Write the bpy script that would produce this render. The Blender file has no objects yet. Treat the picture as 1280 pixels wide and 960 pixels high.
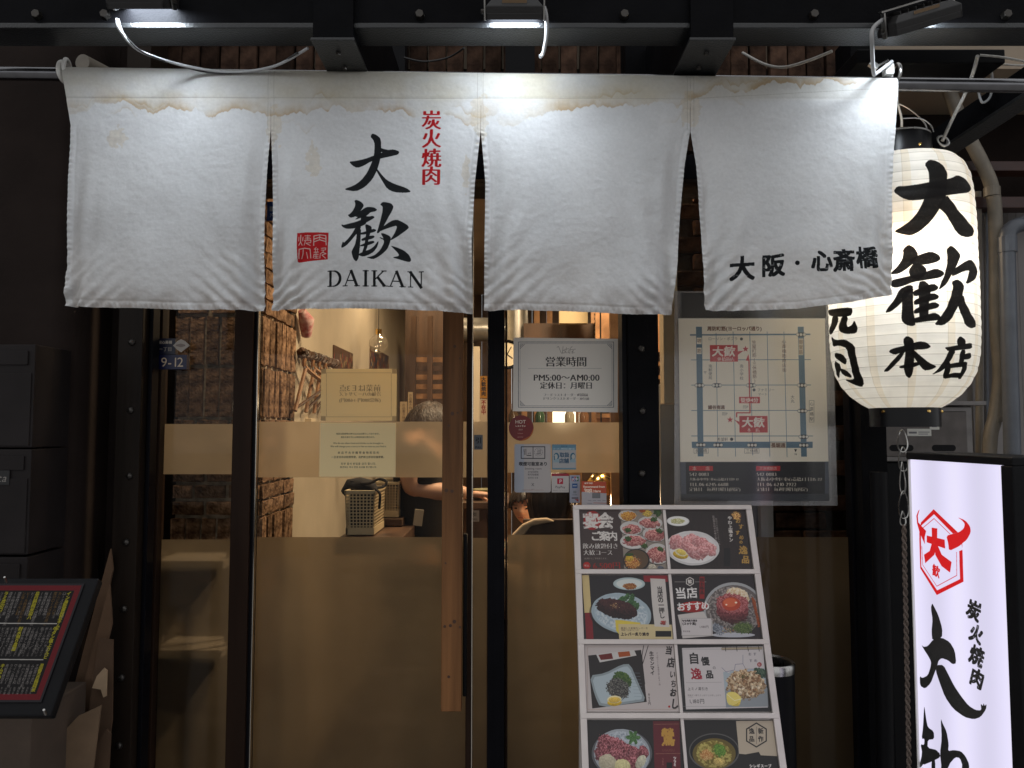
import bpy, bmesh, math, random
import numpy as np
from mathutils import Vector, Matrix, noise as mnoise

random.seed(7)
RNG = np.random.default_rng(7)
S = bpy.context.scene
COL = S.collection

# ------------------------------------------------------------------ camera, world, exposure
F, PITCH, EYE = 930.0, math.radians(3.4), 1.5
CP, SP = math.cos(PITCH), math.sin(PITCH)
cd = bpy.data.cameras.new('camera'); cam = bpy.data.objects.new('camera', cd); COL.objects.link(cam)
cam.location = (0, 0, EYE); cam.rotation_euler = (math.radians(90) + PITCH, 0, 0)
cd.sensor_width = 36.0; cd.lens = 36.0 * F / 1280.0; cd.clip_start = 0.05; cd.clip_end = 500
S.camera = cam
S.view_settings.view_transform = 'Standard'; S.view_settings.look = 'None'
S.view_settings.exposure = 0.0; S.view_settings.gamma = 1.0
W = bpy.data.worlds.new('World'); S.world = W; W.use_nodes = True
wn = W.node_tree
# night: an even, faint city glow (no sun)
wn.nodes['Background'].inputs[0].default_value = (.97, .98, 1.0, 1)
wn.nodes['Background'].inputs[1].default_value = 0.70
S.cycles.max_bounces = 8; S.cycles.transparent_max_bounces = 16
S.cycles.sample_clamp_indirect = 3.0
S.cycles.caustics_reflective = False; S.cycles.caustics_refractive = False
C0 = Vector((0, 0, EYE))

def ray(px, py):
    dx, dy = (px - 640) / F, (480 - py) / F
    return Vector((dx, CP - SP * dy, SP + CP * dy))
def at(px, py, Y):
    """world point on the plane y=Y seen at photo pixel (px,py)"""
    d = ray(px, py)
    return C0 + d * (Y / d.y)
def X(px, Y, py=600): return at(px, py, Y).x
def Z(py, Y, px=640): return at(px, py, Y).z

# ------------------------------------------------------------------ materials
def newmat(name):
    m = bpy.data.materials.new(name); m.use_nodes = True
    nt = m.node_tree; b = nt.nodes['Principled BSDF']
    return m, nt, b
def mat(name, col, rough=0.5, metal=0.0, var=0.0, scale=20.0, bump=0.0, bscale=None, stretch=None, rnd=0.0, spec=0.5, coat=0.0, emit=None, es=0.0, col2=None, detail=5.0, rvar=0.0, bdist=.004):
    m, nt, b = newmat(name)
    N, L = nt.nodes, nt.links
    b.inputs['Base Color'].default_value = (*col, 1); b.inputs['Roughness'].default_value = rough
    b.inputs['Metallic'].default_value = metal; b.inputs['Specular IOR Level'].default_value = spec
    b.inputs['Coat Weight'].default_value = coat
    if emit: b.inputs['Emission Color'].default_value = (*emit, 1); b.inputs['Emission Strength'].default_value = es
    tc = N.new('ShaderNodeTexCoord'); src = tc.outputs['Object']
    if stretch:
        mp = N.new('ShaderNodeMapping'); mp.inputs['Scale'].default_value = stretch
        L.new(src, mp.inputs[0]); src = mp.outputs[0]
    if var > 0 or col2 or rvar:
        n = N.new('ShaderNodeTexNoise'); n.inputs['Scale'].default_value = scale; n.inputs['Detail'].default_value = detail
        L.new(src, n.inputs['Vector'])
        r = N.new('ShaderNodeValToRGB'); r.color_ramp.elements[0].position = 0.32; r.color_ramp.elements[1].position = 0.68
        a = [max(0, c * (1 - var)) for c in col]; c2 = col2 or [min(1, c * (1 + var)) for c in col]
        r.color_ramp.elements[0].color = (*a, 1); r.color_ramp.elements[1].color = (*c2, 1)
        L.new(n.outputs[0], r.inputs[0]); out = r.outputs[0]
        if rnd:
            oi = N.new('ShaderNodeObjectInfo'); hs = N.new('ShaderNodeHueSaturation')
            mr = N.new('ShaderNodeMapRange'); mr.inputs[3].default_value = 1 - rnd; mr.inputs[4].default_value = 1 + rnd
            L.new(oi.outputs['Random'], mr.inputs[0]); L.new(mr.outputs[0], hs.inputs['Value'])
            L.new(out, hs.inputs['Color']); out = hs.outputs[0]
        if var > 0 or col2: L.new(out, b.inputs['Base Color'])
        if rvar:
            m2 = N.new('ShaderNodeMapRange'); m2.inputs[3].default_value = max(0.03, rough - rvar); m2.inputs[4].default_value = min(1, rough + rvar)
            L.new(n.outputs[0], m2.inputs[0]); L.new(m2.outputs[0], b.inputs['Roughness'])
    if bump:
        n2 = N.new('ShaderNodeTexNoise'); n2.inputs['Scale'].default_value = bscale or scale * 3; n2.inputs['Detail'].default_value = 6
        L.new(src, n2.inputs['Vector'])
        bp = N.new('ShaderNodeBump'); bp.inputs['Strength'].default_value = bump; bp.inputs['Distance'].default_value = bdist
        L.new(n2.outputs[0], bp.inputs['Height']); L.new(bp.outputs[0], b.inputs['Normal'])
    return m

M = {}
M['black_steel'] = mat('black_painted_steel', (.006, .006, .007), .5, 0.0, .25, 9, .2, 120, rvar=.12, spec=.03)
M['beam'] = mat('beam_painted_steel', (.010, .011, .012), .33, 0.0, .3, 6, .35, 220, rvar=.1, spec=.6)
M['frame'] = mat('black_aluminium', (.004, .004, .006), .35, 0, .2, 15, 0.05, 90, spec=.08)
M['bronze'] = mat('dark_bronze_frame', (.020, .010, .006), .45, 0, .3, 12, .08, 90, stretch=(1, 1, .12), spec=.12)
M['column'] = mat('worn_dark_steel', (.016, .011, .008), .45, 0, .35, 14, .2, 60, stretch=(1, 1, .08), rvar=.1, spec=.12)
M['bolt'] = mat('dark_bolt', (.06, .055, .05), .3, .8)
M['chrome'] = mat('bright_metal_edge', (.75, .7, .62), .15, 1.0)
M['steel'] = mat('stainless_steel', (.5, .49, .47), .28, 1.0, .12, 30, .05, 200, stretch=(1, 1, .1), rvar=.08)
M['rod'] = mat('rod_steel', (.20, .20, .21), .22, 1.0, .1, 30, .03, 90, rvar=.08)
M['galv'] = mat('galvanised_duct', (.55, .54, .5), .35, .8, .2, 12)
M['white_plastic'] = mat('white_plastic', (.75, .74, .7), .4, 0, .06, 30)
M['grey_cable'] = mat('grey_cable', (.38, .38, .38), .45)
M['black_cable'] = mat('black_cable', (.02, .02, .02), .4)
M['white_cord'] = mat('white_cord', (.6, .58, .54), .8, 0, .15, 90)
M['cord_dark'] = mat('twisted_cord', (.16, .12, .10), .8, 0, .4, 300, .6, 400)
M['brick'] = mat('old_brick', (.16, .085, .050), .95, 0, .45, 34, 1.0, 55, rnd=.35, col2=(.38, .24, .15), spec=.1, bdist=.012)
M['brick_dark'] = mat('dark_brick', (.032, .018, .013), .9, 0, .4, 26, .9, 70, rnd=.5, col2=(.085, .048, .032), spec=.1)  # darker brick colour, for the upper wall and the right window
M['mortar'] = mat('mortar', (.42, .35, .26), .95, 0, .35, 40, .9, 90)
M['mortar_dark'] = mat('dark_mortar', (.02, .015, .012), .95, 0, .3, 40, .6, 90)
M['plaster'] = mat('beige_plaster', (.54, .46, .34), .85, 0, .07, 5, .25, 160)
M['ceiling'] = mat('ceiling_paint', (.30, .24, .18), .9, 0, .1, 5)
M['floor'] = mat('dark_floor', (.05, .04, .035), .5, 0, .3, 10)
M['asphalt'] = mat('pale_paving', (.33, .32, .31), .8, 0, .3, 60, .6, 200)  # unseen ground, kept pale to bounce light up onto the shopfront
M['pine'] = mat('pine_wood', (.085, .037, .014), .5, 0, .3, 22, .3, 80, stretch=(1, 1, .04), col2=(.25, .112, .042), spec=.2)
M['knot'] = mat('pine_knot', (.06, .025, .012), .6)
M['dark_wood'] = mat('dark_wood', (.07, .038, .022), .5, 0, .35, 14, .15, 60, stretch=(1, 1, .1), col2=(.13, .07, .04))
M['warm_wood'] = mat('warm_wood', (.28, .14, .06), .5, 0, .3, 14, stretch=(1, .1, 1), col2=(.42, .22, .1))
M['wall_dark'] = mat('dark_wall', (.020, .014, .012), .9, 0, .25, 5, .4, 60, spec=.15)
M['wall_grey'] = mat('grey_corrugated', (.20, .185, .18), .55, 0, .12, 6)
M['pipe_beige'] = mat('beige_pipe', (.19, .165, .13), .5, 0, .18, 14, .1, 50)
M['pipe_grey'] = mat('grey_pipe', (.09, .10, .12), .35, 0, .15, 14)
M['mailbox'] = mat('charcoal_box', (.018, .015, .015), .5, 0, .15, 10, .05, 90, spec=.12)
M['plastic_black'] = mat('black_plastic', (.007, .007, .008), .45, 0, .1, 20, spec=.1)
M['rubber'] = mat('black_lacquer', (.006, .006, .007), .3, 0, .2, 10, spec=.25)
M['brass'] = mat('brass', (.75, .50, .18), .16, 1.0, .1, 20)
M['cardboard'] = mat('cardboard', (.11, .062, .034), .85, 0, .15, 14, .15, 50, rnd=.25)
M['paper'] = mat('white_paper', (.78, .77, .74), .7)
M['skin'] = mat('skin', (.62, .36, .24), .5, 0, .05, 20)
M['hair'] = mat('black_hair', (.02, .012, .009), .45, 0, .3, 60, .5, 120, stretch=(1, 1, .15))
M['hair_brown'] = mat('light_brown_hair', (.035, .02, .01), .5, 0, .5, 60, .9, 160, stretch=(1, 1, .15))
M['black_cloth'] = mat('black_cloth', (.016, .015, .016), .85, 0, .3, 8, .6, 30)
M['beige_cloth'] = mat('beige_cloth', (.58, .44, .30), .85, 0, .1, 8, .5, 30)
M['green_cloth'] = mat('patterned_cloth', (.12, .22, .10), .85, 0, .2, 60, col2=(.6, .55, .45))
M['basket'] = mat('basket_plastic', (.62, .50, .31), .5)
M['lip'] = mat('lip', (.35, .12, .09), .5)
M['eye'] = mat('eye_dark', (.012, .01, .01), .2)

def glassmat():
    m, nt, b = newmat('window_glass'); N, L = nt.nodes, nt.links; N.remove(b)
    tr = N.new('ShaderNodeBsdfTransparent'); tr.inputs[0].default_value = (.95, .95, .94, 1)
    gl = N.new('ShaderNodeBsdfGlossy'); gl.inputs['Roughness'].default_value = .015
    fr = N.new('ShaderNodeFresnel'); fr.inputs[0].default_value = 1.19
    mx = N.new('ShaderNodeMixShader'); L.new(fr.outputs[0], mx.inputs[0]); L.new(tr.outputs[0], mx.inputs[1]); L.new(gl.outputs[0], mx.inputs[2])
    L.new(mx.outputs[0], N['Material Output'].inputs[0]); return m
M['glass'] = glassmat()
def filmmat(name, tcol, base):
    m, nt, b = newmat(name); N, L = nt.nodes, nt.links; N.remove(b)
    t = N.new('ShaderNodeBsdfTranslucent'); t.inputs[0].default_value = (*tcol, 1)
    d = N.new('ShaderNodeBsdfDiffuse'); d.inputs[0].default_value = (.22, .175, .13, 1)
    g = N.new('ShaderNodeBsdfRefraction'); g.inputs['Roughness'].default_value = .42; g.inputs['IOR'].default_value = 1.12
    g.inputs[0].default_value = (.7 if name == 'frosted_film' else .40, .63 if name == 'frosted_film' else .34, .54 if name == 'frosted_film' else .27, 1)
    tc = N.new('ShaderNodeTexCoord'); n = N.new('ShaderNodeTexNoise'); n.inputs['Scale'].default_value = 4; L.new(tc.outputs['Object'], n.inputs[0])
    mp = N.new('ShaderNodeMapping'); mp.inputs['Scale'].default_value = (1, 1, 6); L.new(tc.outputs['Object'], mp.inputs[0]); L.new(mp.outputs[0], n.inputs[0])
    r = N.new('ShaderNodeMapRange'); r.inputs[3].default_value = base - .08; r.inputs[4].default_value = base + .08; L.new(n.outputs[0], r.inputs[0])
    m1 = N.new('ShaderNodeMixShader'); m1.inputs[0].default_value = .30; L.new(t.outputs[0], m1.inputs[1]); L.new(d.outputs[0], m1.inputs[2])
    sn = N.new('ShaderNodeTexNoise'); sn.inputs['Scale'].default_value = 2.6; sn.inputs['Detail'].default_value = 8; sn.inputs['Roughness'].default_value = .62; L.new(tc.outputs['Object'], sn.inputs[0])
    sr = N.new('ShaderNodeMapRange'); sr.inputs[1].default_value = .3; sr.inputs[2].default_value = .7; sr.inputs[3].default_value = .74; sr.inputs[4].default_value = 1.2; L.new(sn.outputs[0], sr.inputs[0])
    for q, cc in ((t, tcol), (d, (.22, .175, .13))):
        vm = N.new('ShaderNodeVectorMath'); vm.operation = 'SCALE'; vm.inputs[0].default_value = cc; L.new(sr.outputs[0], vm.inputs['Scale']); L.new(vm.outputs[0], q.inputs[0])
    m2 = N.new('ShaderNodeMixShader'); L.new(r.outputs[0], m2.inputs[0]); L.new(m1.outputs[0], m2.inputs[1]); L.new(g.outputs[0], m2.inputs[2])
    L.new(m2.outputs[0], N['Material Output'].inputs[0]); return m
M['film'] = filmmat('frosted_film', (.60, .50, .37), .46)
M['film_dim'] = filmmat('frosted_film_dimmed', (.31, .25, .17), .48)  # darker copy of the film, dimmer light low down put into its colour
def clearmat(name, a, col=(.5, .5, .5), rough=.15, gf=.07):
    m, nt, b = newmat(name); N, L = nt.nodes, nt.links; N.remove(b)
    tr = N.new('ShaderNodeBsdfTransparent')
    d = N.new('ShaderNodeBsdfDiffuse'); d.inputs[0].default_value = (*col, 1)
    gl = N.new('ShaderNodeBsdfGlossy'); gl.inputs['Roughness'].default_value = rough
    m1 = N.new('ShaderNodeMixShader'); m1.inputs[0].default_value = a; L.new(tr.outputs[0], m1.inputs[1]); L.new(d.outputs[0], m1.inputs[2])
    m2 = N.new('ShaderNodeMixShader'); m2.inputs[0].default_value = gf; L.new(m1.outputs[0], m2.inputs[1]); L.new(gl.outputs[0], m2.inputs[2])
    L.new(m2.outputs[0], N['Material Output'].inputs[0]); return m
M['clear_plastic'] = clearmat('clear_plastic_sleeve', .3, (.42, .42, .43))
M['clear_lam'] = clearmat('laminate', .015, (.5, .5, .5), .12, .03)

# ------------------------------------------------------------------ object helpers
def wloc(o):
    v = Vector((0, 0, 0))
    while o is not None: v += o.location; o = o.parent
    return v
def link(o, parent=None):
    COL.objects.link(o)
    if parent is not None: o.parent = parent
    return o
def tag(o, label=None, cat=None, group=None, kind=None):
    if label: o['label'] = label
    if cat: o['category'] = cat
    if group: o['group'] = group
    if kind: o['kind'] = kind
    return o
def thing(name, label, cat, loc=(0, 0, 0), group=None):
    o = bpy.data.objects.new(name, None); o.empty_display_size = .05; o.location = loc
    link(o); return tag(o, label, cat, group)

class MB:
    def __init__(s): s.v = []; s.f = []; s.uv = None
    def add(s, vs, fs):
        k = len(s.v); s.v += [tuple(v) for v in vs]; s.f += [tuple(i + k for i in f) for f in fs]; return s
    def box(s, x0, x1, y0, y1, z0, z1):
        return s.add([(x0, y0, z0), (x1, y0, z0), (x1, y1, z0), (x0, y1, z0), (x0, y0, z1), (x1, y0, z1), (x1, y1, z1), (x0, y1, z1)],
                     [(0, 1, 5, 4), (1, 2, 6, 5), (2, 3, 7, 6), (3, 0, 4, 7), (4, 5, 6, 7), (3, 2, 1, 0)])
    def obox(s, c, sx, sy, sz, R=None):
        c = Vector(c); R = R or Matrix.Identity(3)
        vs = [c + R @ Vector((a * sx / 2, b * sy / 2, d * sz / 2)) for d in (-1, 1) for a, b in ((-1, -1), (1, -1), (1, 1), (-1, 1))]
        return s.add(vs, [(0, 1, 5, 4), (1, 2, 6, 5), (2, 3, 7, 6), (3, 0, 4, 7), (4, 5, 6, 7), (3, 2, 1, 0)])
    def cyl(s, p0, p1, r0, r1=None, n=16, caps=True):
        r1 = r0 if r1 is None else r1; p0, p1 = Vector(p0), Vector(p1)
        d = (p1 - p0).normalized(); a = d.orthogonal().normalized(); b = d.cross(a)
        vs = [p + (a * math.cos(t) + b * math.sin(t)) * r for p, r in ((p0, r0), (p1, r1)) for t in [2 * math.pi * i / n for i in range(n)]]
        fs = [(i, (i + 1) % n, n + (i + 1) % n, n + i) for i in range(n)]
        if caps: fs += [tuple(range(n))[::-1], tuple(range(n, 2 * n))]
        return s.add(vs, fs)
    def tube(s, pts, r, n=8, sub=1):
        pts = [Vector(p) for p in pts]
        if sub > 1:
            out = []
            for i in range(len(pts) - 1):
                p0, p1, p2, p3 = pts[max(i - 1, 0)], pts[i], pts[i + 1], pts[min(i + 2, len(pts) - 1)]
                for k in range(sub):
                    t = k / sub
                    out.append(.5 * ((2 * p1) + (p2 - p0) * t + (2 * p0 - 5 * p1 + 4 * p2 - p3) * t * t + (3 * p1 - p0 - 3 * p2 + p3) * t ** 3))
            pts = out + [pts[-1]]
        vs, fs = [], []; a = None
        for i, p in enumerate(pts):
            d = (pts[min(i + 1, len(pts) - 1)] - pts[max(i - 1, 0)]).normalized()
            a = d.orthogonal().normalized() if a is None else (a - d * a.dot(d)).normalized()
            b = d.cross(a)
            rr = r[i] if isinstance(r, (list, tuple)) and len(r) == len(pts) else (r if not isinstance(r, (list, tuple)) else r[0])
            vs += [p + (a * math.cos(2 * math.pi * j / n) + b * math.sin(2 * math.pi * j / n)) * rr for j in range(n)]
        for i in range(len(pts) - 1):
            fs += [(i * n + j, i * n + (j + 1) % n, (i + 1) * n + (j + 1) % n, (i + 1) * n + j) for j in range(n)]
        fs += [tuple(range(n))[::-1], tuple(range((len(pts) - 1) * n, len(pts) * n))]
        return s.add(vs, fs)
    def lathe(s, prof, c, n=32, axis='z'):
        c = Vector(c); vs, fs = [], []
        for r, h in prof:
            for j in range(n):
                t = 2 * math.pi * j / n
                o = (r * math.cos(t), r * math.sin(t), h) if axis == 'z' else (r * math.cos(t), h, r * math.sin(t))
                vs.append(c + Vector(o))
        for i in range(len(prof) - 1):
            fs += [(i * n + j, i * n + (j + 1) % n, (i + 1) * n + (j + 1) % n, (i + 1) * n + j) for j in range(n)]
        return s.add(vs, fs)
    def prism(s, poly, y0, y1):     # poly: list of (x,z)
        n = len(poly)
        vs = [(x, y0, z) for x, z in poly] + [(x, y1, z) for x, z in poly]
        fs = [tuple(range(n)), tuple(range(n, 2 * n))[::-1]] + [(i, n + i, n + (i + 1) % n, (i + 1) % n) for i in range(n)]
        return s.add(vs, fs)
    def build(s, name, m, parent=None, smooth=False, bevel=0, loc=None, fixn=True):
        o0 = wloc(parent) if parent is not None else Vector(loc or (0, 0, 0))
        me = bpy.data.meshes.new(name)
        me.from_pydata([tuple(Vector(v) - o0) for v in s.v], [], s.f)
        me.materials.append(m)
        if fixn:
            bm = bmesh.new(); bm.from_mesh(me); bmesh.ops.recalc_face_normals(bm, faces=bm.faces[:]); bm.to_mesh(me); bm.free()
        if smooth:
            me.polygons.foreach_set('use_smooth', [True] * len(me.polygons))
        o = bpy.data.objects.new(name, me)
        if parent is None and loc: o.location = loc
        link(o, parent)
        if bevel:
            bv = o.modifiers.new('bevel', 'BEVEL'); bv.width = bevel; bv.segments = 2; bv.limit_method = 'ANGLE'
        if smooth:
            es = o.modifiers.new('es', 'EDGE_SPLIT'); es.split_angle = math.radians(50)
        return o
def share(name, src, loc, parent=None, rot=None):
    o = bpy.data.objects.new(name, src.data); link(o, parent)
    o.location = Vector(loc) - (wloc(parent) if parent is not None else Vector((0, 0, 0)))
    if rot: o.rotation_euler = rot
    for md in src.modifiers:
        if md.type == 'BEVEL':
            bv = o.modifiers.new('bevel', 'BEVEL'); bv.width = md.width; bv.segments = md.segments; bv.limit_method = 'ANGLE'
        if md.type == 'EDGE_SPLIT':
            es = o.modifiers.new('es', 'EDGE_SPLIT'); es.split_angle = md.split_angle
    return o
# ------------------------------------------------------------------ print painting (flat print on real surfaces)
_G = {}
def glyph(ch):
    """outline edges of one character of Blender's built-in font, em units"""
    if ch in _G: return _G[ch]
    c = bpy.data.curves.new('glyph', 'FONT'); c.body = ch; c.resolution_u = 3
    o = bpy.data.objects.new('glyph', c); COL.objects.link(o); bpy.context.view_layer.update()
    dg = bpy.context.evaluated_depsgraph_get(); e = o.evaluated_get(dg); me = e.to_mesh()
    cnt = {}
    for p in me.polygons:
        vs = p.vertices
        for i in range(len(vs)):
            k = (min(vs[i], vs[i - 1]), max(vs[i], vs[i - 1])); cnt[k] = cnt.get(k, 0) + 1
    co = [v.co.copy() for v in me.vertices]
    E = np.array([(co[a].x, co[a].y, co[b].x, co[b].y) for (a, b), n in cnt.items() if n == 1] or [(0, 0, 0, 0)], float)
    e.to_mesh_clear(); bpy.data.objects.remove(o); bpy.data.curves.remove(c)
    wide = ord(ch) > 0x2000
    adv = 1.0 if wide else (max(E[:, 0].max(), E[:, 2].max()) + .06 if ch != ' ' else .3)
    _G[ch] = (E, adv); return _G[ch]

def fill_edges(E, w, h, ss=2):
    """even-odd coverage of edges (x0,y0,x1,y1) in pixel units, w*h"""
    A = np.zeros((h * ss, w * ss + 1), np.int32)
    for x0, y0, x1, y1 in E * ss:
        if y0 == y1: continue
        if y0 > y1: x0, y0, x1, y1 = x1, y1, x0, y0
        r0, r1 = max(0, math.ceil(y0 - .5)), min(h * ss - 1, math.ceil(y1 - .5) - 1)
        if r1 < r0: continue
        r = np.arange(r0, r1 + 1); xs = x0 + (r + .5 - y0) * (x1 - x0) / (y1 - y0)
        cI = np.clip(np.ceil(xs - .5), 0, w * ss).astype(int)
        np.add.at(A, (r, cI), 1)
    Mk = (np.cumsum(A, 1)[:, :-1] % 2).astype(np.float32)
    return Mk.reshape(h, ss, w, ss).mean((1, 3))
def shiftmax(m, k, ax, f=np.maximum):
    out = m.copy()
    for d in range(1, k + 1):
        for s in (d, -d):
            r = np.roll(m, s, ax)
            if ax == 0: 
                if s > 0: r[:s] = 0
                else: r[s:] = 0
            else:
                if s > 0: r[:, :s] = 0
                else: r[:, s:] = 0
            out = f(out, r)
    return out
def vn(h, w, cell, seed=0, octs=3, cellx=None):
    """value noise 0..1"""
    rg = np.random.default_rng(seed); out = np.zeros((h, w), np.float32); amp, tot = 1.0, 0.0
    cy, cx = float(cell), float(cellx or cell)
    for _ in range(octs):
        gh, gw = int(h / cy) + 3, int(w / cx) + 3
        g = rg.random((gh, gw)).astype(np.float32)
        yy = np.arange(h) / cy; xx = np.arange(w) / cx
        yi, xi = yy.astype(int), xx.astype(int); fy, fx = yy - yi, xx - xi
        fy = (fy * fy * (3 - 2 * fy))[:, None].astype(np.float32); fx = (fx * fx * (3 - 2 * fx))[None].astype(np.float32)
        a = g[yi][:, xi]; b = g[yi][:, xi + 1]; c = g[yi + 1][:, xi]; d = g[yi + 1][:, xi + 1]
        out += amp * ((a * (1 - fx) + b * fx) * (1 - fy) + (c * (1 - fx) + d * fx) * fy); tot += amp
        amp *= .5; cy = max(1, cy / 2); cx = max(1, cx / 2)
    return out / tot
def chaikin(P, n=1):
    P = np.array(P, float)
    for _ in range(n):
        Q = np.roll(P, -1, 0); P = np.stack([P * .8 + Q * .2, P * .2 + Q * .8], 1).reshape(-1, 2)
    return P
def Zm(x0, y0, s):
    return lambda P: [(x0 + x / s, y0 + y / s) for x, y in P]

class Canvas:
    """print painted on the plane O,U,V (metres); drawing calls take photo pixels"""
    def __init__(s, O, U, V, w, h, res, bg=(.8, .8, .8)):
        s.O, s.U, s.V, s.w, s.h, s.res = Vector(O), Vector(U).normalized(), Vector(V).normalized(), w, h, res
        s.W, s.H = max(8, int(w * res)), max(8, int(h * res)); s.n = s.U.cross(s.V)
        s.a = np.empty((s.H, s.W, 3), np.float32); s.a[:] = bg; s.seed = 1
    def m1(s, px, py):
        d = ray(px, py); t = (s.O - C0).dot(s.n) / d.dot(s.n); p = C0 + d * t - s.O
        return (p.dot(s.U) * s.res, p.dot(s.V) * s.res)
    def m(s, P): return np.array([s.m1(x, y) for x, y in P], float)
    def sc(s, px, py):
        a = s.m1(px, py); b = s.m1(px, py + 1); return math.hypot(b[0] - a[0], b[1] - a[1])
    def comp(s, x0, y0, mk, col, al=1.0):
        h, w = mk.shape; X0, Y0 = max(0, x0), max(0, y0); X1, Y1 = min(s.W, x0 + w), min(s.H, y0 + h)
        if X1 <= X0 or Y1 <= Y0: return
        k = (mk[Y0 - y0:Y1 - y0, X0 - x0:X1 - x0] * al)[..., None]
        if isinstance(col, np.ndarray) and col.ndim == 3: col = col[Y0 - y0:Y1 - y0, X0 - x0:X1 - x0]
        s.a[Y0:Y1, X0:X1] = s.a[Y0:Y1, X0:X1] * (1 - k) + np.asarray(col, np.float32) * k
    def rawpoly(s, Q, col, al=1.0, dry=0):
        x0, y0 = int(Q[:, 0].min()) - 2, int(Q[:, 1].min()) - 2; w, h = int(Q[:, 0].max()) - x0 + 3, int(Q[:, 1].max()) - y0 + 3
        if w > 6000 or h > 6000: return
        q = Q - (x0, y0); mk = fill_edges(np.hstack([q, np.roll(q, -1, 0)]), w, h)
        if dry:
            s.seed += 1; mk = mk * (1 - dry * np.clip((vn(h, w, 3, s.seed, 2) - .62) * 8, 0, 1))
        s.comp(x0, y0, mk, col, al)
    def poly(s, P, col, al=1.0, sm=0, dry=0): 
        Q = s.m(P); s.rawpoly(chaikin(Q, sm) if sm else Q, col, al, dry)
    def rect(s, x0, y0, x1, y1, col, al=1.0): s.poly([(x0, y0), (x1, y0), (x1, y1), (x0, y1)], col, al)
    def line(s, P, wd, col, al=1.0):
        Q = s.m(P)
        for i in range(len(Q) - 1):
            a, b = Q[i], Q[i + 1]; d = b - a; L = np.hypot(*d)
            if L == 0: continue
            n = np.array([-d[1], d[0]]) / L * wd * s.sc(*P[i]) / 2; e = d / L * abs(n).max() * .5
            s.rawpoly(np.array([a + n - e, b + n + e, b - n + e, a - n - e]), col, al)
    def frame(s, x0, y0, x1, y1, wd, col): s.line([(x0, y0), (x1, y0), (x1, y1), (x0, y1), (x0, y0)], wd, col)
    def ell(s, cx, cy, rx, ry, col, al=1.0, rot=0):
        P = [(cx + rx * math.cos(t) * math.cos(rot) - ry * math.sin(t) * math.sin(rot), cy + rx * math.cos(t) * math.sin(rot) + ry * math.sin(t) * math.cos(rot)) for t in np.linspace(0, 2 * math.pi, 40)[:-1]]
        s.poly(P, col, al)
    def blob(s, cx, cy, rx, ry, col, rot=0, edge=.15, var=.15, cell=3, al=1.0, sh=.2, col2=None):
        k = s.sc(cx, cy); c = s.m1(cx, cy); R = int(max(rx, ry) * k * 1.3) + 3; s.seed += 1
        g = np.arange(-R, R + 1); xx, yy = np.meshgrid(g, g); x = (xx * math.cos(rot) + yy * math.sin(rot)) / (rx * k); y = (-xx * math.sin(rot) + yy * math.cos(rot)) / (ry * k)
        d = np.sqrt(x * x + y * y); n = vn(2 * R + 1, 2 * R + 1, max(2, cell * k), s.seed, 3)
        mk = np.clip((1 - d - (n - .5) * 2 * edge) * min(rx, ry) * k, 0, 1)
        n2 = vn(2 * R + 1, 2 * R + 1, max(1.5, cell * k * .6), s.seed + 99, 3)[..., None]
        base = np.asarray(col, np.float32)
        cc = base * (1 + (n2 - .5) * 4 * var) if col2 is None else base + (np.asarray(col2, np.float32) - base) * np.clip((n2 - .35) * 3.3, 0, 1)
        cc = cc * (1 - sh * (y[..., None] * .7 + .3 * d[..., None]))
        s.comp(int(c[0]) - R, int(c[1]) - R, mk, np.clip(cc, 0, 1), al)
    def scatter(s, cx, cy, rx, ry, n, sz, cols, el=.6):
        rg = random.Random(int(cx * 7 + cy))
        for _ in range(n):
            t, r = rg.random() * 6.283, math.sqrt(rg.random())
            s.blob(cx + rx * r * math.cos(t), cy + ry * r * math.sin(t), sz * rg.uniform(.6, 1.3), sz * el * rg.uniform(.6, 1.3), rg.choice(cols), rg.uniform(0, 3), .25, .15, 1.5, 1, .35)
    def plate(s, cx, cy, rx, ry, col=(.86, .85, .83), rot=0):
        s.ell(cx, cy + ry * .06, rx * 1.03, ry * 1.05, (.03, .02, .02), .5, rot)
        s.blob(cx, cy, rx, ry, col, rot, .02, .015, 9, 1, .08); s.ell(cx, cy, rx * .97, ry * .96, tuple(c * .9 for c in col), .5, rot)
        s.blob(cx, cy + ry * .02, rx * .9, ry * .87, col, rot, .02, .02, 9, 1, -.05)
    def char(s, ch, cx, cy, sz, col, style='sans', al=1.0, sx=1.0, rot=0.0, shear=0.0, flip=False):
        E, adv = glyph(ch)
        if ch in ' \u3000': return
        k = s.sc(cx, cy) * sz; c = s.m1(cx, cy)
        ox = (adv / 2 if ord(ch) > 0x2000 else adv / 2 - .02); P = E.copy()
        f = -1 if flip else 1
        def tr(x, y):
            x = (x - ox) * k * sx * f; y = -(y - .38) * k; x = x - shear * y
            return x * math.cos(rot) - y * math.sin(rot) + c[0], x * math.sin(rot) + y * math.cos(rot) + c[1]
        a, b = tr(P[:, 0], P[:, 1]); d, e = tr(P[:, 2], P[:, 3])
        Q = np.stack([a, b, d, e], 1); pad = 4 + int(k * .08)
        x0, y0 = int(min(a.min(), d.min())) - pad, int(min(b.min(), e.min())) - pad
        w, h = int(max(a.max(), d.max())) - x0 + pad, int(max(b.max(), e.max())) - y0 + pad
        if w < 2 or h < 2 or w > 3000: return
        mk = fill_edges(Q - (x0, y0, x0, y0), w, h)
        u = k
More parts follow.
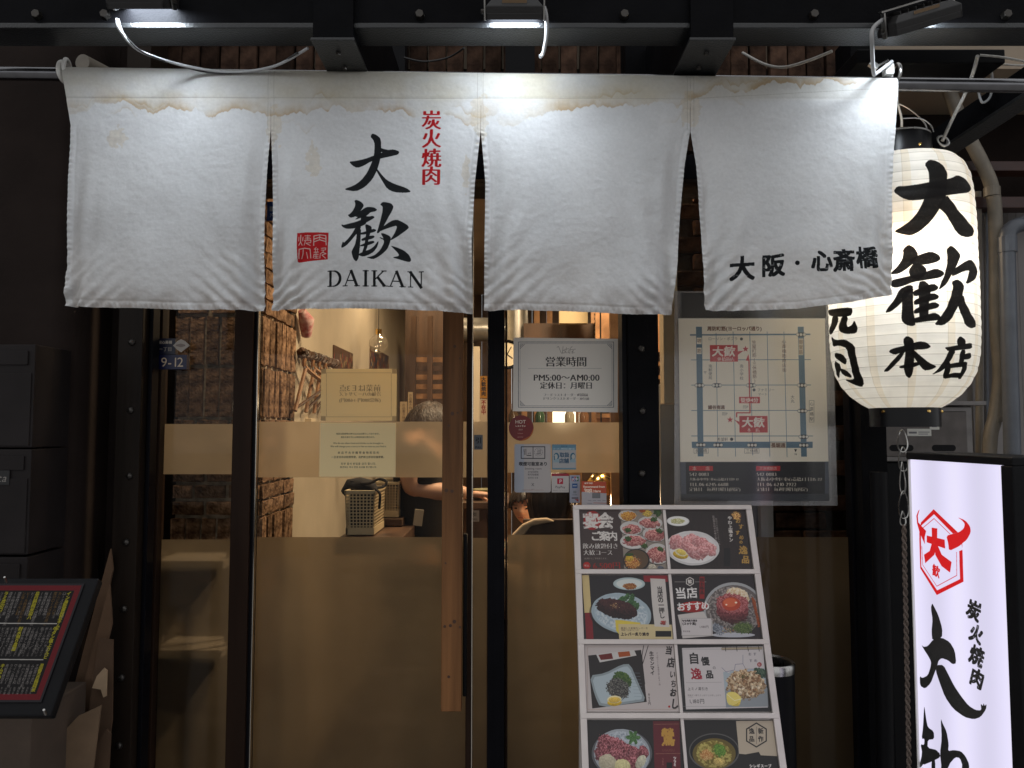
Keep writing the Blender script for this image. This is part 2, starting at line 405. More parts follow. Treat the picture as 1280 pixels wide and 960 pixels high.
        if style == 'bold': mk = shiftmax(mk, max(1, round(u * .022)), 0); mk = shiftmax(mk, max(1, round(u * .028)), 1)
        elif style == 'serif' and u > 14:
            e1 = 1 - shiftmax(1 - mk, max(1, round(u * .014)), 0); mk = shiftmax(np.maximum(e1, mk * .35), max(1, round(u * .028)), 1)
        elif style == 'brush':
            mk = shiftmax(mk, max(1, round(u * .03)), 0); mk = shiftmax(mk, max(1, round(u * .03)), 1)
            s.seed += 1; n = vn(h, w, max(3, u * .1), s.seed, 2); mk = np.clip(mk * (1.25 - .7 * np.clip((n - .6) * 6, 0, 1)), 0, 1)
        s.comp(x0, y0, mk, col, al)
    def text(s, t, x, y, sz, col, style='sans', anchor='c', sp=1.0, sx=1.0, al=1.0, vert=False, dx=0.0, rot=0.0, width=None, shear=0.0, flip=False):
        """one line; x,y photo px of its centre (or left end); vert runs downwards, dx = sideways drift per char"""
        if flip: t = t[::-1]
        if vert:
            n = len(t)
            for i, ch in enumerate(t):
                rr = rot + (math.pi / 2 if ch in 'ー～〜' else 0)
                s.char(ch, x + dx * i, y + i * sz * sp, sz, col, style, al, sx, rr, shear)
            return
        adv = [glyph(ch)[1] * sx * sp for ch in t]; tot = sum(adv)
        if width: sz = width / tot
        p = -tot * sz / 2 if anchor == 'c' else 0
        for ch, a in zip(t, adv):
            q = p + a * sz / 2; s.char(ch, x + q * math.cos(rot), y + q * math.sin(rot), sz, col, style, al, sx, rot, shear, flip); p += a * sz
    def image(s, name, gain=1.0):
        if gain != 1: s.a = 1 - (1 - s.a) ** gain
        im = bpy.data.images.new(name, s.W, s.H, alpha=False)
        b = np.ones((s.H, s.W, 4), np.float32); b[..., :3] = np.clip(s.a[::-1], 0, 1)
        im.pixels.foreach_set(b.ravel()); im.update(); im.pack(); return im

def printmat(name, im, rough=.45, emit=0, coat=0.0, bump=0.0, spec=.5, trans=0.0, grain=0):
    m, nt, b = newmat(name); N, L = nt.nodes, nt.links
    t = N.new('ShaderNodeTexImage'); t.image = im; t.extension = 'EXTEND'
    b.inputs['Roughness'].default_value = rough; b.inputs['Coat Weight'].default_value = coat; b.inputs['Coat Roughness'].default_value = .06
    b.inputs['Specular IOR Level'].default_value = spec
    if emit:
        L.new(t.outputs[0], b.inputs['Emission Color']); b.inputs['Emission Strength'].default_value = emit
        b.inputs['Base Color'].default_value = (.02, .02, .02, 1)
    else: L.new(t.outputs[0], b.inputs['Base Color'])
    if bump:
        tc = N.new('ShaderNodeTexCoord'); n = N.new('ShaderNodeTexNoise'); n.inputs['Scale'].default_value = grain or 8; n.inputs['Detail'].default_value = 5
        L.new(tc.outputs['Object'], n.inputs[0]); bp = N.new('ShaderNodeBump'); bp.inputs['Strength'].default_value = bump; bp.inputs['Distance'].default_value = .01
        L.new(n.outputs[0], bp.inputs['Height']); L.new(bp.outputs[0], b.inputs['Normal'])
    if trans:
        o = N['Material Output']; tl = N.new('ShaderNodeBsdfTranslucent'); L.new(t.outputs[0], tl.inputs[0])
        mx = N.new('ShaderNodeMixShader'); mx.inputs[0].default_value = trans; L.new(b.outputs[0], mx.inputs[1]); L.new(tl.outputs[0], mx.inputs[2]); L.new(mx.outputs[0], o.inputs[0])
    return m
def sheet(name, cv, thick, m, parent=None, round_=0, warp=0.0, disc=False):
    """thin real sheet carrying canvas cv on its front, `thick` deep"""
    nrm = cv.n.normalized()
    if nrm.y < 0: nrm = -nrm      # points away from the viewer's side
    n = 1 if not warp else 12
    if disc: P = [(.5 + .5 * math.cos(t), .5 + .5 * math.sin(t)) for t in np.linspace(0, 2 * math.pi, 49)[:-1]]
    elif round_:
        P = []
        for cx, cy, a0 in ((1 - round_ / cv.w, 1 - round_ / cv.h, 0), (round_ / cv.w, 1 - round_ / cv.h, 90), (round_ / cv.w, round_ / cv.h, 180), (1 - round_ / cv.w, round_ / cv.h, 270)):
            for k in range(7):
                t = math.radians(a0 + k * 15); P.append((cx + round_ / cv.w * math.cos(t), cy + round_ / cv.h * math.sin(t)))
    else: P = None
    o0 = wloc(parent) if parent is not None else cv.O + cv.U * cv.w / 2 + cv.V * cv.h / 2
    vs, fs, uv = [], [], []
    def pt(u, v, d):
        w_ = warp * (math.sin(u * 5 + 1) * math.cos(v * 4)) if warp else 0
        return cv.O + cv.U * (u * cv.w) + cv.V * (v * cv.h) + nrm * (d - w_) - o0
    if P:
        k = len(P); vs = [pt(u, v, 0) for u, v in P] + [pt(u, v, thick) for u, v in P]; uv = P + P
        fs = [tuple(range(k)), tuple(range(k, 2 * k))[::-1]] + [(i, i + k, (i + 1) % k + k, (i + 1) % k) for i in range(k)]
    else:
        g = n + 1
        for d in (0, thick):
            for j in range(g):
                for i in range(g): vs.append(pt(i / n, j / n, d)); uv.append((i / n, j / n))
        for j in range(n):
            for i in range(n):
                a = j * g + i; fs.append((a, a + 1, a + g + 1, a + g)); fs.append(tuple(x + g * g for x in (a, a + g, a + g + 1, a + 1)))
        B = g * g
        for i in range(n):
            fs += [(i, i + B, i + 1 + B, i + 1), ((g - 1) * g + i, (g - 1) * g + i + 1, (g - 1) * g + i + 1 + B, (g - 1) * g + i + B),
                   (i * g, (i + 1) * g, (i + 1) * g + B, i * g + B), (i * g + g - 1, i * g + g - 1 + B, (i + 1) * g + g - 1 + B, (i + 1) * g + g - 1)]
    me = bpy.data.meshes.new(name); me.from_pydata([tuple(v) for v in vs], [], fs); me.materials.append(m)
    ul = me.uv_layers.new(name='uv')
    for lp in me.loops: u, v = uv[lp.vertex_index]; ul.data[lp.index].uv = (u, 1 - v)
    bm = bmesh.new(); bm.from_mesh(me); bmesh.ops.recalc_face_normals(bm, faces=bm.faces[:]); bm.to_mesh(me); bm.free()
    if warp: me.polygons.foreach_set('use_smooth', [True] * len(me.polygons))
    o = bpy.data.objects.new(name, me)
    if parent is None: o.location = o0
    link(o, parent); return o
def cv_px(tl, tr, bl, Y, res, bg=(.8, .8, .8), Yb=None):
    a, b, c = at(*tl, Y), at(*tr, Y), at(*bl, Yb or Y)
    U = (b - a).normalized(); V = c - a; V -= U * V.dot(U)
    return Canvas(a, U, V, (b - a).length, V.length, res, bg)
# ------------------------------------------------------------------ lamps that the photo shows (floodlights) and the steel beam
def Yof(py, z):
    d = ray(640, py); return d.y * (z - EYE) / d.z
YB = 1.53
zB = Z(35, YB)
YBf = Yof(58, zB)
xl, xr = at(-120, 40, YB).x, at(1400, 40, YB).x
beam = thing('steel_beam', 'long black steel beam running across the top above the white curtain', 'beam', (0, YB, zB))
MB().box(xl, xr, YB, YBf, zB, zB + .012).build('bottom_flange', M['beam'], beam, bevel=.002)
MB().box(xl, xr, YB + .004, YB + .012, zB + .012, zB + .19).build('web', M['black_steel'], beam)
MB().box(xl, xr, YB - .002, YBf, zB + .19, zB + .202).build('top_flange', M['black_steel'], beam)
jb = None
for px in (48, 133, 525, 780, 895, 1016, 1256):
    p = at(px, 20, YB + .004)
    b = MB().cyl(p, p + Vector((0, -.012, 0)), .011, .009, 6); 
    b.build('bolt', M['bolt'], beam, bevel=.001)
for x0, x1 in ((388, 443), (862, 920)):
    zj = Z(50, 1.515)
    t = thing('steel_joist', 'black steel joist bracket under the beam %s' % ('left of the middle floodlight' if x0 < 500 else 'between the middle and the right floodlight'), 'bracket', (at(x0, 50, 1.52).x, 1.515, zj))
    xa, xb = at(x0, 50, 1.515).x, at(x1, 50, 1.515).x
    MB().box(xa, xb, 1.515, 2.2, zj, zj + .006).build('bottom_plate', M['beam'], t, bevel=.001)
    MB().box(xa + .004, xb - .004, 1.518, 2.2, zj + .006, zj + .25).build('web', M['black_steel'], t)
    for k in (.3, .7):
        p = Vector((xa + (xb - xa) * .5, 1.52 + .16 * k, zj)); MB().cyl(p, p - Vector((0, 0, .006)), .006, .005, 6).build('bolt', M['bolt'], t)

M['led'] = mat('led_face', (.9, .9, .9), .3, emit=(.86, .93, 1.0), es=25)
M['housing'] = mat('lamp_housing', (.012, .011, .011), .45, 0, .15, 30, .1, 200)
M['tanlabel'] = mat('tan_label', (.16, .10, .05), .5)
def flood(px, py, Y, label, rot, pw, wdt=.115, cast=True):
    c = at(px, py, Y)
    t = thing('floodlight', label, 'floodlight', c, 'floodlights on the steel beam')
    R = Matrix.Rotation(rot[2], 3, 'Z') @ Matrix.Rotation(rot[1], 3, 'Y') @ Matrix.Rotation(rot[0], 3, 'X')
    def P(x, y, z): return c + R @ Vector((x, y, z))
    w, d, h = wdt / 2, .045, .014           # lamp looks along local -Z
    m = MB()
    m.add([P(-w, -d, 0), P(w, -d, 0), P(w, d, 0), P(-w, d, 0), P(-w, -d, h), P(w, -d, h), P(w, d, h), P(-w, d, h), P(-w * .8, -d * .7, h * 1.9), P(w * .8, -d * .7, h * 1.9), P(w * .8, d * .7, h * 1.9), P(-w * .8, d * .7, h * 1.9)],
          [(0, 1, 5, 4), (1, 2, 6, 5), (2, 3, 7, 6), (3, 0, 4, 7), (4, 5, 9, 8), (5, 6, 10, 9), (6, 7, 11, 10), (7, 4, 8, 11), (8, 9, 10, 11), (3, 2, 1, 0)])
    m.build('housing', M['housing'], t, bevel=.0015)
    f = MB()
    for k in range(7): f.obox(P(-w * .72 + k * w * .24, 0, h * 2.1), .002, d * 1.3, .008, R)
    f.build('cooling_fin', M['housing'], t)
    MB().obox(P(0, 0, -.0015), wdt * .86, .072, .002, R).build('lens', M['led'], t)
    rm = MB()
    for s in (-1, 1): rm.obox(P(0, s * (d - .002), -.005), wdt, .004, .012, R); rm.obox(P(s * (w - .002), 0, -.005), .004, .09, .012, R)
    rm.build('rim', M['housing'], t, bevel=.001)
    br = MB()
    for s in (-1, 1): br.obox(P(s * (w + .004), 0, .012), .003, .018, .05, R)
    br.obox(P(0, .006, .040), wdt + .014, .018, .003, R); br.build('bracket', M['steel'], t)
    for s in (-1, 1): MB().cyl(P(s * (w + .005), 0, .004), P(s * (w + .012), 0, .004), .005, n=10).build('knob', M['bolt'], t)
    MB().obox(P(0, -d * .85, h * 1.55), .05, .002, .008, R).build('rating_label', M['tanlabel'], t)
    ld = bpy.data.lights.new('floodlight_light', 'AREA'); ld.shape = 'RECTANGLE'; ld.size = wdt * .86; ld.size_y = .07; ld.energy = pw * .85; ld.color = (.80, .90, 1.0)
    lo = bpy.data.objects.new('floodlight_light', ld); COL.objects.link(lo)
    lo.matrix_world = Matrix.Translation(P(0, 0, -.006)) @ R.to_4x4()
    lo.parent = t; lo.matrix_parent_inverse = Matrix.Translation(-c)
    return t
flood(180, 4, 1.50, 'leftmost floodlight on the beam with a bright bracket and grey cable', (math.radians(30), 0, 0), 1.5)
flood(643, 17, 1.50, 'middle floodlight on the beam, seen level with a tan top edge', (math.radians(30), 0, 0), 1.4)
flood(1148, 28, 1.50, 'rightmost floodlight on the beam, tilted and lighting the lantern side', (math.radians(26), math.radians(-14), math.radians(-8)), 1.05, .13)

# ------------------------------------------------------------------ white split curtain (noren) on its rod
YN = 1.66
cn = Canvas(at(60, 70, YN), (1, 0, 0), (0, 0, -1), at(1150, 70, YN).x - at(60, 70, YN).x, at(640, 70, YN).z - at(640, 412, YN).z, 1250, (.775, .775, .775))
def paint_noren(c):
    H, W = c.H, c.W
    n1 = vn(H, W, 160, 3, 4)[..., None]; n2 = vn(H, W, 6, 4, 3)[..., None]
    c.a *= (.95 + .08 * n1) * (.975 + .05 * n2)
    # weave
    c.a *= 1 + .012 * (np.random.default_rng(5).random((H, W, 1)).astype(np.float32) - .5) * 2
    yy = np.arange(H)[:, None]
    xs = np.arange(W)
    def row(py, px=640): return c.m1(px, py)[1]
    # water stain: yellowed upper band ending in darker tide lines
    px = 60 + xs / c.W * 1090
    tide = np.interp(px, [80, 110, 170, 240, 300, 335, 360, 400, 460, 520, 560, 600, 640, 690, 740, 780, 830, 860, 900, 1000, 1119],
                         [150, 143, 139, 148, 142, 152, 148, 146, 141, 146, 150, 160, 162, 148, 140, 132, 140, 133, 118, 112, 104])
    rough = (vn(1, W, 60, 11, 5)[0] - .5) * 34 + (vn(1, W, 12, 12, 3)[0] - .5) * 6
    t = np.array([row(v) for v in tide]) + rough * 1.9 - 6
    band = vn(H, W, 80, 21, 4, 140)
    d = t[None] - yy
    s1 = np.clip(d / 3, 0, 1) * np.exp(-np.clip(d, 0, None) / (7 + 26 * vn(1, W, 70, 63, 2)[0][None])) * np.clip(vn(H, W, 50, 13, 3, 90) * 3.4 - 1.15, 0, 1)
    s2 = np.clip(d / 4, 0, 1) * np.clip(band * 2.4 - .7, 0, 1)
    hem = 1 / (1 + np.exp((yy - row(128)) / 3.0)) * np.clip(.25 + band, 0, 1) * np.interp(px, [80, 330, 345, 860, 1100], [.35, .5, .95, .95, .5])[None]
    c.a *= 1 - (s1 * .55)[..., None] * np.array([.26, .45, .68]) - (s2 * .16)[..., None] * np.array([.10, .2, .42]) - (hem * .24)[..., None] * np.array([.13, .2, .38])
    t4 = t - 26 + (vn(1, W, 50, 61, 4)[0] - .5) * 60; d4 = t4[None] - yy
    s4 = np.clip(d4 / 3, 0, 1) * np.exp(-np.clip(d4, 0, None) / 9) * np.clip(vn(H, W, 60, 62, 3, 110) * 4 - 1.9, 0, 1)
    c.a *= 1 - (s4 * .5)[..., None] * np.array([.2, .34, .55])
    t2 = t + 26 + (vn(1, W, 70, 31, 4)[0] - .5) * 90
    d2 = t2[None] - yy
    s3 = np.clip(d2 / 2.5, 0, 1) * np.exp(-np.clip(d2, 0, None) / 6) * np.clip(vn(1, W, 120, 33, 3)[0] * 4 - 2.1, 0, 1)[None]
    c.a *= 1 - (s3 * .5)[..., None] * np.array([.22, .38, .6])
    for sx_, sy_, sw, sl in ((345, 165, 8, 50), (395, 205, 9, 40), (150, 175, 12, 25), (583, 218, 5, 40), (860, 140, 12, 40), (600, 150, 10, 50)):
        c.blob(sx_, sy_, sw, sl / 2, (.70, .60, .44), 0, .7, .1, 6, .22, 0)
    # mottled grey tone, stronger toward the bottom hem
    gr = 1 / (1 + np.exp(-(yy - row(372)) / 14.0)) * np.clip(vn(H, W, 30, 41, 4) * 1.6 - .35, 0, 1)
    c.a *= 1 - (gr * .22)[..., None] * np.array([.85, 1, 1.1])
    K = (.035, .045, .055); RD = (.62, .035, .06)
    z = Zm(360, 130, 4)
    c.poly(z([(418, 176), (426, 160), (446, 166), (470, 186), (472, 250), (466, 300), (452, 350), (430, 395), (395, 432), (350, 455), (288, 444), (340, 425), (375, 400), (405, 360), (425, 310), (437, 270), (440, 215), (432, 192)]), K, .96, 1)
    c.poly(z([(314, 303), (345, 300), (390, 290), (440, 270), (480, 255), (505, 243), (535, 240), (562, 250), (556, 266), (520, 275), (470, 286), (420, 302), (390, 322), (355, 336), (330, 322)]), K, .96, 1)
    c.poly(z([(468, 232), (485, 238), (508, 243), (480, 256), (466, 250)]), K, .96)
    c.poly(z([(440, 325), (458, 345), (475, 368), (502, 397), (540, 417), (600, 437), (624, 456), (590, 462), (540, 459), (505, 442), (480, 402), (450, 350)]), K, .96, 1)
    z = Zm(425, 240, 9.6)
    for P in ([(203, 150), (222, 138), (262, 150), (300, 178), (317, 210), (288, 258), (250, 310), (210, 345), (160, 356), (126, 320), (150, 312), (185, 275), (212, 220), (215, 180)],
              [(200, 330), (262, 285), (330, 235), (370, 222), (440, 232), (476, 260), (455, 278), (395, 290), (365, 320), (330, 345), (300, 350), (210, 382), (250, 345), (230, 345)],
              [(290, 325), (375, 342), (425, 332), (449, 352), (420, 372), (350, 412), (310, 430), (280, 390)],
              [(52, 438), (65, 434), (80, 442), (150, 425), (230, 405), (310, 370), (350, 395), (345, 430), (290, 460), (200, 486), (120, 489), (70, 466)],
              [(225, 470), (280, 440), (288, 480), (230, 560), (170, 640), (120, 692), (68, 720), (58, 700), (80, 636), (90, 660), (140, 610), (190, 540)],
              [(235, 490), (290, 490), (287, 560), (285, 640), (278, 740), (268, 840), (240, 884), (205, 850), (183, 770), (200, 730), (225, 680), (240, 590)],
              [(335, 440), (355, 433), (412, 462), (412, 500), (392, 560), (378, 620), (370, 700), (345, 765), (305, 785), (330, 700), (345, 600), (350, 520)],
              [(280, 540), (330, 525), (400, 500), (440, 488), (472, 506), (450, 526), (380, 545), (320, 560), (280, 558)],
              [(296, 612), (340, 590), (400, 572), (440, 570), (452, 588), (420, 610), (350, 627), (300, 637)],
              [(280, 692), (330, 665), (390, 640), (440, 633), (452, 652), (410, 674), (340, 697), (280, 702)],
              [(262, 795), (330, 760), (400, 735), (450, 695), (492, 632), (497, 655), (480, 710), (440, 767), (380, 802), (320, 824), (268, 808)],
              [(508, 200), (535, 167), (580, 170), (640, 184), (670, 225), (650, 280), (600, 370), (560, 450), (542, 490), (490, 547), (475, 535), (495, 470), (520, 370), (540, 280), (540, 220)],
              [(530, 480), (600, 425), (660, 390), (710, 381), (760, 400), (830, 438), (850, 470), (820, 500), (740, 562), (660, 617), (630, 627), (680, 550), (712, 470), (700, 452), (640, 470), (560, 500), (515, 520)],
              [(505, 596), (520, 590), (560, 612), (520, 542), (560, 545), (625, 575), (642, 600), (628, 660), (600, 730), (540, 790), (480, 832), (430, 854), (356, 830), (400, 824), (460, 800), (520, 740), (560, 660), (560, 625)],
              [(636, 688), (700, 705), (790, 740), (850, 790), (877, 850), (860, 877), (800, 867), (730, 846), (655, 828), (740, 806), (720, 770), (680, 730)]):
        c.poly(z(P), K, .96, 1)
    for ch, y in zip('炭火焼肉', (153, 176, 200.5, 223)):
        c.char(ch, 540, y, 25.5, RD, 'serif', .97, .96); c.char(ch, 540.2, y, 25.5, RD, 'sans', .9, .96)
    # red seal
    z = Zm(365, 285, 19.2)
    c.poly(z([(195, 185), (400, 176), (700, 176), (955, 192), (945, 500), (938, 825), (600, 850), (230, 875), (205, 860), (190, 500)]), RD, .95)
    Wc = (.72, .66, .63)
    def zl(P, w=1.15): c.line(z(P), w, Wc)
    zl([(600, 490), (600, 260), (740, 235), (890, 260), (900, 490)]); zl([(610, 335), (740, 295), (885, 340)]); zl([(740, 240), (740, 295)], 1.0); zl([(610, 400), (740, 355), (885, 400)]); zl([(740, 295), (740, 355)], .9)
    zl([(285, 230), (280, 400), (235, 480)], 1.0); zl([(280, 400), (320, 480)], 1.0); zl([(240, 280), (235, 380)], .9); zl([(340, 280), (330, 380)], .9)
    zl([(380, 255), (520, 255)], .9); zl([(450, 235), (450, 350)], .9); zl([(385, 330), (525, 330)], .9); zl([(400, 290), (500, 290)], .8); zl([(370, 370), (535, 365)], .9); zl([(400, 375), (365, 480)], .9); zl([(530, 375), (525, 420), (410, 430), (520, 490)], .9)
    zl([(235, 790), (245, 570), (380, 548), (510, 570), (530, 790)]); zl([(345, 570), (335, 680), (300, 790)], 1.0); zl([(420, 640), (450, 790)], 1.0)
    zl([(665, 535), (610, 580), (720, 580)], .8); zl([(600, 650), (720, 650)], .8); zl([(640, 560), (640, 640)], .8); zl([(690, 560), (690, 640)], .8); zl([(610, 690), (590, 790)], .9); zl([(620, 790), (720, 790)], .9); zl([(655, 650), (660, 790)], .9); zl([(615, 700), (715, 700)], .8); zl([(615, 745), (715, 745)], .8)
    zl([(780, 560), (895, 555), (885, 600), (780, 605)], .9); zl([(830, 605), (830, 650), (760, 690), (750, 800)], .9); zl([(800, 650), (900, 690), (800, 720), (890, 800)], 1.0)
    # DAIKAN
    def seg(P, w): c.line(P, w * 1.3 + .1, (.05, .055, .06))
    def ser(x, y, w): seg([(x - w, y), (x + w, y)], .75)
    y0, y1 = 342.6, 361.3; sl = .012
    for ch, x0, x1 in (('D', 414, 431), ('A', 434, 454), ('I', 458, 465), ('K', 469, 487), ('A', 489, 509), ('N', 513, 531)):
        dy = (x0 - 414) * .007; a, b = y0 + dy, y1 + dy; xm = (x0 + x1) / 2
        if ch == 'D':
            seg([(x0 + 3.4, a), (x0 + 3.4, b)], 2.3); seg([(x0, a), (x0 + 8, a)], .8); seg([(x0, b), (x0 + 8, b)], .8)
            q = [(x0 + 7 + 9.0 * math.sin(t), (a + b) / 2 - (b - a) / 2 * math.cos(t)) for t in np.linspace(0, math.pi, 17)]
            for i in range(16): seg(q[i:i + 2], .8 + 1.7 * math.sin((i + .5) / 16 * math.pi))
        if ch == 'A':
            seg([(xm - .5, a), (x0 + 2.5, b)], .9); seg([(xm - .3, a), (x1 - 3, b)], 2.4); seg([(x0 + 5, b - 6.5), (x1 - 5.5, b - 6.5)], .9); ser(x0 + 2.5, b, 2.8); ser(x1 - 3, b, 3.2)
        if ch == 'I': seg([(xm, a), (xm, b)], 2.4); ser(xm, a, 3.4); ser(xm, b, 3.4)
        if ch == 'K':
            seg([(x0 + 3, a), (x0 + 3, b)], 2.3); ser(x0 + 3, a, 3.2); ser(x0 + 3, b, 3.2); seg([(x1 - 4, a), (x0 + 4, (a + b) / 2 + 1)], 1.0); ser(x1 - 3.5, a, 2.8); seg([(x0 + 7, (a + b) / 2 - 1.5), (x1 - 2.5, b)], 2.4); ser(x1 - 2, b, 3.2)
        if ch == 'N': seg([(x0 + 2.5, a), (x0 + 2.5, b)], .9); seg([(x0 + 2, a), (x1 - 2.5, b + .6)], 2.5); seg([(x1 - 2.5, a), (x1 - 2.5, b)], .9); ser(x0 + 1.5, a, 2.6); ser(x0 + 2.5, b, 2.8); ser(x1 - 2.5, a, 2.8)
    # 大阪・心斎橋 in a semi-cursive brush hand
    for ch, x, y, sz, st in (('大', 923, 338, 31, 'brush'), ('阪', 960, 335, 28, 'brush'), ('心', 1019, 330, 27, 'brush'), ('斎', 1047, 329, 28, 'brush'), ('橋', 1076, 325, 28, 'brush')):
        c.char(ch, x, y, sz, K, st, .97, 1.0, -.045, .06)
    c.ell(989, 332.6, 2.9, 2.7, K)
    # hem and seam stitching lines (thread, slightly darker)
    st = (.60, .585, .55)
    for P in ([(85, 125), (860, 127), (1116, 113)], [(345, 90), (345, 165)], [(604, 92), (604, 165)], [(865, 96), (865, 165)], [(338, 90), (337, 165)], [(597, 92), (597, 165)], [(857, 96), (857, 165)]):
        c.line(P, .55, st, .7)
paint_noren(cn)
mn = printmat('curtain_cloth', cn.image('curtain_print'), .85, 0, 0, .16, spec=.25, trans=.16, grain=80)
noren = thing('curtain', 'white cotton split shop curtain with black brush lettering, hanging from the rod', 'curtain', at(600, 90, YN))
def ipt(tab, t): return np.interp(t, [a for a, b in tab], [b for a, b in tab])
def pane_noren(L, R, T, B, seed, name='curtain_panel', hotL=1, hotR=1):
    nx, ny = 210, 300
    s = np.linspace(0, 1, nx); t = np.linspace(0, 1, ny); Sg, Tg = np.meshgrid(s, t)
    yt = ipt(T, s)[None] ; yb = ipt(B, s)[None]; PY = yt + (yb - yt) * Tg
    xl_ = ipt(L, PY); xr_ = ipt(R, PY); PX = xl_ + (xr_ - xl_) * Sg
    dy = (480 - PY) / F; k = YN / (CP - SP * dy); Xw = (PX - 640) / F * k; Zw = EYE + (SP + CP * dy) * k
    # depth (positive = toward the street)
    w = (PX - xl_) * 1.78e-3; wr = (xr_ - PX) * 1.78e-3; hb = (yb - PY) * 1.78e-3   # metres from left / right / bottom edge
    low = np.clip((PY - 165) / 220, 0, 1)
    rg = np.random.default_rng(seed)
    D = .030 * np.sin(math.pi * np.clip(Sg, 0, 1)) * low ** 1.2
    D -= .016 * np.exp(-(w / .03) ** 2) * low + .016 * np.exp(-(wr / .03) ** 2) * low
    # slack folds fanning from the top corners down to the lower edge
    def diag(cell, cx, k, sd):
        b = vn(ny, nx + ny, cell, sd, 3, cx); jj = np.arange(ny)[:, None]; ii = np.arange(nx)[None]
        q = (ii + (k * jj if k > 0 else -k * (ny - 1 - jj))).astype(int); return b[jj, np.clip(q, 0, nx + ny - 1)] - .5
    side = np.clip((Sg - .5) * 3 + .5, 0, 1)
    D += (.0018 * (diag(60, 16, .75, seed + 1) * (1 - side) + diag(60, 16, -.75, seed + 2) * side) + .0008 * (diag(16, 5, .6, seed + 3) * (1 - side) + diag(16, 5, -.6, seed + 4) * side)) * (.35 + .65 * low)
    for sgn, u in ((1, w), (-1, wr)):
        ph = rg.random() * 6
        ang = u * 105 - hb * 30 + .9 * vn(ny, nx, 60, seed + 5, 2)
        D += .0080 * np.sin(ang + ph + 5 * vn(ny, nx, 80, seed + 31, 2)) * (.3 + 1.2 * vn(ny, nx, 50, seed + 32, 2)) * np.exp(-(u / .085) ** 2) * low * (.35 + .65 * np.exp(-((hb - .12) / .16) ** 2))
        D += .0036 * np.sin((u * 170 - hb * 200) + ph * 2 + 8 * vn(ny, nx, 50, seed + 6, 3)) * (.2 + 1.6 * vn(ny, nx, 30, seed + 33, 2)) * np.exp(-(u / .10) ** 2) * np.exp(-(hb / .09) ** 2)
    for u in (w, wr):
        D += (.0050 * np.cos(u * 2 * math.pi / .046 + 1.2 * (vn(ny, nx, 110, seed + 14, 2) - .5)) * np.exp(-(u / .055) ** 2) + .004 * np.cos(u * 2 * math.pi / .11 + 2) * np.exp(-(u / .16) ** 2)) * low ** .8
    D += .010 * (vn(ny, nx, 90, seed + 8, 2) - .5) * 2 * (.2 + low)
    D += .0004 * (vn(ny, nx, 5, seed + 9, 2, 7) - .5) * 2 + .0010 * (vn(ny, nx, 22, seed + 10, 2, 30) - .5) * 2
    D += .0022 * (vn(ny, nx, 36, seed + 11, 2, 9) - .5) * np.exp(-((PY - 108) / 14) ** 2)
    # puckered hems
    Pk = .0009
    cell = np.sin(Zw * 2 * math.pi / .0125 + 2.6 * np.sin(Zw * 37) + 6 * vn(ny, nx, 30, seed + 20, 2)) * (.2 + 1.2 * vn(ny, nx, 16, seed + 21, 2))
    for u in (w, wr):
        D += np.clip((PY - 160) / 10, 0, 1) * (np.exp(-(u / .008) ** 4) * (.0008 + Pk * cell) - .0010 * np.exp(-((u - .0125) / .0025) ** 2))
    cb = np.sin((Xw * 2 * math.pi / .0115) + 2.5 * np.sin(Xw * 41) + hb * 60 + 5 * vn(ny, nx, 30, seed + 22, 2, 20)) * (.2 + 1.3 * vn(ny, nx, 20, seed + 23, 2, 12))
    D += np.exp(-(hb / .010) ** 4) * (.001 + .0014 * cb) - .0012 * np.exp(-((hb - .0155) / .0025) ** 2)
    D += .0035 * np.exp(-((PY - yt) / 9) ** 2) * 0 
    top = np.clip(1 - (PY - yt) / 13.0, 0, 1)           # sleeve round the rod
    D = D * np.clip((PY - 90) / 30, 0.1, 1) + .016 * (1 - top ** 2) ** .5 - .001
    D += -.0009 * np.exp(-((PY - 126.5) / 1.5) ** 2)
    Yw = YN - D
    vs = np.stack([Xw, Yw, Zw], -1).reshape(-1, 3)
    # back half of the sleeve
    fs = []
    idx = np.arange(nx * ny).reshape(ny, nx)
    a, b, c_, d = idx[:-1, :-1].ravel(), idx[:-1, 1:].ravel(), idx[1:, 1:].ravel(), idx[1:, :-1].ravel()
    fs = np.stack([a, d, c_, b], 1)
    o0 = np.array(noren.location)
    # sleeve back
    vb = np.stack([Xw[:40:8], YN + .034 - (YN + .034 - Yw[:40:8]) * np.clip(1 - (PY[:40:8] - yt) / 10, 0, 1) ** .5, Zw[:40:8]], -1)
    nb = vb.shape[0]; ib = np.arange(nx * nb).reshape(nb, nx) + nx * ny
    f2 = np.stack([ib[:-1, :-1].ravel(), ib[:-1, 1:].ravel(), ib[1:, 1:].ravel(), ib[1:, :-1].ravel()], 1)
    V_ = np.vstack([vs, vb.reshape(-1, 3)]) - o0; F_ = np.vstack([fs, f2])
    me = bpy.data.meshes.new(name); me.from_pydata(V_.tolist(), [], F_.tolist()); me.materials.append(mn)
    ul = me.uv_layers.new(name='uv')
    U_ = (V_[:, 0] + o0[0] - cn.O.x) / cn.w; Vv = 1 - (cn.O.z - (V_[:, 2] + o0[2])) / cn.h
    li = np.empty(len(me.loops), np.int32); me.loops.foreach_get('vertex_index', li)
    ul.data.foreach_set('uv', np.stack([U_[li], Vv[li]], 1).astype(np.float32).ravel())
    me.polygons.foreach_set('use_smooth', [True] * len(me.polygons))
    o = bpy.data.objects.new(name, me); return link(o, noren)
pane_noren([(85, 80), (120, 87), (160, 93), (300, 87), (390, 84)], [(85, 341), (168, 341), (210, 337), (260, 333), (330, 331), (392, 330)], [(0, 84), (1, 88)], [(0, 383), (.15, 387), (.6, 391), (1, 389)], 101)
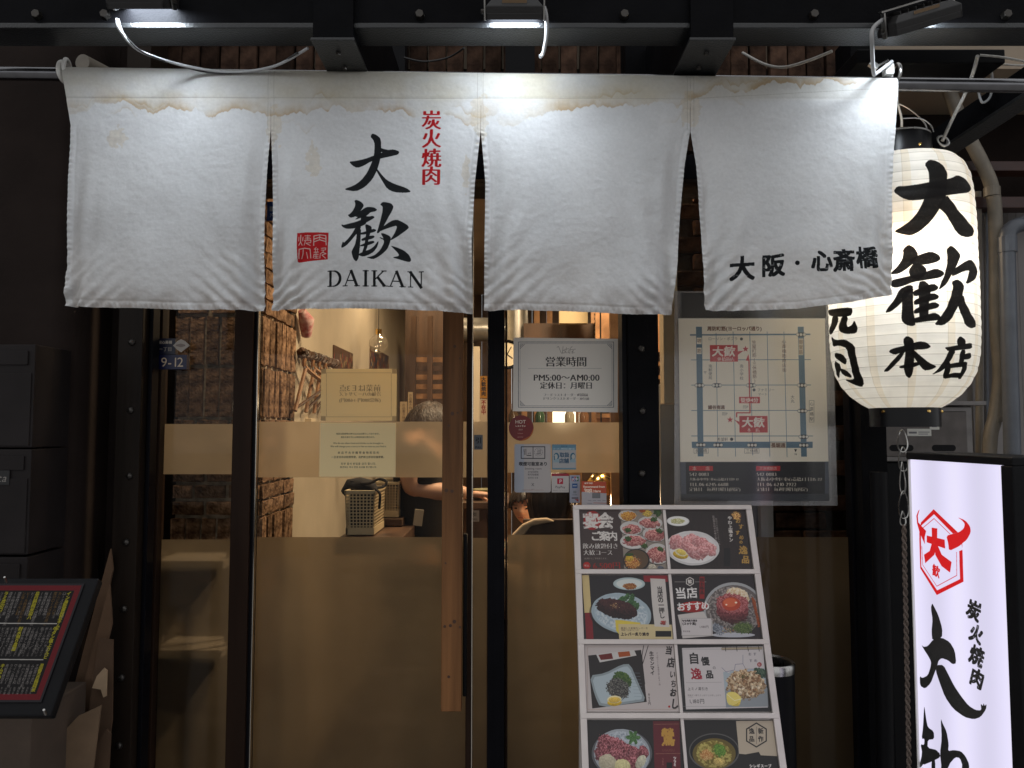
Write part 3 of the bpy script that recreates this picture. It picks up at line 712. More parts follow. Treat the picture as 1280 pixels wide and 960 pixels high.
pane_noren([(85, 341), (168, 341.5), (210, 343), (300, 342), (392, 339)], [(85, 602), (168, 601), (230, 594), (300, 590), (394, 591)], [(0, 88), (1, 91.5)], [(0, 388), (.5, 390), (1, 392)], 202)
pane_noren([(85, 602), (168, 601.5), (230, 607), (300, 606), (394, 605)], [(85, 861), (168, 860.5), (210, 854), (260, 850), (330, 845), (398, 838)], [(0, 91.5), (1, 95)], [(0, 389), (.4, 392), (.8, 397), (1, 394)], 303)
pane_noren([(85, 861), (168, 861), (210, 868), (300, 876), (392, 882)], [(85, 1120), (130, 1118), (200, 1113), (300, 1112), (375, 1114)], [(0, 95), (1, 98)], [(0, 388), (.15, 391), (.45, 390), (.75, 381), (1, 369)], 404)

rd = thing('curtain_rod', 'steel rod carrying the white curtain, running out past its right end', 'rod', at(640, 99, YN + .02))
MB().cyl(at(-60, 91, YN + .017), at(1360, 108.5, YN + .017), .0155, n=24).build('tube', M['rod'], rd, smooth=True)
# end ring at left and clip at right
ring = thing('rod_ring', 'white ring tied round the rod at the left end of the curtain', 'ring', at(80, 90, YN))
def torus(c, ax, R_, r, n=28, k=10, sq=1.0):
    m = MB(); c = Vector(c); ax = Vector(ax).normalized(); a = ax.orthogonal().normalized(); b = ax.cross(a)
    vs = [c + (a * math.cos(t) + b * math.sin(t) * sq) * (R_ + r * math.cos(p)) + ax * r * math.sin(p) for t in [2 * math.pi * i / n for i in range(n)] for p in [2 * math.pi * j / k for j in range(k)]]
    fs = [(i * k + j, ((i + 1) % n) * k + j, ((i + 1) % n) * k + (j + 1) % k, i * k + (j + 1) % k) for i in range(n) for j in range(k)]
    return m.add(vs, fs)
torus(at(80, 90, YN + .012), (1, 0, 0), .021, .0055).build('ring', M['white_plastic'], ring, smooth=True)
torus(at(84, 88, YN + .012), (1, .25, 0), .024, .0045).build('tie', M['paper'], ring, smooth=True)
clip_ = thing('rod_clamp', 'metal clamp with a white block on the rod above the curtain right corner', 'clamp', at(1108, 88, YN))
MB().obox(at(1110, 88, YN), .020, .02, .024).build('block', M['white_plastic'], clip_, bevel=.002)
torus(at(1120, 92, YN + .014), (1, 0, 0), .02, .004).build('ring', M['steel'], clip_, smooth=True)
MB().obox(at(1092, 82, YN + .01), .022, .012, .012, Matrix.Rotation(.6, 3, 'Y')).build('latch', M['steel'], clip_, bevel=.001)
MB().obox(at(1102, 80, YN + .01), .034, .008, .005, Matrix.Rotation(-.5, 3, 'Y')).build('lever', M['steel'], clip_, bevel=.001)

def cable(label, pts, r, m, name='cable', cat='cable', sub=8):
    P = [at(*p) for p in pts]; b = MB().tube(P, r, 8, sub); o = b.build(name, m, None, smooth=True, loc=P[0]); return tag(o, label, cat)
cable('twin grey cable drooping from the left floodlight over the curtain top', [(146, 24, 1.5), (150, 38, 1.5), (172, 62, 1.54), (215, 78, 1.6), (262, 88, 1.635), (300, 90, 1.64), (345, 82, 1.62), (385, 60, 1.57)], .0032, M['grey_cable'])
cable('second thin cable running beside the drooping floodlight cable', [(148, 24, 1.505), (156, 44, 1.51), (180, 66, 1.55), (222, 81, 1.61), (262, 90.5, 1.637), (300, 91, 1.641), (340, 84, 1.63), (372, 66, 1.58)], .0022, M['black_cable'])
cable('short grey cable hooking down from the middle floodlight', [(680, 8, 1.49), (683, 22, 1.5), (683, 45, 1.53), (679, 66, 1.56), (675, 71, 1.56)], .0042, M['grey_cable'])
cable('thin black cable sagging between the left joist and the middle floodlight', [(505, 72, 2.15), (530, 77, 2.15), (560, 72, 2.15), (580, 60, 2.1)], .003, M['black_cable'])
cable('white cable sagging between the right joist and the right floodlight', [(928, 66, 1.9), (955, 80, 1.85), (980, 84, 1.8), (1010, 76, 1.75), (1040, 64, 1.7)], .0035, M['white_cord'])
cable('grey cable dropping from the right floodlight to the rod clamp', [(1104, 24, 1.5), (1091, 36, 1.49), (1090, 55, 1.5), (1092, 90, 1.58), (1096, 91, 1.62), (1115, 77, 1.64)], .0042, M['grey_cable'])
cable('pale cable looping under the beam at the far right', [(1225, 69, 1.75), (1255, 72, 1.75), (1290, 79, 1.75)], .003, M['white_cord'])
cable('thin pale cable sagging below the beam at the top right corner', [(1228, 70, 1.8), (1252, 80, 1.8), (1290, 82, 1.8)], .0025, M['white_cord'])
cable('grey loop of cable hanging behind the rod at the far right', [(1233, 72, 1.82), (1240, 95, 1.82), (1238, 120, 1.82), (1228, 128, 1.82), (1223, 115, 1.82)], .003, M['grey_cable'])

# ------------------------------------------------------------------ paper lantern
YL = 1.90; tc_ = math.tan(math.radians(27.8)); LX = YL * tc_; LR = .173
zt, zb_ = Z(186, YL - .1), Z(510, YL - .07)
class LanternCanvas(Canvas):
    def __init__(s, res):
        s.w, s.h, s.res = 2 * math.pi * LR, zt - zb_, res; s.W, s.H = int(s.w * res), int(s.h * res)
        s.a = np.empty((s.H, s.W, 3), np.float32); s.a[:] = (.92, .92, .905); s.seed = 9
    def m1(s, px, py):
        d = ray(px, py); ox, oy = -LX, -YL; r = LR
        A = d.x ** 2 + d.y ** 2; B = 2 * (ox * d.x + oy * d.y); Cc = ox * ox + oy * oy - r * r
        t = (-B - math.sqrt(max(B * B - 4 * A * Cc, 0))) / (2 * A)
        x, y, z = d.x * t + ox, d.y * t + oy, EYE + d.z * t
        th = math.atan2(x, -y)          # 0 = faces the street, + = right
        return ((th / (2 * math.pi) + .5) * s.w * s.res, (zt - z) * s.res)
cl = LanternCanvas(1100)
def paint_lantern(c):
    n = vn(c.H, c.W, 40, 51, 4)[..., None]; c.a *= .94 + .09 * n
    c.a *= 1 + .04 * (vn(c.H, c.W, 3, 52, 2, 60)[..., None] - .5)
    for th in range(0, 360, 30):       # vertical glued paper joints
        x = int(((th + 6) % 360) / 360 * c.W); c.a[:, x:x + 22] *= np.array([.975, .955, .92])
        c.a[:, x:x + 2] *= .93
    c.blob(1175, 252, 6, 40, (.8, .74, .6), 0, .5, .1, 5, .25, 0)
    nr = 26
    for i in range(nr + 1):            # ribs showing through
        y = int(i / nr * c.H); c.a[max(0, y - 1):y + 1] *= .84; 
    K = (.03, .024, .022)
    z = Zm(1090, 180, 6.4)
    def P(z, *ps): 
        for p in ps: c.poly(z(p), K, .97, 1, .07)
    P(z, [(432, 150), (480, 108), (540, 120), (600, 170), (620, 220), (612, 290), (600, 420), (540, 520), (470, 620), (380, 700), (310, 732), (240, 722), (172, 700), (240, 660), (310, 610), (370, 540), (420, 440), (465, 300), (462, 200)],
      [(168, 378), (200, 335), (270, 333), (380, 318), (470, 300), (600, 278), (660, 263), (700, 241), (760, 270), (800, 320), (808, 360), (780, 386), (700, 395), (600, 408), (420, 440), (310, 450), (240, 430)],
      [(530, 490), (600, 400), (650, 460), (700, 540), (760, 610), (822, 690), (812, 732), (760, 747), (700, 732), (650, 660), (600, 570), (530, 500)])
    z = Zm(1090, 290, 6.4)
    P(z, [(245, 140), (290, 98), (340, 125), (372, 180), (330, 250), (270, 300), (210, 335), (152, 340), (155, 320), (200, 280), (240, 220), (250, 170)],
      [(310, 215), (380, 180), (470, 153), (530, 180), (550, 215), (520, 240), (430, 262), (330, 262), (300, 240)],
      [(290, 310), (330, 250), (400, 260), (437, 295), (430, 340), (380, 380), (310, 370)],
      [(152, 385), (240, 365), (330, 345), (430, 318), (510, 289), (572, 315), (577, 340), (540, 366), (440, 382), (330, 398), (250, 432), (190, 447), (152, 437)],
      [(220, 455), (300, 420), (335, 440), (280, 510), (210, 590), (150, 637), (103, 647), (130, 600), (180, 540)],
      [(238, 480), (330, 435), (327, 530), (330, 640), (352, 740), (320, 754), (270, 742), (233, 706), (240, 600)],
      [(370, 400), (420, 388), (455, 420), (472, 480), (455, 560), (450, 690), (378, 705), (375, 560)],
      [(325, 475), (400, 440), (490, 410), (532, 440), (520, 464), (430, 492), (335, 518)],
      [(335, 545), (420, 510), (490, 486), (535, 510), (525, 537), (440, 557), (335, 588)],
      [(335, 620), (420, 580), (500, 558), (540, 580), (525, 607), (440, 627), (335, 658)],
      [(320, 695), (420, 665), (500, 643), (542, 665), (552, 702), (440, 714), (335, 728)],
      [(595, 140), (630, 105), (680, 140), (710, 185), (692, 240), (640, 330), (600, 412), (530, 467), (545, 420), (580, 340), (605, 230)],
      [(640, 305), (720, 250), (785, 216), (832, 260), (847, 330), (820, 382), (748, 422), (765, 350), (780, 308), (740, 310), (660, 348), (636, 352)],
      [(637, 400), (680, 376), (722, 400), (737, 440), (722, 520), (682, 610), (632, 702), (570, 747), (498, 742), (530, 700), (590, 620), (630, 520), (650, 440)],
      [(690, 560), (728, 495), (750, 570), (790, 650), (834, 730), (832, 757), (790, 772), (750, 747), (718, 660), (688, 590)])
    z = Zm(1020, 360, 5.333)
    P(z, [(578, 345), (605, 316), (650, 340), (657, 400), (657, 500), (650, 570), (630, 599), (600, 582), (583, 530), (598, 420)],
      [(480, 425), (500, 405), (600, 380), (690, 353), (740, 361), (772, 390), (740, 406), (640, 412), (560, 432), (520, 444)],
      [(600, 410), (565, 470), (510, 522), (470, 555), (435, 555), (480, 510), (540, 450), (570, 420)],
      [(640, 400), (700, 450), (760, 495), (824, 520), (780, 542), (730, 547), (680, 492), (635, 435)],
      [(548, 520), (610, 505), (690, 488), (702, 508), (650, 527), (560, 534)],
      [(943, 345), (965, 318), (1002, 345), (1007, 380), (958, 392)],
      [(860, 395), (900, 390), (960, 378), (1047, 363), (1050, 402), (960, 412), (890, 422)],
      [(900, 400), (942, 415), (915, 480), (870, 547), (792, 577), (830, 540), (870, 480)],
      [(973, 412), (1007, 408), (1007, 505), (973, 505)], [(980, 446), (1040, 428), (1054, 455), (1040, 472), (985, 477)],
      [(878, 500), (917, 490), (927, 570), (915, 602), (883, 592)], [(900, 506), (960, 494), (1030, 488), (1037, 520), (960, 527), (915, 532)],
      [(1003, 495), (1037, 500), (1032, 602), (1003, 602)], [(905, 575), (960, 560), (1020, 563), (1027, 597), (960, 592), (905, 600)],
      [(80, 150), (130, 138), (235, 128), (244, 160), (230, 187), (160, 192), (110, 188), (85, 180)],
      [(115, 180), (152, 188), (137, 260), (100, 314), (78, 300), (100, 240)],
      [(172, 188), (212, 188), (202, 240), (210, 262), (240, 245), (255, 213), (277, 265), (270, 302), (200, 307), (153, 290), (150, 250)],
      [(100, 318), (130, 348), (190, 341), (252, 380), (257, 440), (267, 540), (277, 632), (240, 660), (190, 642), (138, 610), (190, 610), (213, 600), (213, 500), (198, 400), (150, 382), (108, 392)],
      [(118, 430), (170, 440), (192, 480), (180, 512), (150, 492), (118, 462)], [(108, 480), (152, 512), (120, 592), (103, 602)],
      [(128, 528), (180, 550), (202, 580), (192, 600), (148, 582)])
    # red small print up behind the curtain corner on the left
    c.poly([(1038, 300), (1056, 296), (1058, 345), (1040, 350)], K, .97, 1)
paint_lantern(cl)
mlan = printmat('lantern_paper', cl.image('lantern_print'), .6, 0, 0, 0, spec=.3, trans=.5)
lan = thing('paper_lantern', 'big white paper lantern with black brush characters, hanging right of the curtain', 'lantern', (LX, YL, zb_ - .03))
def build_lantern():
    nth, nz = 120, 26 * 6 + 1
    prof_y = [0, .006, .02, .045, .09, .16, .28, .5, .72, .80, .86, .91, .95, .98, 1.0]
    prof_r = [.48, .66, .79, .875, .94, .975, .992, 1.0, .995, .975, .93, .84, .72, .58, .46]
    vs, uv, fs = [], [], []
    for j in range(nz):
        v = j / (nz - 1); r = LR * np.interp(v, prof_y, prof_r) * (1 + .007 * (abs(math.sin(math.pi * j / 6)) - .5))
        for i in range(nth + 1):
            th = (i / nth - .5) * 2 * math.pi; rr = r * (1 + .0022 * math.cos(th * 12) + .003 * (mnoise.noise(Vector((th * 2, v * 6, 1)))))
            vs.append((rr * math.sin(th) + LX, YL - rr * math.cos(th), zt - v * (zt - zb_))); uv.append((i / nth, 1 - v))
    for j in range(nz - 1):
        for i in range(nth): a = j * (nth + 1) + i; fs.append((a, a + nth + 1, a + nth + 2, a + 1))
    m = MB(); m.add(vs, fs); o = m.build('paper_shade', mlan, lan, fixn=False); me = o.data
    ul = me.uv_layers.new(name='uv')
    for lp in me.loops: ul.data[lp.index].uv = uv[lp.vertex_index]
    me.polygons.foreach_set('use_smooth', [True] * len(me.polygons))
build_lantern()
rb = .082
MB().lathe([(rb - .004, 0), (rb, 0), (rb, -.048), (rb - .004, -.048), (rb - .004, 0)], (LX, YL, zb_ + .002), 48).build('bottom_ring', M['rubber'], lan, smooth=True)
MB().lathe([(rb - .004, 0), (rb, 0), (rb, .06), (rb - .004, .06), (rb - .004, 0)], (LX, YL, zt - .002), 48).build('top_ring', M['rubber'], lan, smooth=True)
for a in (-62, 12, 60):
    for zz, nm in ((zb_ - .008, 1), (zt + .02, 1)):
        t_ = math.radians(a); p = Vector((LX + rb * math.sin(t_), YL - rb * math.cos(t_), zz)); q = p + Vector((math.sin(t_), -math.cos(t_), 0)) * .004
        MB().cyl(p, q, .0045, .003, 10).build('screw', M['brass'], lan)
torus((LX, YL, zt + .062), (0, 0, 1), rb - .003, .003).build('wire_hoop', M['steel'], lan, smooth=True)
MB().tube([(LX - rb, YL, zt + .05), (LX - rb * .9, YL, zt + .11), (LX, YL, zt + .16), (LX + rb * .9, YL, zt + .11), (LX + rb, YL, zt + .05)], .002, 6, 8).build('handle', M['steel'], lan, smooth=True)
bp_ = Vector((LX - .045, YL - .075, Z(318, YL)))
M['bulb'] = mat('lit_bulb', (1, .9, .7), .3, emit=(1.0, .72, .38), es=18)
MB().lathe([(0, -.022), (.014, -.017), (.021, 0), (.015, .018), (.008, .03), (0, .034)], bp_, 16).build('bulb', M['bulb'], lan, smooth=True)
MB().cyl(bp_ + Vector((0, 0, .03)), bp_ + Vector((0, 0, .075)), .012, n=12).build('socket', M['plastic_black'], lan)
MB().tube([bp_ + Vector((0, 0, .07)), bp_ + Vector((.01, .03, .2)), (LX, YL, zt + .08)], .003, 6, 6).build('flex', M['black_cable'], lan)
ld = bpy.data.lights.new('lantern_bulb', 'POINT'); ld.energy = 3.2; ld.color = (1.0, .95, .87); ld.shadow_soft_size = .03
l2 = bpy.data.lights.new('added_warm_glow', 'POINT'); l2.energy = .35; l2.color = (1, .62, .28); l2.shadow_soft_size = .02; l2o = bpy.data.objects.new('added_warm_glow_light', l2); COL.objects.link(l2o); l2o.location = bp_ + Vector((-.012, -.035, 0)) - lan.location; l2o.parent = lan  # second point light added beside the bulb for a warm spot
lo = bpy.data.objects.new('lantern_bulb_light', ld); COL.objects.link(lo); lo.location = Vector((LX - .025, YL - .035, zt * .55 + zb_ * .45)) - lan.location; lo.parent = lan
cable('white cord holding the lantern from the beam on its right', [(1178, 176, 1.86), (1190, 150, 1.85), (1205, 120, 1.8), (1216, 92, 1.75), (1222, 70, 1.7)], .0042, M['white_cord'], 'lantern_cord', 'cord')
cable('thin white cord beside the curtain end holding the lantern top', [(1126, 180, 1.9), (1127, 150, 1.88), (1122, 128, 1.82), (1121, 105, 1.72)], .003, M['white_cord'], 'lantern_cord', 'cord')
cable('thin dark wire arching over the lantern top', [(1128, 148, 1.85), (1150, 148, 1.85), (1163, 156, 1.85), (1167, 165, 1.85)], .0015, M['grey_cable'], 'wire', 'wire')
hk = thing('cord_hook', 'small steel hook joining the white cord to the lantern top', 'hook', at(1178, 176, 1.86))
torus(at(1179, 176, 1.86), (.3, 1, 0), .010, .0022, sq=1.5).build('ring', M['steel'], hk, smooth=True)
MB().tube([at(1180, 170, 1.86), at(1184, 176, 1.86), at(1181, 183, 1.86), at(1175, 180, 1.86)], .002, 6, 4).build('hook', M['steel'], hk, smooth=True)
# ------------------------------------------------------------------ ground and shopfront
tag(MB().box(-40, 40, -40, 60, -.3, 0).build('ground', M['asphalt']), kind='structure')
YG = 2.12
fr = thing('shopfront', 'dark steel and glass restaurant front with bolted columns behind the curtain', 'shopfront', (0, YG, 0))
ztop = Z(228, YG)
def strip(name, p0, p1, y0, y1, m, z0=0.0, z1=None, par=fr, bevel=.0015, py=600):
    return MB().box(X(p0, y0, py), X(p1, y0, py), y0, y1, z0, z1 or ztop).build(name, m, par, bevel=bevel)
strip('column', 142, 173, 2.02, 2.12, M['column'], z1=2.62)
strip('side_frame', 181, 186, 2.05, 2.09, M['frame']); strip('side_frame', 191.5, 198, 2.10, 2.14, M['bronze'])
boltm = None
def bolts(px, ys, Y, par):
    global boltm
    for i, (x, y) in enumerate(zip(px, ys)):
        p = at(x, y, Y)
        if boltm is None:
            boltm = MB().lathe([(.0, -.008), (.006, -.0075), (.0088, -.004), (.0098, 0), (.0098, .002)], p, 12, 'y').build('bolt', M['bolt'], par, smooth=True); 
            me = boltm.data; off = p - wloc(par)
            for v in me.vertices: v.co -= off
            boltm.location = off
        else: share('bolt', boltm, p, par)
bolts([165, 163.5, 162, 158, 155, 152, 149], [428, 513, 595, 678, 761, 847, 932], 2.02, fr)
strip('door_stile', 289, 312.5, 2.075, 2.13, M['bronze'])
strip('stile_edge', 313, 317.5, 2.085, 2.12, M['frame']); strip('edge_trim', 318, 319.4, 2.09, 2.105, M['chrome'], bevel=0)
strip('door_stile', 583, 589.5, 2.10, 2.135, M['bronze']); strip('edge_trim', 590, 591, 2.11, 2.13, M['chrome'], bevel=0)
strip('mullion', 609.5, 630.5, 2.06, 2.14, M['frame'])
for a in (613, 617.5, 626): strip('mullion_rib', a, a + 1.2, 2.0585, 2.0605, M['frame'], bevel=0)
strip('mullion_edge', 631.5, 634, 2.10, 2.13, M['bronze'])
strip('column', 786.5, 825, 2.03, 2.12, M['black_steel'], z1=2.62)
strip('column_edge', 779, 786, 2.045, 2.12, M['frame'])
bolts([801.5, 803, 802.5, 803, 803], [436, 514, 592, 671, 750], 2.03, fr)
strip('side_frame', 1064, 1074, 2.10, 2.14, M['frame']); strip('column', 1078, 1110, 2.05, 2.15, M['black_steel'], z1=2.62)
hb0 = MB().box(X(142, 2.06), X(1110, 2.06), 2.09, 2.16, ztop, Z(198, YG)).build('header', M['frame'], fr, bevel=.002)
MB().box(X(142, 2.06), X(1110, 2.06), 2.06, 2.16, -.0, .05).build('threshold', M['bronze'], fr, bevel=.002)
def pane(p0, p1, films=((527, 597), (673, None))):
    g = MB().box(X(p0, YG), X(p1, YG), YG, YG + .006, .05, ztop).build('glass_pane', M['glass'], fr)
    for a, b in films:
        low = b is None
        z1 = Z(a, YG); z0 = Z(b, YG) if b else .06
        MB().add([(X(p0, YG) + .001, YG + .0095, z0), (X(p1, YG) - .001, YG + .0095, z0), (X(p1, YG) - .001, YG + .0095, z1), (X(p0, YG) + .001, YG + .0095, z1)], [(0, 1, 2, 3)]).build('frosted_film', M['film_dim' if low else 'film'], g, fixn=False)
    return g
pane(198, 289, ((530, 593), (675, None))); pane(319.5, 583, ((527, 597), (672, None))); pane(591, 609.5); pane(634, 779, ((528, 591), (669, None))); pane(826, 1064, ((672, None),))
# wooden pull
pull = thing('wooden_door_pull', 'long knotty pine plank serving as the sliding door pull', 'door pull', at(566, 640, 2.0))
MB().box(X(552.5, 2.0), X(578, 2.0), 2.0, 2.03, Z(890, 2.0), Z(240, 2.0)).build('plank', M['pine'], pull, bevel=.003)
MB().box(X(579, 2.03), X(584, 2.03), 2.035, 2.06, Z(872, 2.03), Z(668, 2.03)).build('pull_bar', M['plastic_black'], pull, bevel=.003)
for py in (700, 850, 420): MB().cyl(at(567, py, 2.03), at(567, py, 2.11), .008, n=12).build('standoff', M['steel'], pull)
for x, y, r in ((568.5, 433, 2.0), (575, 448, 1.3), (565.5, 517, 2.4), (572, 516, 1.4), (577, 513, 1.6), (561, 532, 1.6), (558, 613, 2.4), (565, 614, 2.2), (557, 704, 1.3), (556, 783, 1.8), (563, 782, 2.0), (568, 777, 2.4), (575, 784, 1.6), (561, 846, 1.8)):
    p = at(x, y, 2.0); MB().cyl(p + Vector((0, -.0004, 0)), p + Vector((0, .002, 0)), r / F * 2.0, n=10).build('knot', M['knot'], pull)

# ------------------------------------------------------------------ brickwork
def brickmesh(sx, sy, sz, seed, name='brick'):
    rg = random.Random(seed); bm = bmesh.new(); bmesh.ops.create_cube(bm, size=1)
    for v in bm.verts: v.co = Vector((v.co.x * sx, v.co.y * sy, v.co.z * sz))
    bmesh.ops.bevel(bm, geom=bm.edges[:], offset=min(sx, sz) * .055, segments=1, affect='EDGES')
    for v in bm.verts: v.co += Vector((rg.uniform(-1, 1) * .0028, rg.uniform(-1, 1) * .003, rg.uniform(-1, 1) * .0028))
    me = bpy.data.meshes.new(name); bm.to_mesh(me); bm.free(); return me
def putbrick(me, m, c, par, rz=0, ry=0):
    if not me.materials: me.materials.append(m)
    o = bpy.data.objects.new('brick', me); link(o, par); o.location = Vector(c) - wloc(par); o.rotation_euler = (0, ry, rz); return o
rg = random.Random(3)
# soldier course above the door
YW = 2.25
bw = thing('brick_wall', 'dark brick wall of upright bricks seen between the beam and the curtain', 'wall', (0, YW, 2.2))
x0, x1 = X(142, YW), X(1110, YW)
z0w = Z(198, YW) - .08
MB().box(x0, x1, YW + .012, YW + .15, z0w, z0w + 1.0).build('mortar_bed', M['mortar_dark'], bw)
bmeshes = [brickmesh(.052, .03, .2, i) for i in range(5)]
pitch = .0585; nb_ = int((x1 - x0) / pitch)
for r in range(3):
    zc = Z(62, YW) - .02 - .21 * (r - 1)
    for i in range(nb_):
        x = x0 + pitch * (i + .5) + rg.uniform(-.002, .002)
        pxi = 640 + x / YW * F
        if r == 1 or r == 2 or r == 0:
            putbrick(rg.choice(bmeshes), M['brick_dark'], (x, YW + rg.uniform(-.003, .004), zc), bw)
for a, b in ((474, 508), (632, 668), (785, 822)):
    MB().box(X(a, 2.2, 80), X(b, 2.2, 80), 2.17, 2.22, Z(120, 2.2), Z(30, 2.2)).build('wall_post', M['plastic_black'], bw)
# pillar inside the door
Yp = 2.65; pxl, pxr = X(214, Yp), X(327, Yp)
pl = thing('brick_pillar', 'old brick pillar of upright and flat courses behind the left glass', 'pillar', (pxl, Yp, 0))
Ype = .5 * (3.0 + 3.06)
MB().box(pxl + .012, pxr - .012, Yp + .012, Ype, 0, 2.7).build('mortar_core', M['mortar'], pl)
rows = []   # (z0,z1,kind)
zz = Z(646, Yp); hs = (Z(523, Yp) - zz) / 6
for i in range(6): rows.append((zz + i * hs, zz + (i + 1) * hs, 'f'))
z1_ = Z(523, Yp); hS = Z(458, Yp) - z1_; rows += [(z1_, z1_ + hS, 's'), (z1_ + hS, z1_ + 2 * hS, 's')]
q = z1_ + 2 * hS
while q < 2.45: rows.append((q, q + hs, 'f')); q += hs
q = zz; rows.append((q - hS, q, 's')); q -= hS
for i in range(5): rows.append((q - hs, q, 'f')); q -= hs
rows.append((q - hS, q, 's')); q -= hS
fl = [brickmesh(.120, .035, hs - .013, 20 + i) for i in range(4)]; so = [brickmesh(.044, .035, hS - .013, 30 + i) for i in range(4)]
dpt = Ype - Yp
fls = [brickmesh(dpt / 3 - .01, .035, hs - .010, 40 + i) for i in range(3)]; sos = [brickmesh(dpt / 6 - .009, .035, hS - .010, 50 + i) for i in range(3)]
for k, (a, b, kind) in enumerate(rows):
    zc = (a + b) / 2
    if kind == 'f':
        n = 3; w = (pxr - pxl) / (n - .35)
        for i in range(n):
            xa = pxl + w * (i - (.35 if k % 2 else 0)); xb = xa + w; xa, xb = max(xa, pxl), min(xb, pxr)
            if xb - xa < .03: continue
            o = putbrick(rg.choice(fl), M['brick'], ((xa + xb) / 2, Yp + .017 + rg.uniform(-.004, .003), zc), pl); o.scale.x = (xb - xa - .01) / .124
        for i in range(3): putbrick(rg.choice(fls), M['brick'], (pxr - .014 + rg.uniform(-.004, .003), Yp + dpt * (i + .5) / 3, zc), pl, math.pi / 2)
    else:
        n = 6; w = (pxr - pxl) / n
        for i in range(n): putbrick(rg.choice(so), M['brick'], (pxl + w * (i + .5), Yp + .017 + rg.uniform(-.004, .004), zc), pl)
        for i in range(6): putbrick(rg.choice(sos), M['brick'], (pxr - .014 + rg.uniform(-.004, .003), Yp + dpt * (i + .5) / 6, zc), pl, math.pi / 2)
MB().cyl(at(354, 380, 2.98) + Vector((.03, 0, .6)), (at(354, 500, 2.98) + Vector((.03, 0, 0))).xy.to_3d(), .006, n=8).build('conduit', M['black_cable'], pl)

# ------------------------------------------------------------------ left side: wall, letterboxes, recess
lw = thing('side_wall', 'dark rendered wall at the left edge with a rounded corner', 'wall', (X(-200, 1.95), 1.95, 0))
xe = X(80, 1.95)
pr = [(xe - .05 + .05 * math.sin(t), 1.95 + .05 - .05 * math.cos(t)) for t in np.linspace(0, math.pi / 2, 9)]
P_ = [(X(-900, 1.95), 1.95)] + pr + [(xe, 2.155), (X(-900, 1.95), 2.155)]
m_ = MB(); n_ = len(P_)
m_.add([(x, y, 0) for x, y in P_] + [(x, y, 3.4) for x, y in P_], [tuple(range(n_))[::-1], tuple(range(n_, 2 * n_))] + [(i, (i + 1) % n_, n_ + (i + 1) % n_, n_ + i) for i in range(n_)])
m_.build('wall_face', M['wall_dark'], lw, smooth=True)
tag(MB().box(X(-300, 2.16), X(176, 2.12), 2.16, 2.2, 0, 3.4).build('recess_wall', M['wall_dark']), 'dark wall in the narrow recess left of the bolted column', 'wall')
cp_ = thing('wall_conduit', 'thin dark conduit with a brass cap in the left recess', 'pipe', at(123, 700, 2.12))
MB().cyl(at(118, 1000, 2.13), at(124, 418, 2.13), .008, n=12).build('tube', M['black_steel'], cp_, smooth=True)
MB().lathe([(0, .012), (.008, .01), (.01, 0), (.01, -.012), (0, -.012)], at(124, 413, 2.13), 12).build('cap', M['brass'], cp_, smooth=True)
for i, (a, b) in enumerate(((430, 560), (561, 694), (696, 830))):
    lab = ('upper charcoal letterbox on the dark left wall', 'middle charcoal letterbox with pale script on the left wall', 'lowest charcoal letterbox, behind the slanted menu board')[i]
    t = thing('letterbox', lab, 'letterbox', (X(-60, 1.8), 1.8, Z(b, 1.8)), 'letterboxes on the left wall')
    zz0, zz1 = Z(b, 1.8) + .001, Z(a, 1.8) - .001
    MB().box(X(-150, 1.8), X(38, 1.8), 1.8, 1.948, zz0, zz1).build('box', M['mailbox'], t, bevel=.002)
    MB().box(X(-146, 1.8), X(35, 1.8), 1.797, 1.80, zz0 + .004, zz1 - .07).build('door', M['mailbox'], t, bevel=.001)
    MB().box(X(-146, 1.8), X(30, 1.8), 1.796, 1.80, zz1 - .05, zz1 - .016).build('flap', M['mailbox'], t, bevel=.001)
c = cv_px((-20, 588), (12, 588), (-20, 606), 1.7955, 3000, (.05, .05, .055)); c.text('Kita', -3, 597, 14, (.5, .48, .45), shear=.3)
sheet('name_label', c, .0006, printmat('letterbox_name', c.image('letterbox_name'), .5), bpy.data.objects['letterbox.001'])

# ------------------------------------------------------------------ right side: wall, pipes, letterbox, chain
tag(MB().box(X(1110, 2.6), X(1900, 2.6), 2.6, 2.7, Z(255, 2.6), 3.6).build('upper_wall', M['wall_dark']), 'dark upper wall behind the lantern and pipes', 'wall')
rw = thing('corrugated_wall', 'pale grey corrugated sheet wall behind the pipes at the right', 'wall', (X(1200, 2.55), 2.55, 0))
m_ = MB(); xs_ = np.arange(X(1112, 2.5), X(1700, 2.5), .012); vs = []; fs = []
for i, x in enumerate(xs_):
    y = 2.5 + (.012 if (i // 3) % 2 else 0); vs += [(x, y, 0), (x, y, Z(262, 2.5))]
for i in range(len(xs_) - 1): fs.append((2 * i, 2 * i + 2, 2 * i + 3, 2 * i + 1))
m_.add(vs, fs); m_.build('sheet', M['wall_grey'], rw, fixn=False)
MB().box(xs_[0], xs_[-1], 2.53, 2.6, 0, Z(262, 2.5)).build('backing', M['wall_dark'], rw)
tag(MB().box(X(1110, 2.42), X(1700, 2.42), 2.40, 2.46, Z(262, 2.42), Z(248, 2.42)).build('wall_girder', mat('red_brown_steel', (.045, .018, .014), .5, 0, .2, 10), bevel=.002), 'red brown girder crossing the wall behind the pipes, lower one', 'girder', 'girders on the right wall')
tag(MB().box(X(1110, 2.42), X(1700, 2.42), 2.40, 2.46, Z(216, 2.42), Z(204, 2.42)).build('wall_girder', bpy.data.materials['red_brown_steel'], bevel=.002), 'red brown girder crossing the wall behind the pipes, upper one', 'girder', 'girders on the right wall')
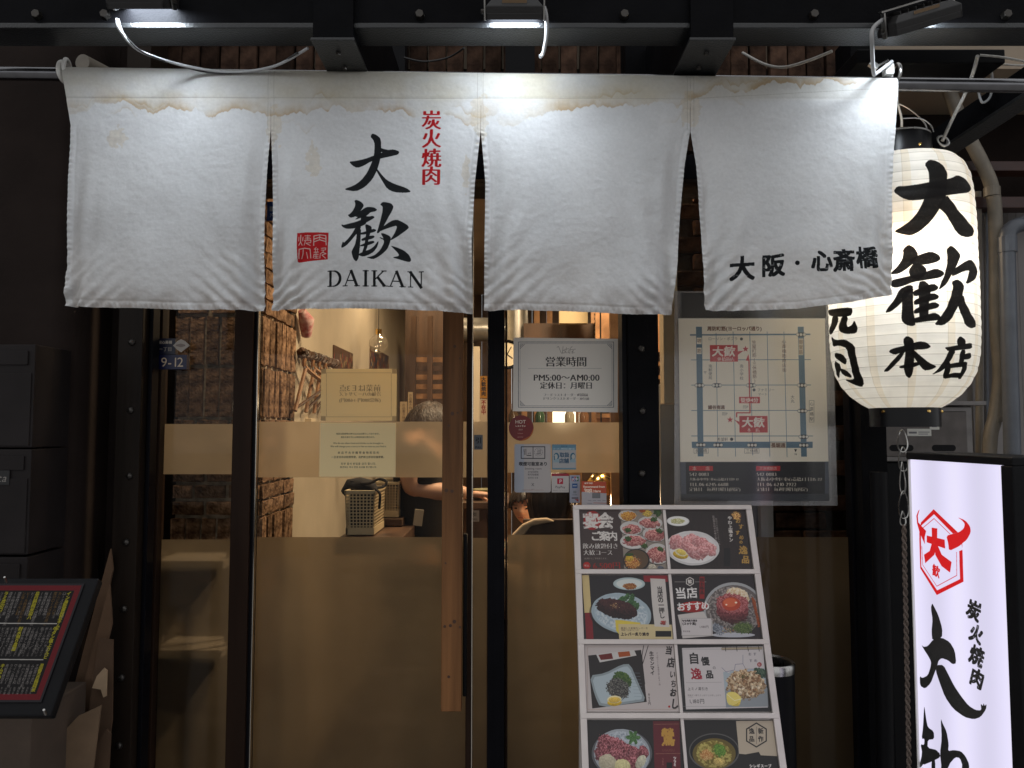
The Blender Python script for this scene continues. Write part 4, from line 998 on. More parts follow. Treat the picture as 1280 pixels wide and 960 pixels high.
def pipe(name, label, pts, r, m, clamps=()):
    P = [at(*p) for p in pts]; t = thing(name, label, 'pipe', P[-1]); MB().tube(P, r, 16, 8).build('tube', m, t, smooth=True)
    for (x, y, Y, h) in clamps:
        p = at(x, y, Y); MB().cyl(p - Vector((0, 0, h / 2)), p + Vector((0, 0, h / 2)), r * 1.14, n=18).build('collar', m, t, bevel=.001)
    return t
pipe('drain_pipe', 'beige bent drain pipe to the right of the lantern', [(1185, 110, 2.36), (1205, 160, 2.36), (1228, 205, 2.36), (1241, 240, 2.36), (1245, 300, 2.36), (1246, 400, 2.36), (1250, 470, 2.36), (1244, 520, 2.36), (1237, 560, 2.36), (1236, 700, 2.36), (1236, 1100, 2.36)], .021, M['pipe_beige'], ((1240, 240, 2.36, .03), (1246, 524, 2.36, .018)))
pipe('drain_pipe', 'dark grey plastic downpipe with elbow at the right edge', [(1330, 268, 2.3), (1285, 278, 2.3), (1264, 286, 2.3), (1259, 300, 2.3), (1259, 330, 2.3), (1262, 450, 2.3), (1266, 600, 2.3), (1272, 1100, 2.3)], .0235, M['pipe_grey'], ((1259, 306, 2.3, .05), (1281, 279, 2.3, .03)))
pipe('conduit_pipe', 'thin tan pipe between the lantern and the beige drain pipe', [(1222, 240, 2.42), (1224, 400, 2.42), (1224, 560, 2.42), (1224, 1100, 2.42)], .011, M['pipe_beige'])
pipe('conduit_pipe', 'thin grey pipe close behind the lantern edge', [(1233, 240, 2.45), (1233, 560, 2.45), (1233, 1100, 2.45)], .007, M['pipe_grey'])
t = thing('steel_brace', 'dark diagonal steel brace running up to the top right above the lantern', 'brace', at(1130, 200, 2.15))
a, b = at(1105, 225, 2.2), at(1330, 75, 1.7); d = (b - a); R = d.to_track_quat('X', 'Z').to_matrix()
MB().obox((a + b) / 2, d.length, .012, .09, R).build('web', M['black_steel'], t, bevel=.002)
MB().obox((a + b) / 2 + R @ Vector((0, -.02, -.047)), d.length, .06, .008, R).build('flange', M['beam'], t, bevel=.001)
tag(MB().box(X(1060, 1.8, 80), X(1240, 1.8, 80), 1.75, 1.9, Z(91, 1.8), Z(74, 1.8)).build('ballast_box', M['plastic_black'], bevel=.003), 'flat black box under the beam behind the rod at the right', 'box')
tag(MB().cyl(at(103, 78, 1.95), at(132, 66, 1.95) + Vector((0, .3, 0)), .022, n=20).build('paper_roll', M['pipe_beige'], smooth=True), 'beige tube lying above the curtain left end', 'tube')
M['box_steel'] = mat('box_steel', (.16, .15, .145), .4, .8, .2, 20, .05, 120)
# stainless letterbox
mb_ = thing('metal_letterbox', 'brushed steel letterbox under the lantern with a white label', 'letterbox', at(1155, 570, 2.15))
Ym = 2.13
MB().box(X(1094, Ym, 540), X(1216, Ym, 540), Ym, Ym + .12, Z(577, Ym), Z(508, Ym)).build('body', M['box_steel'], mb_, bevel=.003)
MB().box(X(1096, Ym, 540), X(1214, Ym, 540), Ym + .01, Ym + .11, 0, Z(578, Ym)).build('blackout_box', M['plastic_black'], mb_, bevel=.003)  # black box added to darken the gap below the letterbox
MB().box(X(1091, Ym, 540), X(1226, Ym, 540), Ym - .03, Ym + .12, Z(507, Ym), Z(502, Ym)).build('lid', M['box_steel'], mb_, bevel=.001)
MB().box(X(1102, Ym, 540), X(1208, Ym, 540), Ym - .004, Ym, Z(571, Ym), Z(514, Ym)).build('front_door', mat('dull_steel', (.09, .08, .075), .4, .7, .2, 20, .05, 90), mb_, bevel=.002)
for a in (1112, 1165):
    m_ = MB(); pts = [(at(a + 4, 560, Ym - .005)), at(a + 26, 560, Ym - .005)]
    m_.cyl(pts[0] + Vector((0, 0, 0)), pts[0] + Vector((0, .003, 0)), .009, n=14); m_.cyl(pts[1], pts[1] + Vector((0, .003, 0)), .009, n=14)
    m_.box(pts[0].x, pts[1].x, Ym - .0052, Ym - .002, pts[0].z - .009, pts[0].z + .009); m_.build('slot', M['plastic_black'], mb_)
MB().cyl(at(1145, 568, Ym - .004), at(1145, 568, Ym - .016), .006, n=12).build('lock', M['chrome'], mb_, smooth=True)
c = cv_px((1134, 536), (1164, 536), (1134, 545), Ym - .0045, 2500, (.72, .72, .70)); c.rect(1136, 539.5, 1146, 542, (.35, .35, .38)); c.rect(1148, 539.5, 1162, 540.7, (.4, .4, .42)); c.rect(1148, 542, 1160, 543, (.4, .4, .42))
sheet('label', c, .0006, printmat('box_label', c.image('box_label'), .5), mb_)
c = cv_px((1162, 528), (1174, 528), (1162, 537), Ym - .0045, 2500, (.72, .72, .70)); c.rect(1165, 531, 1171, 534, (.4, .4, .45)); sheet('label', c, .0006, printmat('box_label_small', c.image('box_label_small'), .5), mb_)
# chain and cord
ch = thing('chain', 'long steel chain links hanging below the lantern above a braided cord', 'chain', at(1129, 656, 1.86))
lm = None
for i, (x, y, wd, hh) in enumerate(((1128, 551, 6, 14), (1129, 574, 5.5, 15), (1128, 597, 3, 20), (1129.5, 631, 6, 17), (1128.5, 648, 3, 9))):
    c0 = at(x, y, 1.86); s_ = 1.86 / F
    m_ = MB(); pts = [c0 + Vector((wd * s_ * math.cos(t), .004 * math.sin(t * 2), hh * s_ * math.sin(t))) for t in np.linspace(0, 2 * math.pi, 25)]
    m_.tube(pts, .0016, 6); m_.build('link', M['steel'], ch, smooth=True)
P = []; 
for j in range(2):
    pts = [at(1130 + 7 * (k / 120), 656 + 330 * k / 120, 1.86) + Vector((.0032 * math.cos(k * .9 + j * math.pi), .0032 * math.sin(k * .9 + j * math.pi), 0)) for k in range(121)]
    P.append(pts)
m_ = MB().tube(P[0], .0032, 6); m_.tube(P[1], .0032, 6); tag(m_.build('braided_cord', M['cord_dark'], None, smooth=True, loc=P[0][-1]), 'brown braided cord hanging from the chain beside the lit sign', 'cord')
tag(MB().tube([at(1098, 590, 2.0), at(1101, 700, 2.0), at(1105, 850, 2.0), at(1108, 1100, 2.0)], .022, 12, 6).build('rolled_cover', M['plastic_black'], None, smooth=True, loc=at(1108, 1100, 2.0)), 'black rolled cover standing under the steel letterbox', 'rolled cover')
# rack behind the left glass, highlights on its bars put into white shelves
rr_ = thing('metal_rack', 'steel rack with shelves whitened to stand for highlights, showing blurred through the frosted film of the left pane', 'rack', (X(245, 2.2), 2.2, .02))
for py in (699, 808): MB().box(X(206, 2.19), X(290, 2.19), 2.14, 2.30, Z(py, 2.19) - .020, Z(py, 2.19) + .004).build('shelf', M['white_plastic'], rr_, bevel=.002)
for px in (207, 288): MB().box(X(px, 2.19) - .006, X(px, 2.19) + .006, 2.19, 2.202, .02, Z(688, 2.19)).build('leg', M['steel'], rr_, bevel=.001); MB().box(X(px, 2.19) - .006, X(px, 2.19) + .006, 2.28, 2.292, .02, Z(688, 2.19)).build('leg', M['steel'], rr_, bevel=.001)
# waste bin
bn = thing('waste_bin', 'black round bin with a steel rim behind the menu rack', 'bin', at(972, 960, 1.98).xy.to_3d())
bz = Z(832, 1.95); bc = Vector((at(966, 900, 1.98).x, 1.98, 0)); br_ = .056
MB().lathe([(0, .01), (br_ * .92, .01), (br_, .03), (br_, bz - .02), (br_ - .004, bz - .02), (br_ - .006, .05)], bc, 40).build('body', M['plastic_black'], bn, smooth=True)
MB().lathe([(br_ + .001, bz - .02), (br_ + .002, bz), (br_ - .002, bz + .004), (br_ - .008, bz), (br_ - .008, bz - .02)], bc, 40).build('rim', M['steel'], bn, smooth=True)
# cardboard
def board(label, poly, Y, th, m, lean=0.0, name='cardboard_sheet'):
    zmin = min(at(x, y, Y).z for x, y in poly); pts = [at(x, y, Y) for x, y in poly]; n = len(pts)
    f = [Vector((p.x, p.y + (p.z - zmin) * lean, p.z)) for p in pts]; bk = [p + Vector((0, th, 0)) for p in f]
    o = MB().add(f + bk, [tuple(range(n)), tuple(range(n, 2 * n))[::-1]] + [(i, n + i, n + (i + 1) % n, (i + 1) % n) for i in range(n)]).build(name, m, None, loc=f[0]); return tag(o, label, 'cardboard', 'flattened cartons beside the left column')
cb = M['cardboard']
board('tall flattened carton leaning against the left column, its edge rising highest', [(138, 686), (141, 712), (98, 900), (78, 1060), (50, 1060), (92, 860), (118, 760)], 2.00, .006, cb)
board('second carton sheet just in front of the tallest carton', [(137, 730), (140, 780), (106, 920), (90, 1060), (72, 1060), (98, 880)], 1.97, .005, cb)
board('dark carton sheet behind the torn pale flap', [(124, 798), (141, 800), (140, 900), (118, 1060), (95, 1060), (112, 880)], 1.94, .005, cb)
board('pale torn carton flap sticking out beside the column', [(115, 860), (121, 845), (130, 835), (134, 838), (133, 870), (129, 872), (126, 862)], 1.92, .003, mat('pale_card', (.34, .24, .15), .8, 0, .15, 20), 0, 'cardboard_flap')
board('small folded carton piece lowest beside the column', [(118, 935), (133, 912), (138, 918), (130, 1060), (108, 1060)], 1.90, .006, cb)
board('wide pale carton sheet in front at the bottom of the stack', [(60, 935), (98, 895), (126, 882), (104, 1060), (58, 1060)], 1.86, .005, mat('light_card', (.17, .11, .065), .8, 0, .15, 14))
board('white paper sheet tucked behind the wide carton', [(70, 912), (90, 898), (82, 940), (70, 950)], 1.88, .001, M['paper'], 0, 'paper_sheet')
# ------------------------------------------------------------------ papers, posters and stickers on the glass
YP = YG - .004
def put(name, label, cat, cv, rough=.5, thick=.0012, coat=0.0, group=None, gain=1.0, **k):
    kk = {a: k.pop(a) for a in ('trans', 'bump', 'grain', 'emit') if a in k}
    o = sheet(name, cv, thick, printmat(name + '_print', cv.image(name + '_print', gain), rough, coat=coat, **kk), **k); return tag(o, label, cat, group)
def lorem(n, seed, s='当店は飲食物の持ち込みをお断りしております別途料金を頂きますご了承下さい'):
    r = random.Random(seed); return ''.join(r.choice(s) for _ in range(n))
# business hours notice
c = cv_px((642, 422), (772.5, 423.5), (641.5, 514), YP, 2600, (.86, .83, .79))
K = (.13, .12, .12)
c.frame(648, 427.5, 767, 509, .7, (.25, .26, .30)); c.frame(650, 429.5, 765, 507, .35, (.4, .4, .43))
for sx_, sy_ in ((650, 430), (765, 430), (650, 507), (765, 507)):
    a, b = (1 if sx_ < 700 else -1), (1 if sy_ < 470 else -1)
    for k in (2, 4, 6): c.line([(sx_ + a * k, sy_), (sx_, sy_ + b * k)], .5, (.25, .26, .3))
z = Zm(620, 390, 3.84)
sc_ = lambda P, w=.5: c.line(z(P), w, (.45, .42, .40))
sc_([(292, 170), (300, 165), (312, 195), (318, 200), (322, 165)]); sc_([(318, 190), (326, 182), (332, 190), (326, 198), (318, 192)]); sc_([(338, 170), (334, 196), (342, 196)]); sc_([(328, 180), (350, 176)]); sc_([(348, 184), (346, 196), (352, 195)]); sc_([(366, 165), (356, 175), (354, 200)]); sc_([(350, 182), (382, 178)]); sc_([(362, 192), (372, 184), (364, 198), (376, 195)])
c.text('営業時間', 707.5, 452, 13.3, K, 'serif', sp=.98)
c.line([(660, 460.5), (752, 460.5)], .35, (.5, .5, .5))
c.text('PM5:00～AM0:00', 708, 471.7, 10, K, 'serif', width=83)
c.text('定休日：月曜日', 708, 481.8, 10, K, 'serif', width=66)
c.text('フードラストオーダー1時間前', 707, 493.6, 4.4, (.3, .29, .28), 'serif', width=56)
c.text('ドリンクラストオーダー30分前', 707.5, 498.2, 4.4, (.3, .29, .28), 'serif', width=58)
put('notice', 'white framed business hours notice on the right door glass', 'notice', c, .45, gain=1.3)
# warm papers
c = cv_px((401.5, 461), (496, 461), (401, 526), YP, 2400, (.99, .90, .70))
for k in range(3): c.text(['前菜はＥ3点', '冷麺のハーフサイズ', '(通常880円→680円)'][k], 450, 485 + k * 7.5, 6, (.68, .6, .46), 'serif', flip=True, width=52)
for x, y in ((403.5, 463.5), (492, 463.5), (403, 522.5), (492, 522.5)): c.rect(x - 2, y - 2.5, x + 4, y + 3.5, (.66, .58, .44), .6)
c.frame(408, 466, 489, 521, .4, (.72, .64, .48))
put('paper_notice', 'cream paper turned face inwards on the left door glass, upper of two', 'notice', c, .7, trans=.5, gain=1.1)
c = cv_px((400, 528.5), (495, 528.5), (399, 596), YP, 2600, (.99, .88, .65))
K2 = (.13, .11, .1)
for t_, y, w in (('当店は飲食物の持ち込みはお断りしております。', 542.2, 56), ('違反を致す方には特別料金を頂きます。', 546.4, 44), ('We do not allow food and drinks to be brought in.', 553.8, 63), ('We will charge you a carry in fee as soon as you find it.', 557.8, 70), ('本 店 不 允 许 攜 带 食 物 和 饮 料', 565.8, 52), ('一旦发现将收取携带费，我們將立即收取攜帶費。', 571.3, 68), ('외부 음식 반입을 금지 합니다.', 579.6, 44), ('발견되는 즉시 반입 요금을 청구합니다.', 583.8, 46)):
    c.text(t_, 448, y, 4, K2, 'sans', width=w)
put('paper_notice', 'cream paper with four blocks of black text, lower of two on the left glass', 'notice', c, .7, trans=.2, gain=1.1)
# round red sticker
c = cv_px((636, 519), (667, 519), (636, 551), YP, 3600, (.50, .05, .03))
c.rect(630, 515, 670, 555, (.44, .04, .03)); c.poly([(667, 535), (667, 551), (650, 551), (662, 545)], (.62, .30, .06))
Wt = (.85, .78, .72)
c.text('HOT', 650.5, 527, 7, Wt, 'bold', width=13.5); c.text('レストラン', 650.5, 532.5, 4, Wt, 'bold', width=13); c.text('2023', 650.5, 536.8, 2.6, Wt, width=5)
c.text('hotpepper', 650.5, 541.5, 2, Wt, width=7); c.text('gourmet', 650.5, 546, 2, Wt, width=7)
put('sticker', 'round dark red restaurant sticker on the right door glass', 'sticker', c, .35, .0006, disc=True)
# smoking room sign
c = cv_px((643, 555), (688.5, 555), (643.5, 615.5), YP, 3200, (.64, .66, .70))
z = Zm(635, 515, 7.68)
c.rect(655, 550, 690, 620, (.70, .68, .67))
c.frame(651.5, 558.5, 681, 573, 1.0, (.06, .06, .08)); c.line([(666.3, 558), (666.3, 573)], .8, (.06, .06, .08))
L_ = lambda P, w=.5: c.line(z(P), w, (.1, .1, .12))
for x in (150, 156, 162): L_([(x, 355), (x, 378)], .25)
L_([(156, 375), (156, 410)], .7); L_([(172, 355), (172, 410)], .7); L_([(180, 416), (222, 418)], .9); L_([(190, 395), (200, 405)], .4); L_([(200, 390), (206, 400)], .4); L_([(212, 388), (218, 405)], .4)
L_([(275, 402), (300, 402)], .9); L_([(305, 398), (312, 402)], .8); 
for k in range(3): L_([(285 + k * 12, 360), (290 + k * 12, 372), (284 + k * 12, 382), (290 + k * 12, 392)], .4)
for t in range(12):
    a = t / 12 * 6.283; L_([(292 + 38 * math.cos(a), 385 + 38 * math.sin(a)), (292 + 38 * math.cos(a + .3), 385 + 38 * math.sin(a + .3))], .35)
c.text('喫煙可能室あり', 666.5, 579.8, 5, (.08, .08, .1), 'bold', width=36)
for t_, y, w in (('Smoking room', 585.6, 21), ('available', 589.4, 13), ('有可吸烟室', 593.2, 14), ('흡연실 있음', 597.2, 13)): c.text(t_, 666.5, y, 3.4, (.22, .22, .24), width=w)
c.text('X', 666, 605.5, 5.5, (.15, .15, .17), 'sans', sx=.9); c.line([(664, 611.5), (668, 611.5)], .3, (.4, .4, .4))
c.text('20歳未満の方は喫煙可能室にはご入室いただけません', 666, 612.5, 2, (.55, .3, .28), width=27)
put('sign', 'pale smoking room sign with black icon boxes on the right door glass', 'sign', c, .4, .002, round_=.006)
# blue square sticker
c = cv_px((690, 555.5), (720, 555.5), (690.5, 587), YP, 3200, (.66, .66, .66))
c.rect(688, 554, 722, 562.5, (.36, .52, .60)); c.rect(688, 585, 722, 590, (.36, .52, .60)); c.line([(690.6, 560), (690.6, 588)], .8, (.36, .52, .6))
c.text('地域共通', 705, 557.8, 2.6, (.15, .3, .42), width=8); c.text('クーポン券取扱店舗大阪', 705, 561, 2.4, (.85, .88, .9), width=27)
B_ = (.10, .36, .47)
for s, xx in ((-1, 695.5), (1, 716)):
    c.ell(xx, 570.5, 3.3, 4.5, B_); c.ell(xx + .6 * s, 570.8, 2.2, 3.1, (.7, .7, .68)); c.poly([(xx - 4, 578), (xx - 3, 573.5), (xx + 3, 573.5), (xx + 4, 578)], (.55, .64, .68)); c.rect(xx - 3.2, 570, xx - 2.0, 575, B_)
c.text('取扱', 705.5, 568.5, 6.4, (.05, .25, .38), 'bold', sp=.95); c.text('店舗', 705, 576, 6.4, (.05, .25, .38), 'bold', sp=.95)
put('sticker', 'blue and grey square shop sticker with two line drawn figures on the right door glass', 'sticker', c, .35, .0006)
# payment stickers
c = cv_px((689.5, 592), (711, 592), (690, 615.5), YP, 3400, (.74, .72, .71))
c.rect(688, 591, 712, 595, (.60, .10, .18)); c.rect(696.5, 598, 703.8, 605, (.68, .06, .20)); c.text('P', 700.6, 601.4, 6.5, (.85, .8, .8), 'bold')
c.text('PayPay', 700.4, 608.5, 4.2, (.2, .18, .2), width=12.5); c.text('使えます、ここ。バーコード', 700.5, 613, 2.2, (.35, .33, .35), width=18)
put('sticker', 'small square payment sticker with red top strip', 'sticker', c, .35, .0006)
c = cv_px((712, 594), (725, 594), (712, 628.5), YP, 3400, (.62, .64, .70))
for x, y, k in ((714.5, 595.8, (.1, .15, .45)), (717.6, 595.8, (.6, .06, .1)), (720.7, 595.8, (.1, .4, .15)), (714.5, 599, (.55, .1, .12)), (717.6, 599, (.08, .2, .5)), (720.7, 599, (.1, .35, .2))): c.rect(x, y, x + 2.6, y + 2.6, k)
c.text('JCB', 718.5, 598.6, 2.6, (.8, .8, .85), 'bold', width=7)
c.rect(715.2, 604.4, 721.8, 610, (.10, .30, .55)); c.rect(716, 606.6, 721, 607.8, (.7, .75, .8)); c.rect(716.5, 613.5, 720.5, 616.5, (.5, .52, .56)); c.rect(715.5, 618, 721.5, 619, (.5, .52, .56))
c.rect(714.6, 621.8, 722.8, 623.2, (.25, .2, .25)); c.poly([(718, 624), (723, 624), (723, 627)], (.6, .1, .08))
put('sticker', 'narrow upright card payment sticker with blue square', 'sticker', c, .35, .0006, round_=.002)
c = cv_px((727, 601.5), (757.5, 602), (729, 632), YG - .03, 3000, (.66, .64, .66), Yb=YG - .05)
c.poly([(724, 598), (762, 598), (762, 617), (740, 615.5), (724, 614.5)], (.70, .24, .06)); c.text('おすすめ！', 736.5, 604, 3, (.9, .85, .8), 'bold', width=12)
c.text('Recommend from', 742.5, 608.2, 3.2, (.92, .85, .78), 'bold', width=27); c.text('Google', 735, 611.6, 3, (.92, .85, .78), 'bold', width=10); c.text('maps Here', 741, 613.6, 3, (.92, .85, .78), 'bold', width=20)
c.rect(740.5, 616.5, 750, 622.5, (.42, .42, .43)); c.frame(740.5, 616.5, 750, 622.5, .4, (.3, .3, .3))
for x in (735, 741, 747, 753): c.line([(x, 625.5), (x + 4, 625.7)], .6, (.45, .45, .48))
c.line([(734, 629), (740, 629.5)], .6, (.45, .45, .48)); c.line([(742, 628.5), (758, 629)], .6, (.66, .3, .2))
put('card_stand', 'white folded card with orange top standing at the upper left of the menu rack', 'card', c, .4, .012)
# small pull signs
for i, (x, y, w, h) in enumerate(((592.5, 543.5, 11, 18.5), (587.5, 638, 11.5, 14))):
    c = cv_px((x, y), (x + w, y), (x, y + h), YG - .003 if i == 0 else 2.9, 3600, (.42, .45, .48) if i == 0 else (.62, .58, .55))
    if i == 0: c.text('引', x + w / 2, y + 7, 8, (.10, .12, .16), 'bold'); c.text('PULL', x + w / 2, y + 15.5, 3, (.15, .17, .2), 'bold', width=8)
    else: c.text('引', x + w / 2, y + 5, 5, (.2, .18, .18), 'bold'); c.text('PULL', x + w / 2, y + 11, 3.5, (.2, .18, .18), 'bold', width=8)
    put('sign', 'small grey pull sign on the narrow glass beside the wooden pull' if i == 0 else 'small white card low inside behind the narrow glass', 'sign', c, .5, .0008)
# blue address plate
YA = 2.097
c = Canvas(at(195, 422.5, YA), (1, 0, 0), (0, 0, -1), at(233.5, 422.5, YA).x - at(195, 422.5, YA).x, at(0, 443.5, YA).z - at(0, 461.5, YA).z, 3000, (.045, .075, .24))
c.O = at(195, 443.5, YA); c.text('9-12', 215, 452, 13, (.80, .72, .62), 'sans', width=29)
ap = thing('address_plate', 'small blue address plate reading 9-12 at the top of the left glass', 'plate', at(214, 450, YA))
sheet('number_plate', c, .018, printmat('number_plate', c.image('number_plate'), .35), ap)
c = cv_px((195, 423), (219.5, 423), (195, 443), YA, 3000, (.035, .055, .17)); c.text('東心斎橋', 206.5, 427.8, 5, (.70, .66, .6), 'bold', width=17); c.text('一丁目', 206.5, 436.3, 6, (.70, .66, .6), 'sans', width=17)
sheet('street_name_plate', c, .018, printmat('street_name', c.image('street_name'), .35), ap)
m_ = MB().prism([(at(x, y, YA).x, at(x, y, YA).z) for x, y in ((216.5, 432), (222, 426.5), (226.5, 424), (231.5, 426.5), (237.5, 432), (231.5, 436.5), (226.5, 440.5), (221, 436.5))], YA - .0015, YA); m_.build('emblem', mat('emblem_plate', (.42, .38, .34), .5), ap)
MB().prism([(at(x, y, YA).x, at(x, y, YA).z) for x, y in ((220.5, 431), (226.5, 429.5), (232, 431), (232, 432.6), (226.5, 434), (220.5, 432.6))], YA - .0022, YA - .0016).build('emblem_mark', mat('emblem_mark', (.22, .18, .16), .5), ap)
# small blue sticker in the first slit
c = cv_px((334, 252), (350, 252), (334, 276), YG + .02, 2500, (.06, .22, .50)); c.rect(337, 258, 347, 264, (.6, .62, .65)); c.text('JCB', 342, 268, 4, (.7, .75, .8), width=9)
put('sticker', 'small blue sticker seen in the slit between first and second curtain panel', 'sticker', c, .4, .0008)

# ------------------------------------------------------------------ map poster in its plastic sleeve
YM = YG - .012
c = cv_px((848, 398), (1031, 398), (851.5, 626), YM, 2300, (.86, .81, .72))
c.poly([(840, 340), (1040, 340), (1040, 399.5), (840, 399.5)], (.86, .82, .74))
c.poly([(845, 577.5), (1050, 577), (1050, 640), (845, 640)], (.035, .035, .05))
c.poly([(845, 577.5), (857, 577.5), (858, 617), (860, 624), (848, 640)], (.25, .26, .29)); c.poly([(1031, 577), (1050, 577), (1050, 640), (1031, 625)], (.22, .24, .28)); c.poly([(845, 617.5), (1050, 617), (1050, 640), (845, 640)], (.15, .16, .18))
bl = (.26, .36, .42); z1 = Zm(840, 390, 6.095); z2 = Zm(840, 500, 6.095)
def q1(P): return z1(P)
for (xa, ya), (xb, yb), w in (((335, 160), (350, 1100), .7), ((465, 150), (484, 1100), .7), ((592, 150), (615, 1090), .7), ((724, 150), (745, 1100), .7), ((852, 150), (876, 1105), .7)): c.line(z1([(xa, ya), (xb, yb)]), w, bl)
for ya, yb, xa, xb, w in ((175, 170, 140, 1050, 1.8), (365, 363, 145, 1055, .8), (557, 556, 148, 1057, .8), (751, 750, 148, 1060, .8)): c.line(z1([(xa, ya), (xb, yb)]), w, bl)
c.line(z2([(148, 274), (1072, 274)]), .8, bl)
c.poly(z1([(182, 112), (228, 112), (240, 1100), (196, 1100)]), bl); c.poly(z1([(957, 112), (1003, 112), (1027, 1102), (983, 1102)]), bl)
c.poly(z2([(150, 318), (1071, 318), (1071, 365), (152, 365)]), bl)
for x, y, Zf in ((982, 172, z1), (210, 559, z1), (342, 559, z1), (602, 559, z1), (990, 559, z1), (993, 754, z1), (1002, 280, z2), (219, 342, z2), (350, 343, z2), (610, 344, z2), (1003, 345, z2)):
    (cx, cy), = Zf([(x, y)]); c.poly([(cx - 4.6, cy - 2.6), (cx + 4.6, cy - 2.6), (cx + 6.8, cy), (cx + 4.6, cy + 2.6), (cx - 4.6, cy + 2.6), (cx - 6.8, cy)], (.07, .07, .08), 1, 1)
    for k in (-4.2, 0, 4.2): c.ell(cx + k, cy, 1.75, 1.75, (.78, .76, .7))
RR = (.62, .07, .07)
c.line(z1([(586, 370), (594, 768), (492, 768), (492, 800)]), 1.5, RR); c.poly(z1([(582, 320), (562, 370), (590, 372)]), RR)
for Zf, (x0_, y0_, x1_, y1_), sub, star, tail in ((z1, (288, 252, 500, 378), '三休橋筋店', (560, 282), [(498, 300), (545, 295), (520, 312), (498, 330)]), (z2, (512, 122, 727, 248), '本　店', (442, 150), [(470, 150), (512, 165), (512, 190), (490, 165)])):
    c.poly(Zf([(x0_, y0_), (x1_, y0_), (x1_ + 2, y1_), (x0_ + 2, y1_)]), RR); (sx_, sy_), = Zf([star]); c.poly([(sx_ + (4.0 if k % 2 == 0 else 1.7) * math.sin(k * math.pi / 5), sy_ - (4.0 if k % 2 == 0 else 1.7) * math.cos(k * math.pi / 5)) for k in range(10)], RR); c.poly(Zf(tail), RR)
    (tx, ty), = Zf([((x0_ + x1_) / 2, y0_ + 48)]); c.text('大歓', tx, ty, 13.2, (.85, .80, .74), 'brush', sp=1.0, shear=.1, sx=1.1); (tx, ty), = Zf([((x0_ + x1_) / 2, y0_ + 106)]); c.text(sub, tx, ty, 5.4, (.85, .8, .74), 'serif')
(tx, ty), = z1([(590, 671)]); c.rect(tx - 13, ty - 4, tx + 13, ty + 4, RR); c.text('徒歩4分', tx, ty, 6.6, (.85, .8, .74), 'bold', width=22)
BR = (.32, .20, .13)
def tz(Zf, t, x, y, sz, col=BR, st='sans', **k):
    (a, b), = Zf([(x, y)]); c.text(t, a, b, sz, col, st, **k)
tz(z1, '周防町筋(ヨーロッパ通り)', 475, 126, 5.4, BR, 'bold', width=68); tz(z1, 'ローソン・ポプラ', 388, 204, 5, (.35, .33, .3), width=37); tz(z1, '●', 530, 205, 5, (.2, .22, .2))
for t, x, y, s, b_ in (('堺', 207, 220, 5, 1), ('筋', 207, 296, 5, 1)): (a, b), = z1([(x, y)]); c.rect(a - 3, b - 4, a + 3, b + 4, (.86, .81, .72)); tz(z1, t, x, y, 5.6)
(a, b), = z1([(982, 268)]); c.rect(a - 3, b - 11, a + 3, b + 10, (.7, .66, .58)); tz(z1, '御堂筋', 981, 228, 5.6, BR, vert=True, sp=1.15)
tz(z1, '笠屋町筋(三休橋筋)', 624, 232, 5.4, BR, vert=True, sp=.98, dx=.1); tz(z1, '心斎橋筋商店街', 852, 225, 5.4, BR, vert=True, sp=1.1, dx=.08)
tz(z1, '南郵便局', 292, 412, 4.8, (.3, .28, .25), vert=True, sp=1.0); tz(z1, '〒', 252, 462, 5, (.3, .28, .25)); tz(z1, '南小学校', 530, 412, 4.8, (.3, .28, .25), vert=True, sp=1.05)
tz(z1, '●', 626, 593, 5, (.2, .2, .2)); tz(z1, 'ファミリー', 715, 593, 4.8, (.35, .33, .3), width=22); tz(z1, 'マート', 690, 626, 4.8, (.35, .33, .3), width=12)
tz(z1, '鰻谷南通', 338, 726, 5.4, BR, 'bold', width=21); tz(z1, '大丸', 918, 648, 5, (.3, .28, .25), vert=True); tz(z1, '回P', 560, 722, 4.6, (.35, .33, .3)); tz(z1, '回P', 402, 775, 4.6, (.35, .33, .3))
(a, b), = z1([(1063, 735)]); c.frame(a - 3, b - 10, a + 3, b + 17, .4, (.3, .28, .26)); tz(z1, '心斎橋駅', 1063, 700, 5, (.3, .28, .26), vert=True, sp=1.25)
tz(z2, '希望軒', 385, 299, 5, (.25, .22, .2), width=14); c.ell(*z2([(454, 299)])[0], 2, 2, (.08, .08, .08)); (a, b), = z2([(808, 344)]); c.rect(a - 10, b - 3.6, a + 10, b + 3.6, (.7, .65, .56)); tz(z2, '長堀通', 808, 345, 5.8, BR, 'bold', width=18)
for t, x in (('長堀橋', 222), ('三休橋', 608)): (a, b), = z2([(x, 387)]); c.frame(a - 9, b - 3, a + 9, b + 3, .4, (.3, .28, .26)); c.text(t, a, b, 5, (.3, .27, .24), width=15)
c.poly(z2([(930, 375), (952, 375), (941, 398)]), (.05, .05, .05)); tz(z2, 'N', 941, 412, 3.6, (.1, .1, .1))
WT = (.74, .70, .63)
for xa, xb, t in ((130, 312, '本　　店'), (640, 824, '三休橋筋店')):
    (a, b), (a2, b2) = z2([(xa, 502), (xb, 540)]); c.rect(a, b, a2, b2, (.62, .08, .08)); c.text(t, (a + a2) / 2, (b + b2) / 2, 5, WT, width=22)
for i, (t, wv) in enumerate((('542-0083', 24.5), ('大阪市中央区東心斎橋1丁目9-12', 62), ('TEL.06-6245-6688', 49), ('定休日　毎週月曜日(固定)', 64))): c.text(t, 861.5, 592.7 + i * 6.3, 5.6, WT, 'serif', anchor='l', width=wv)
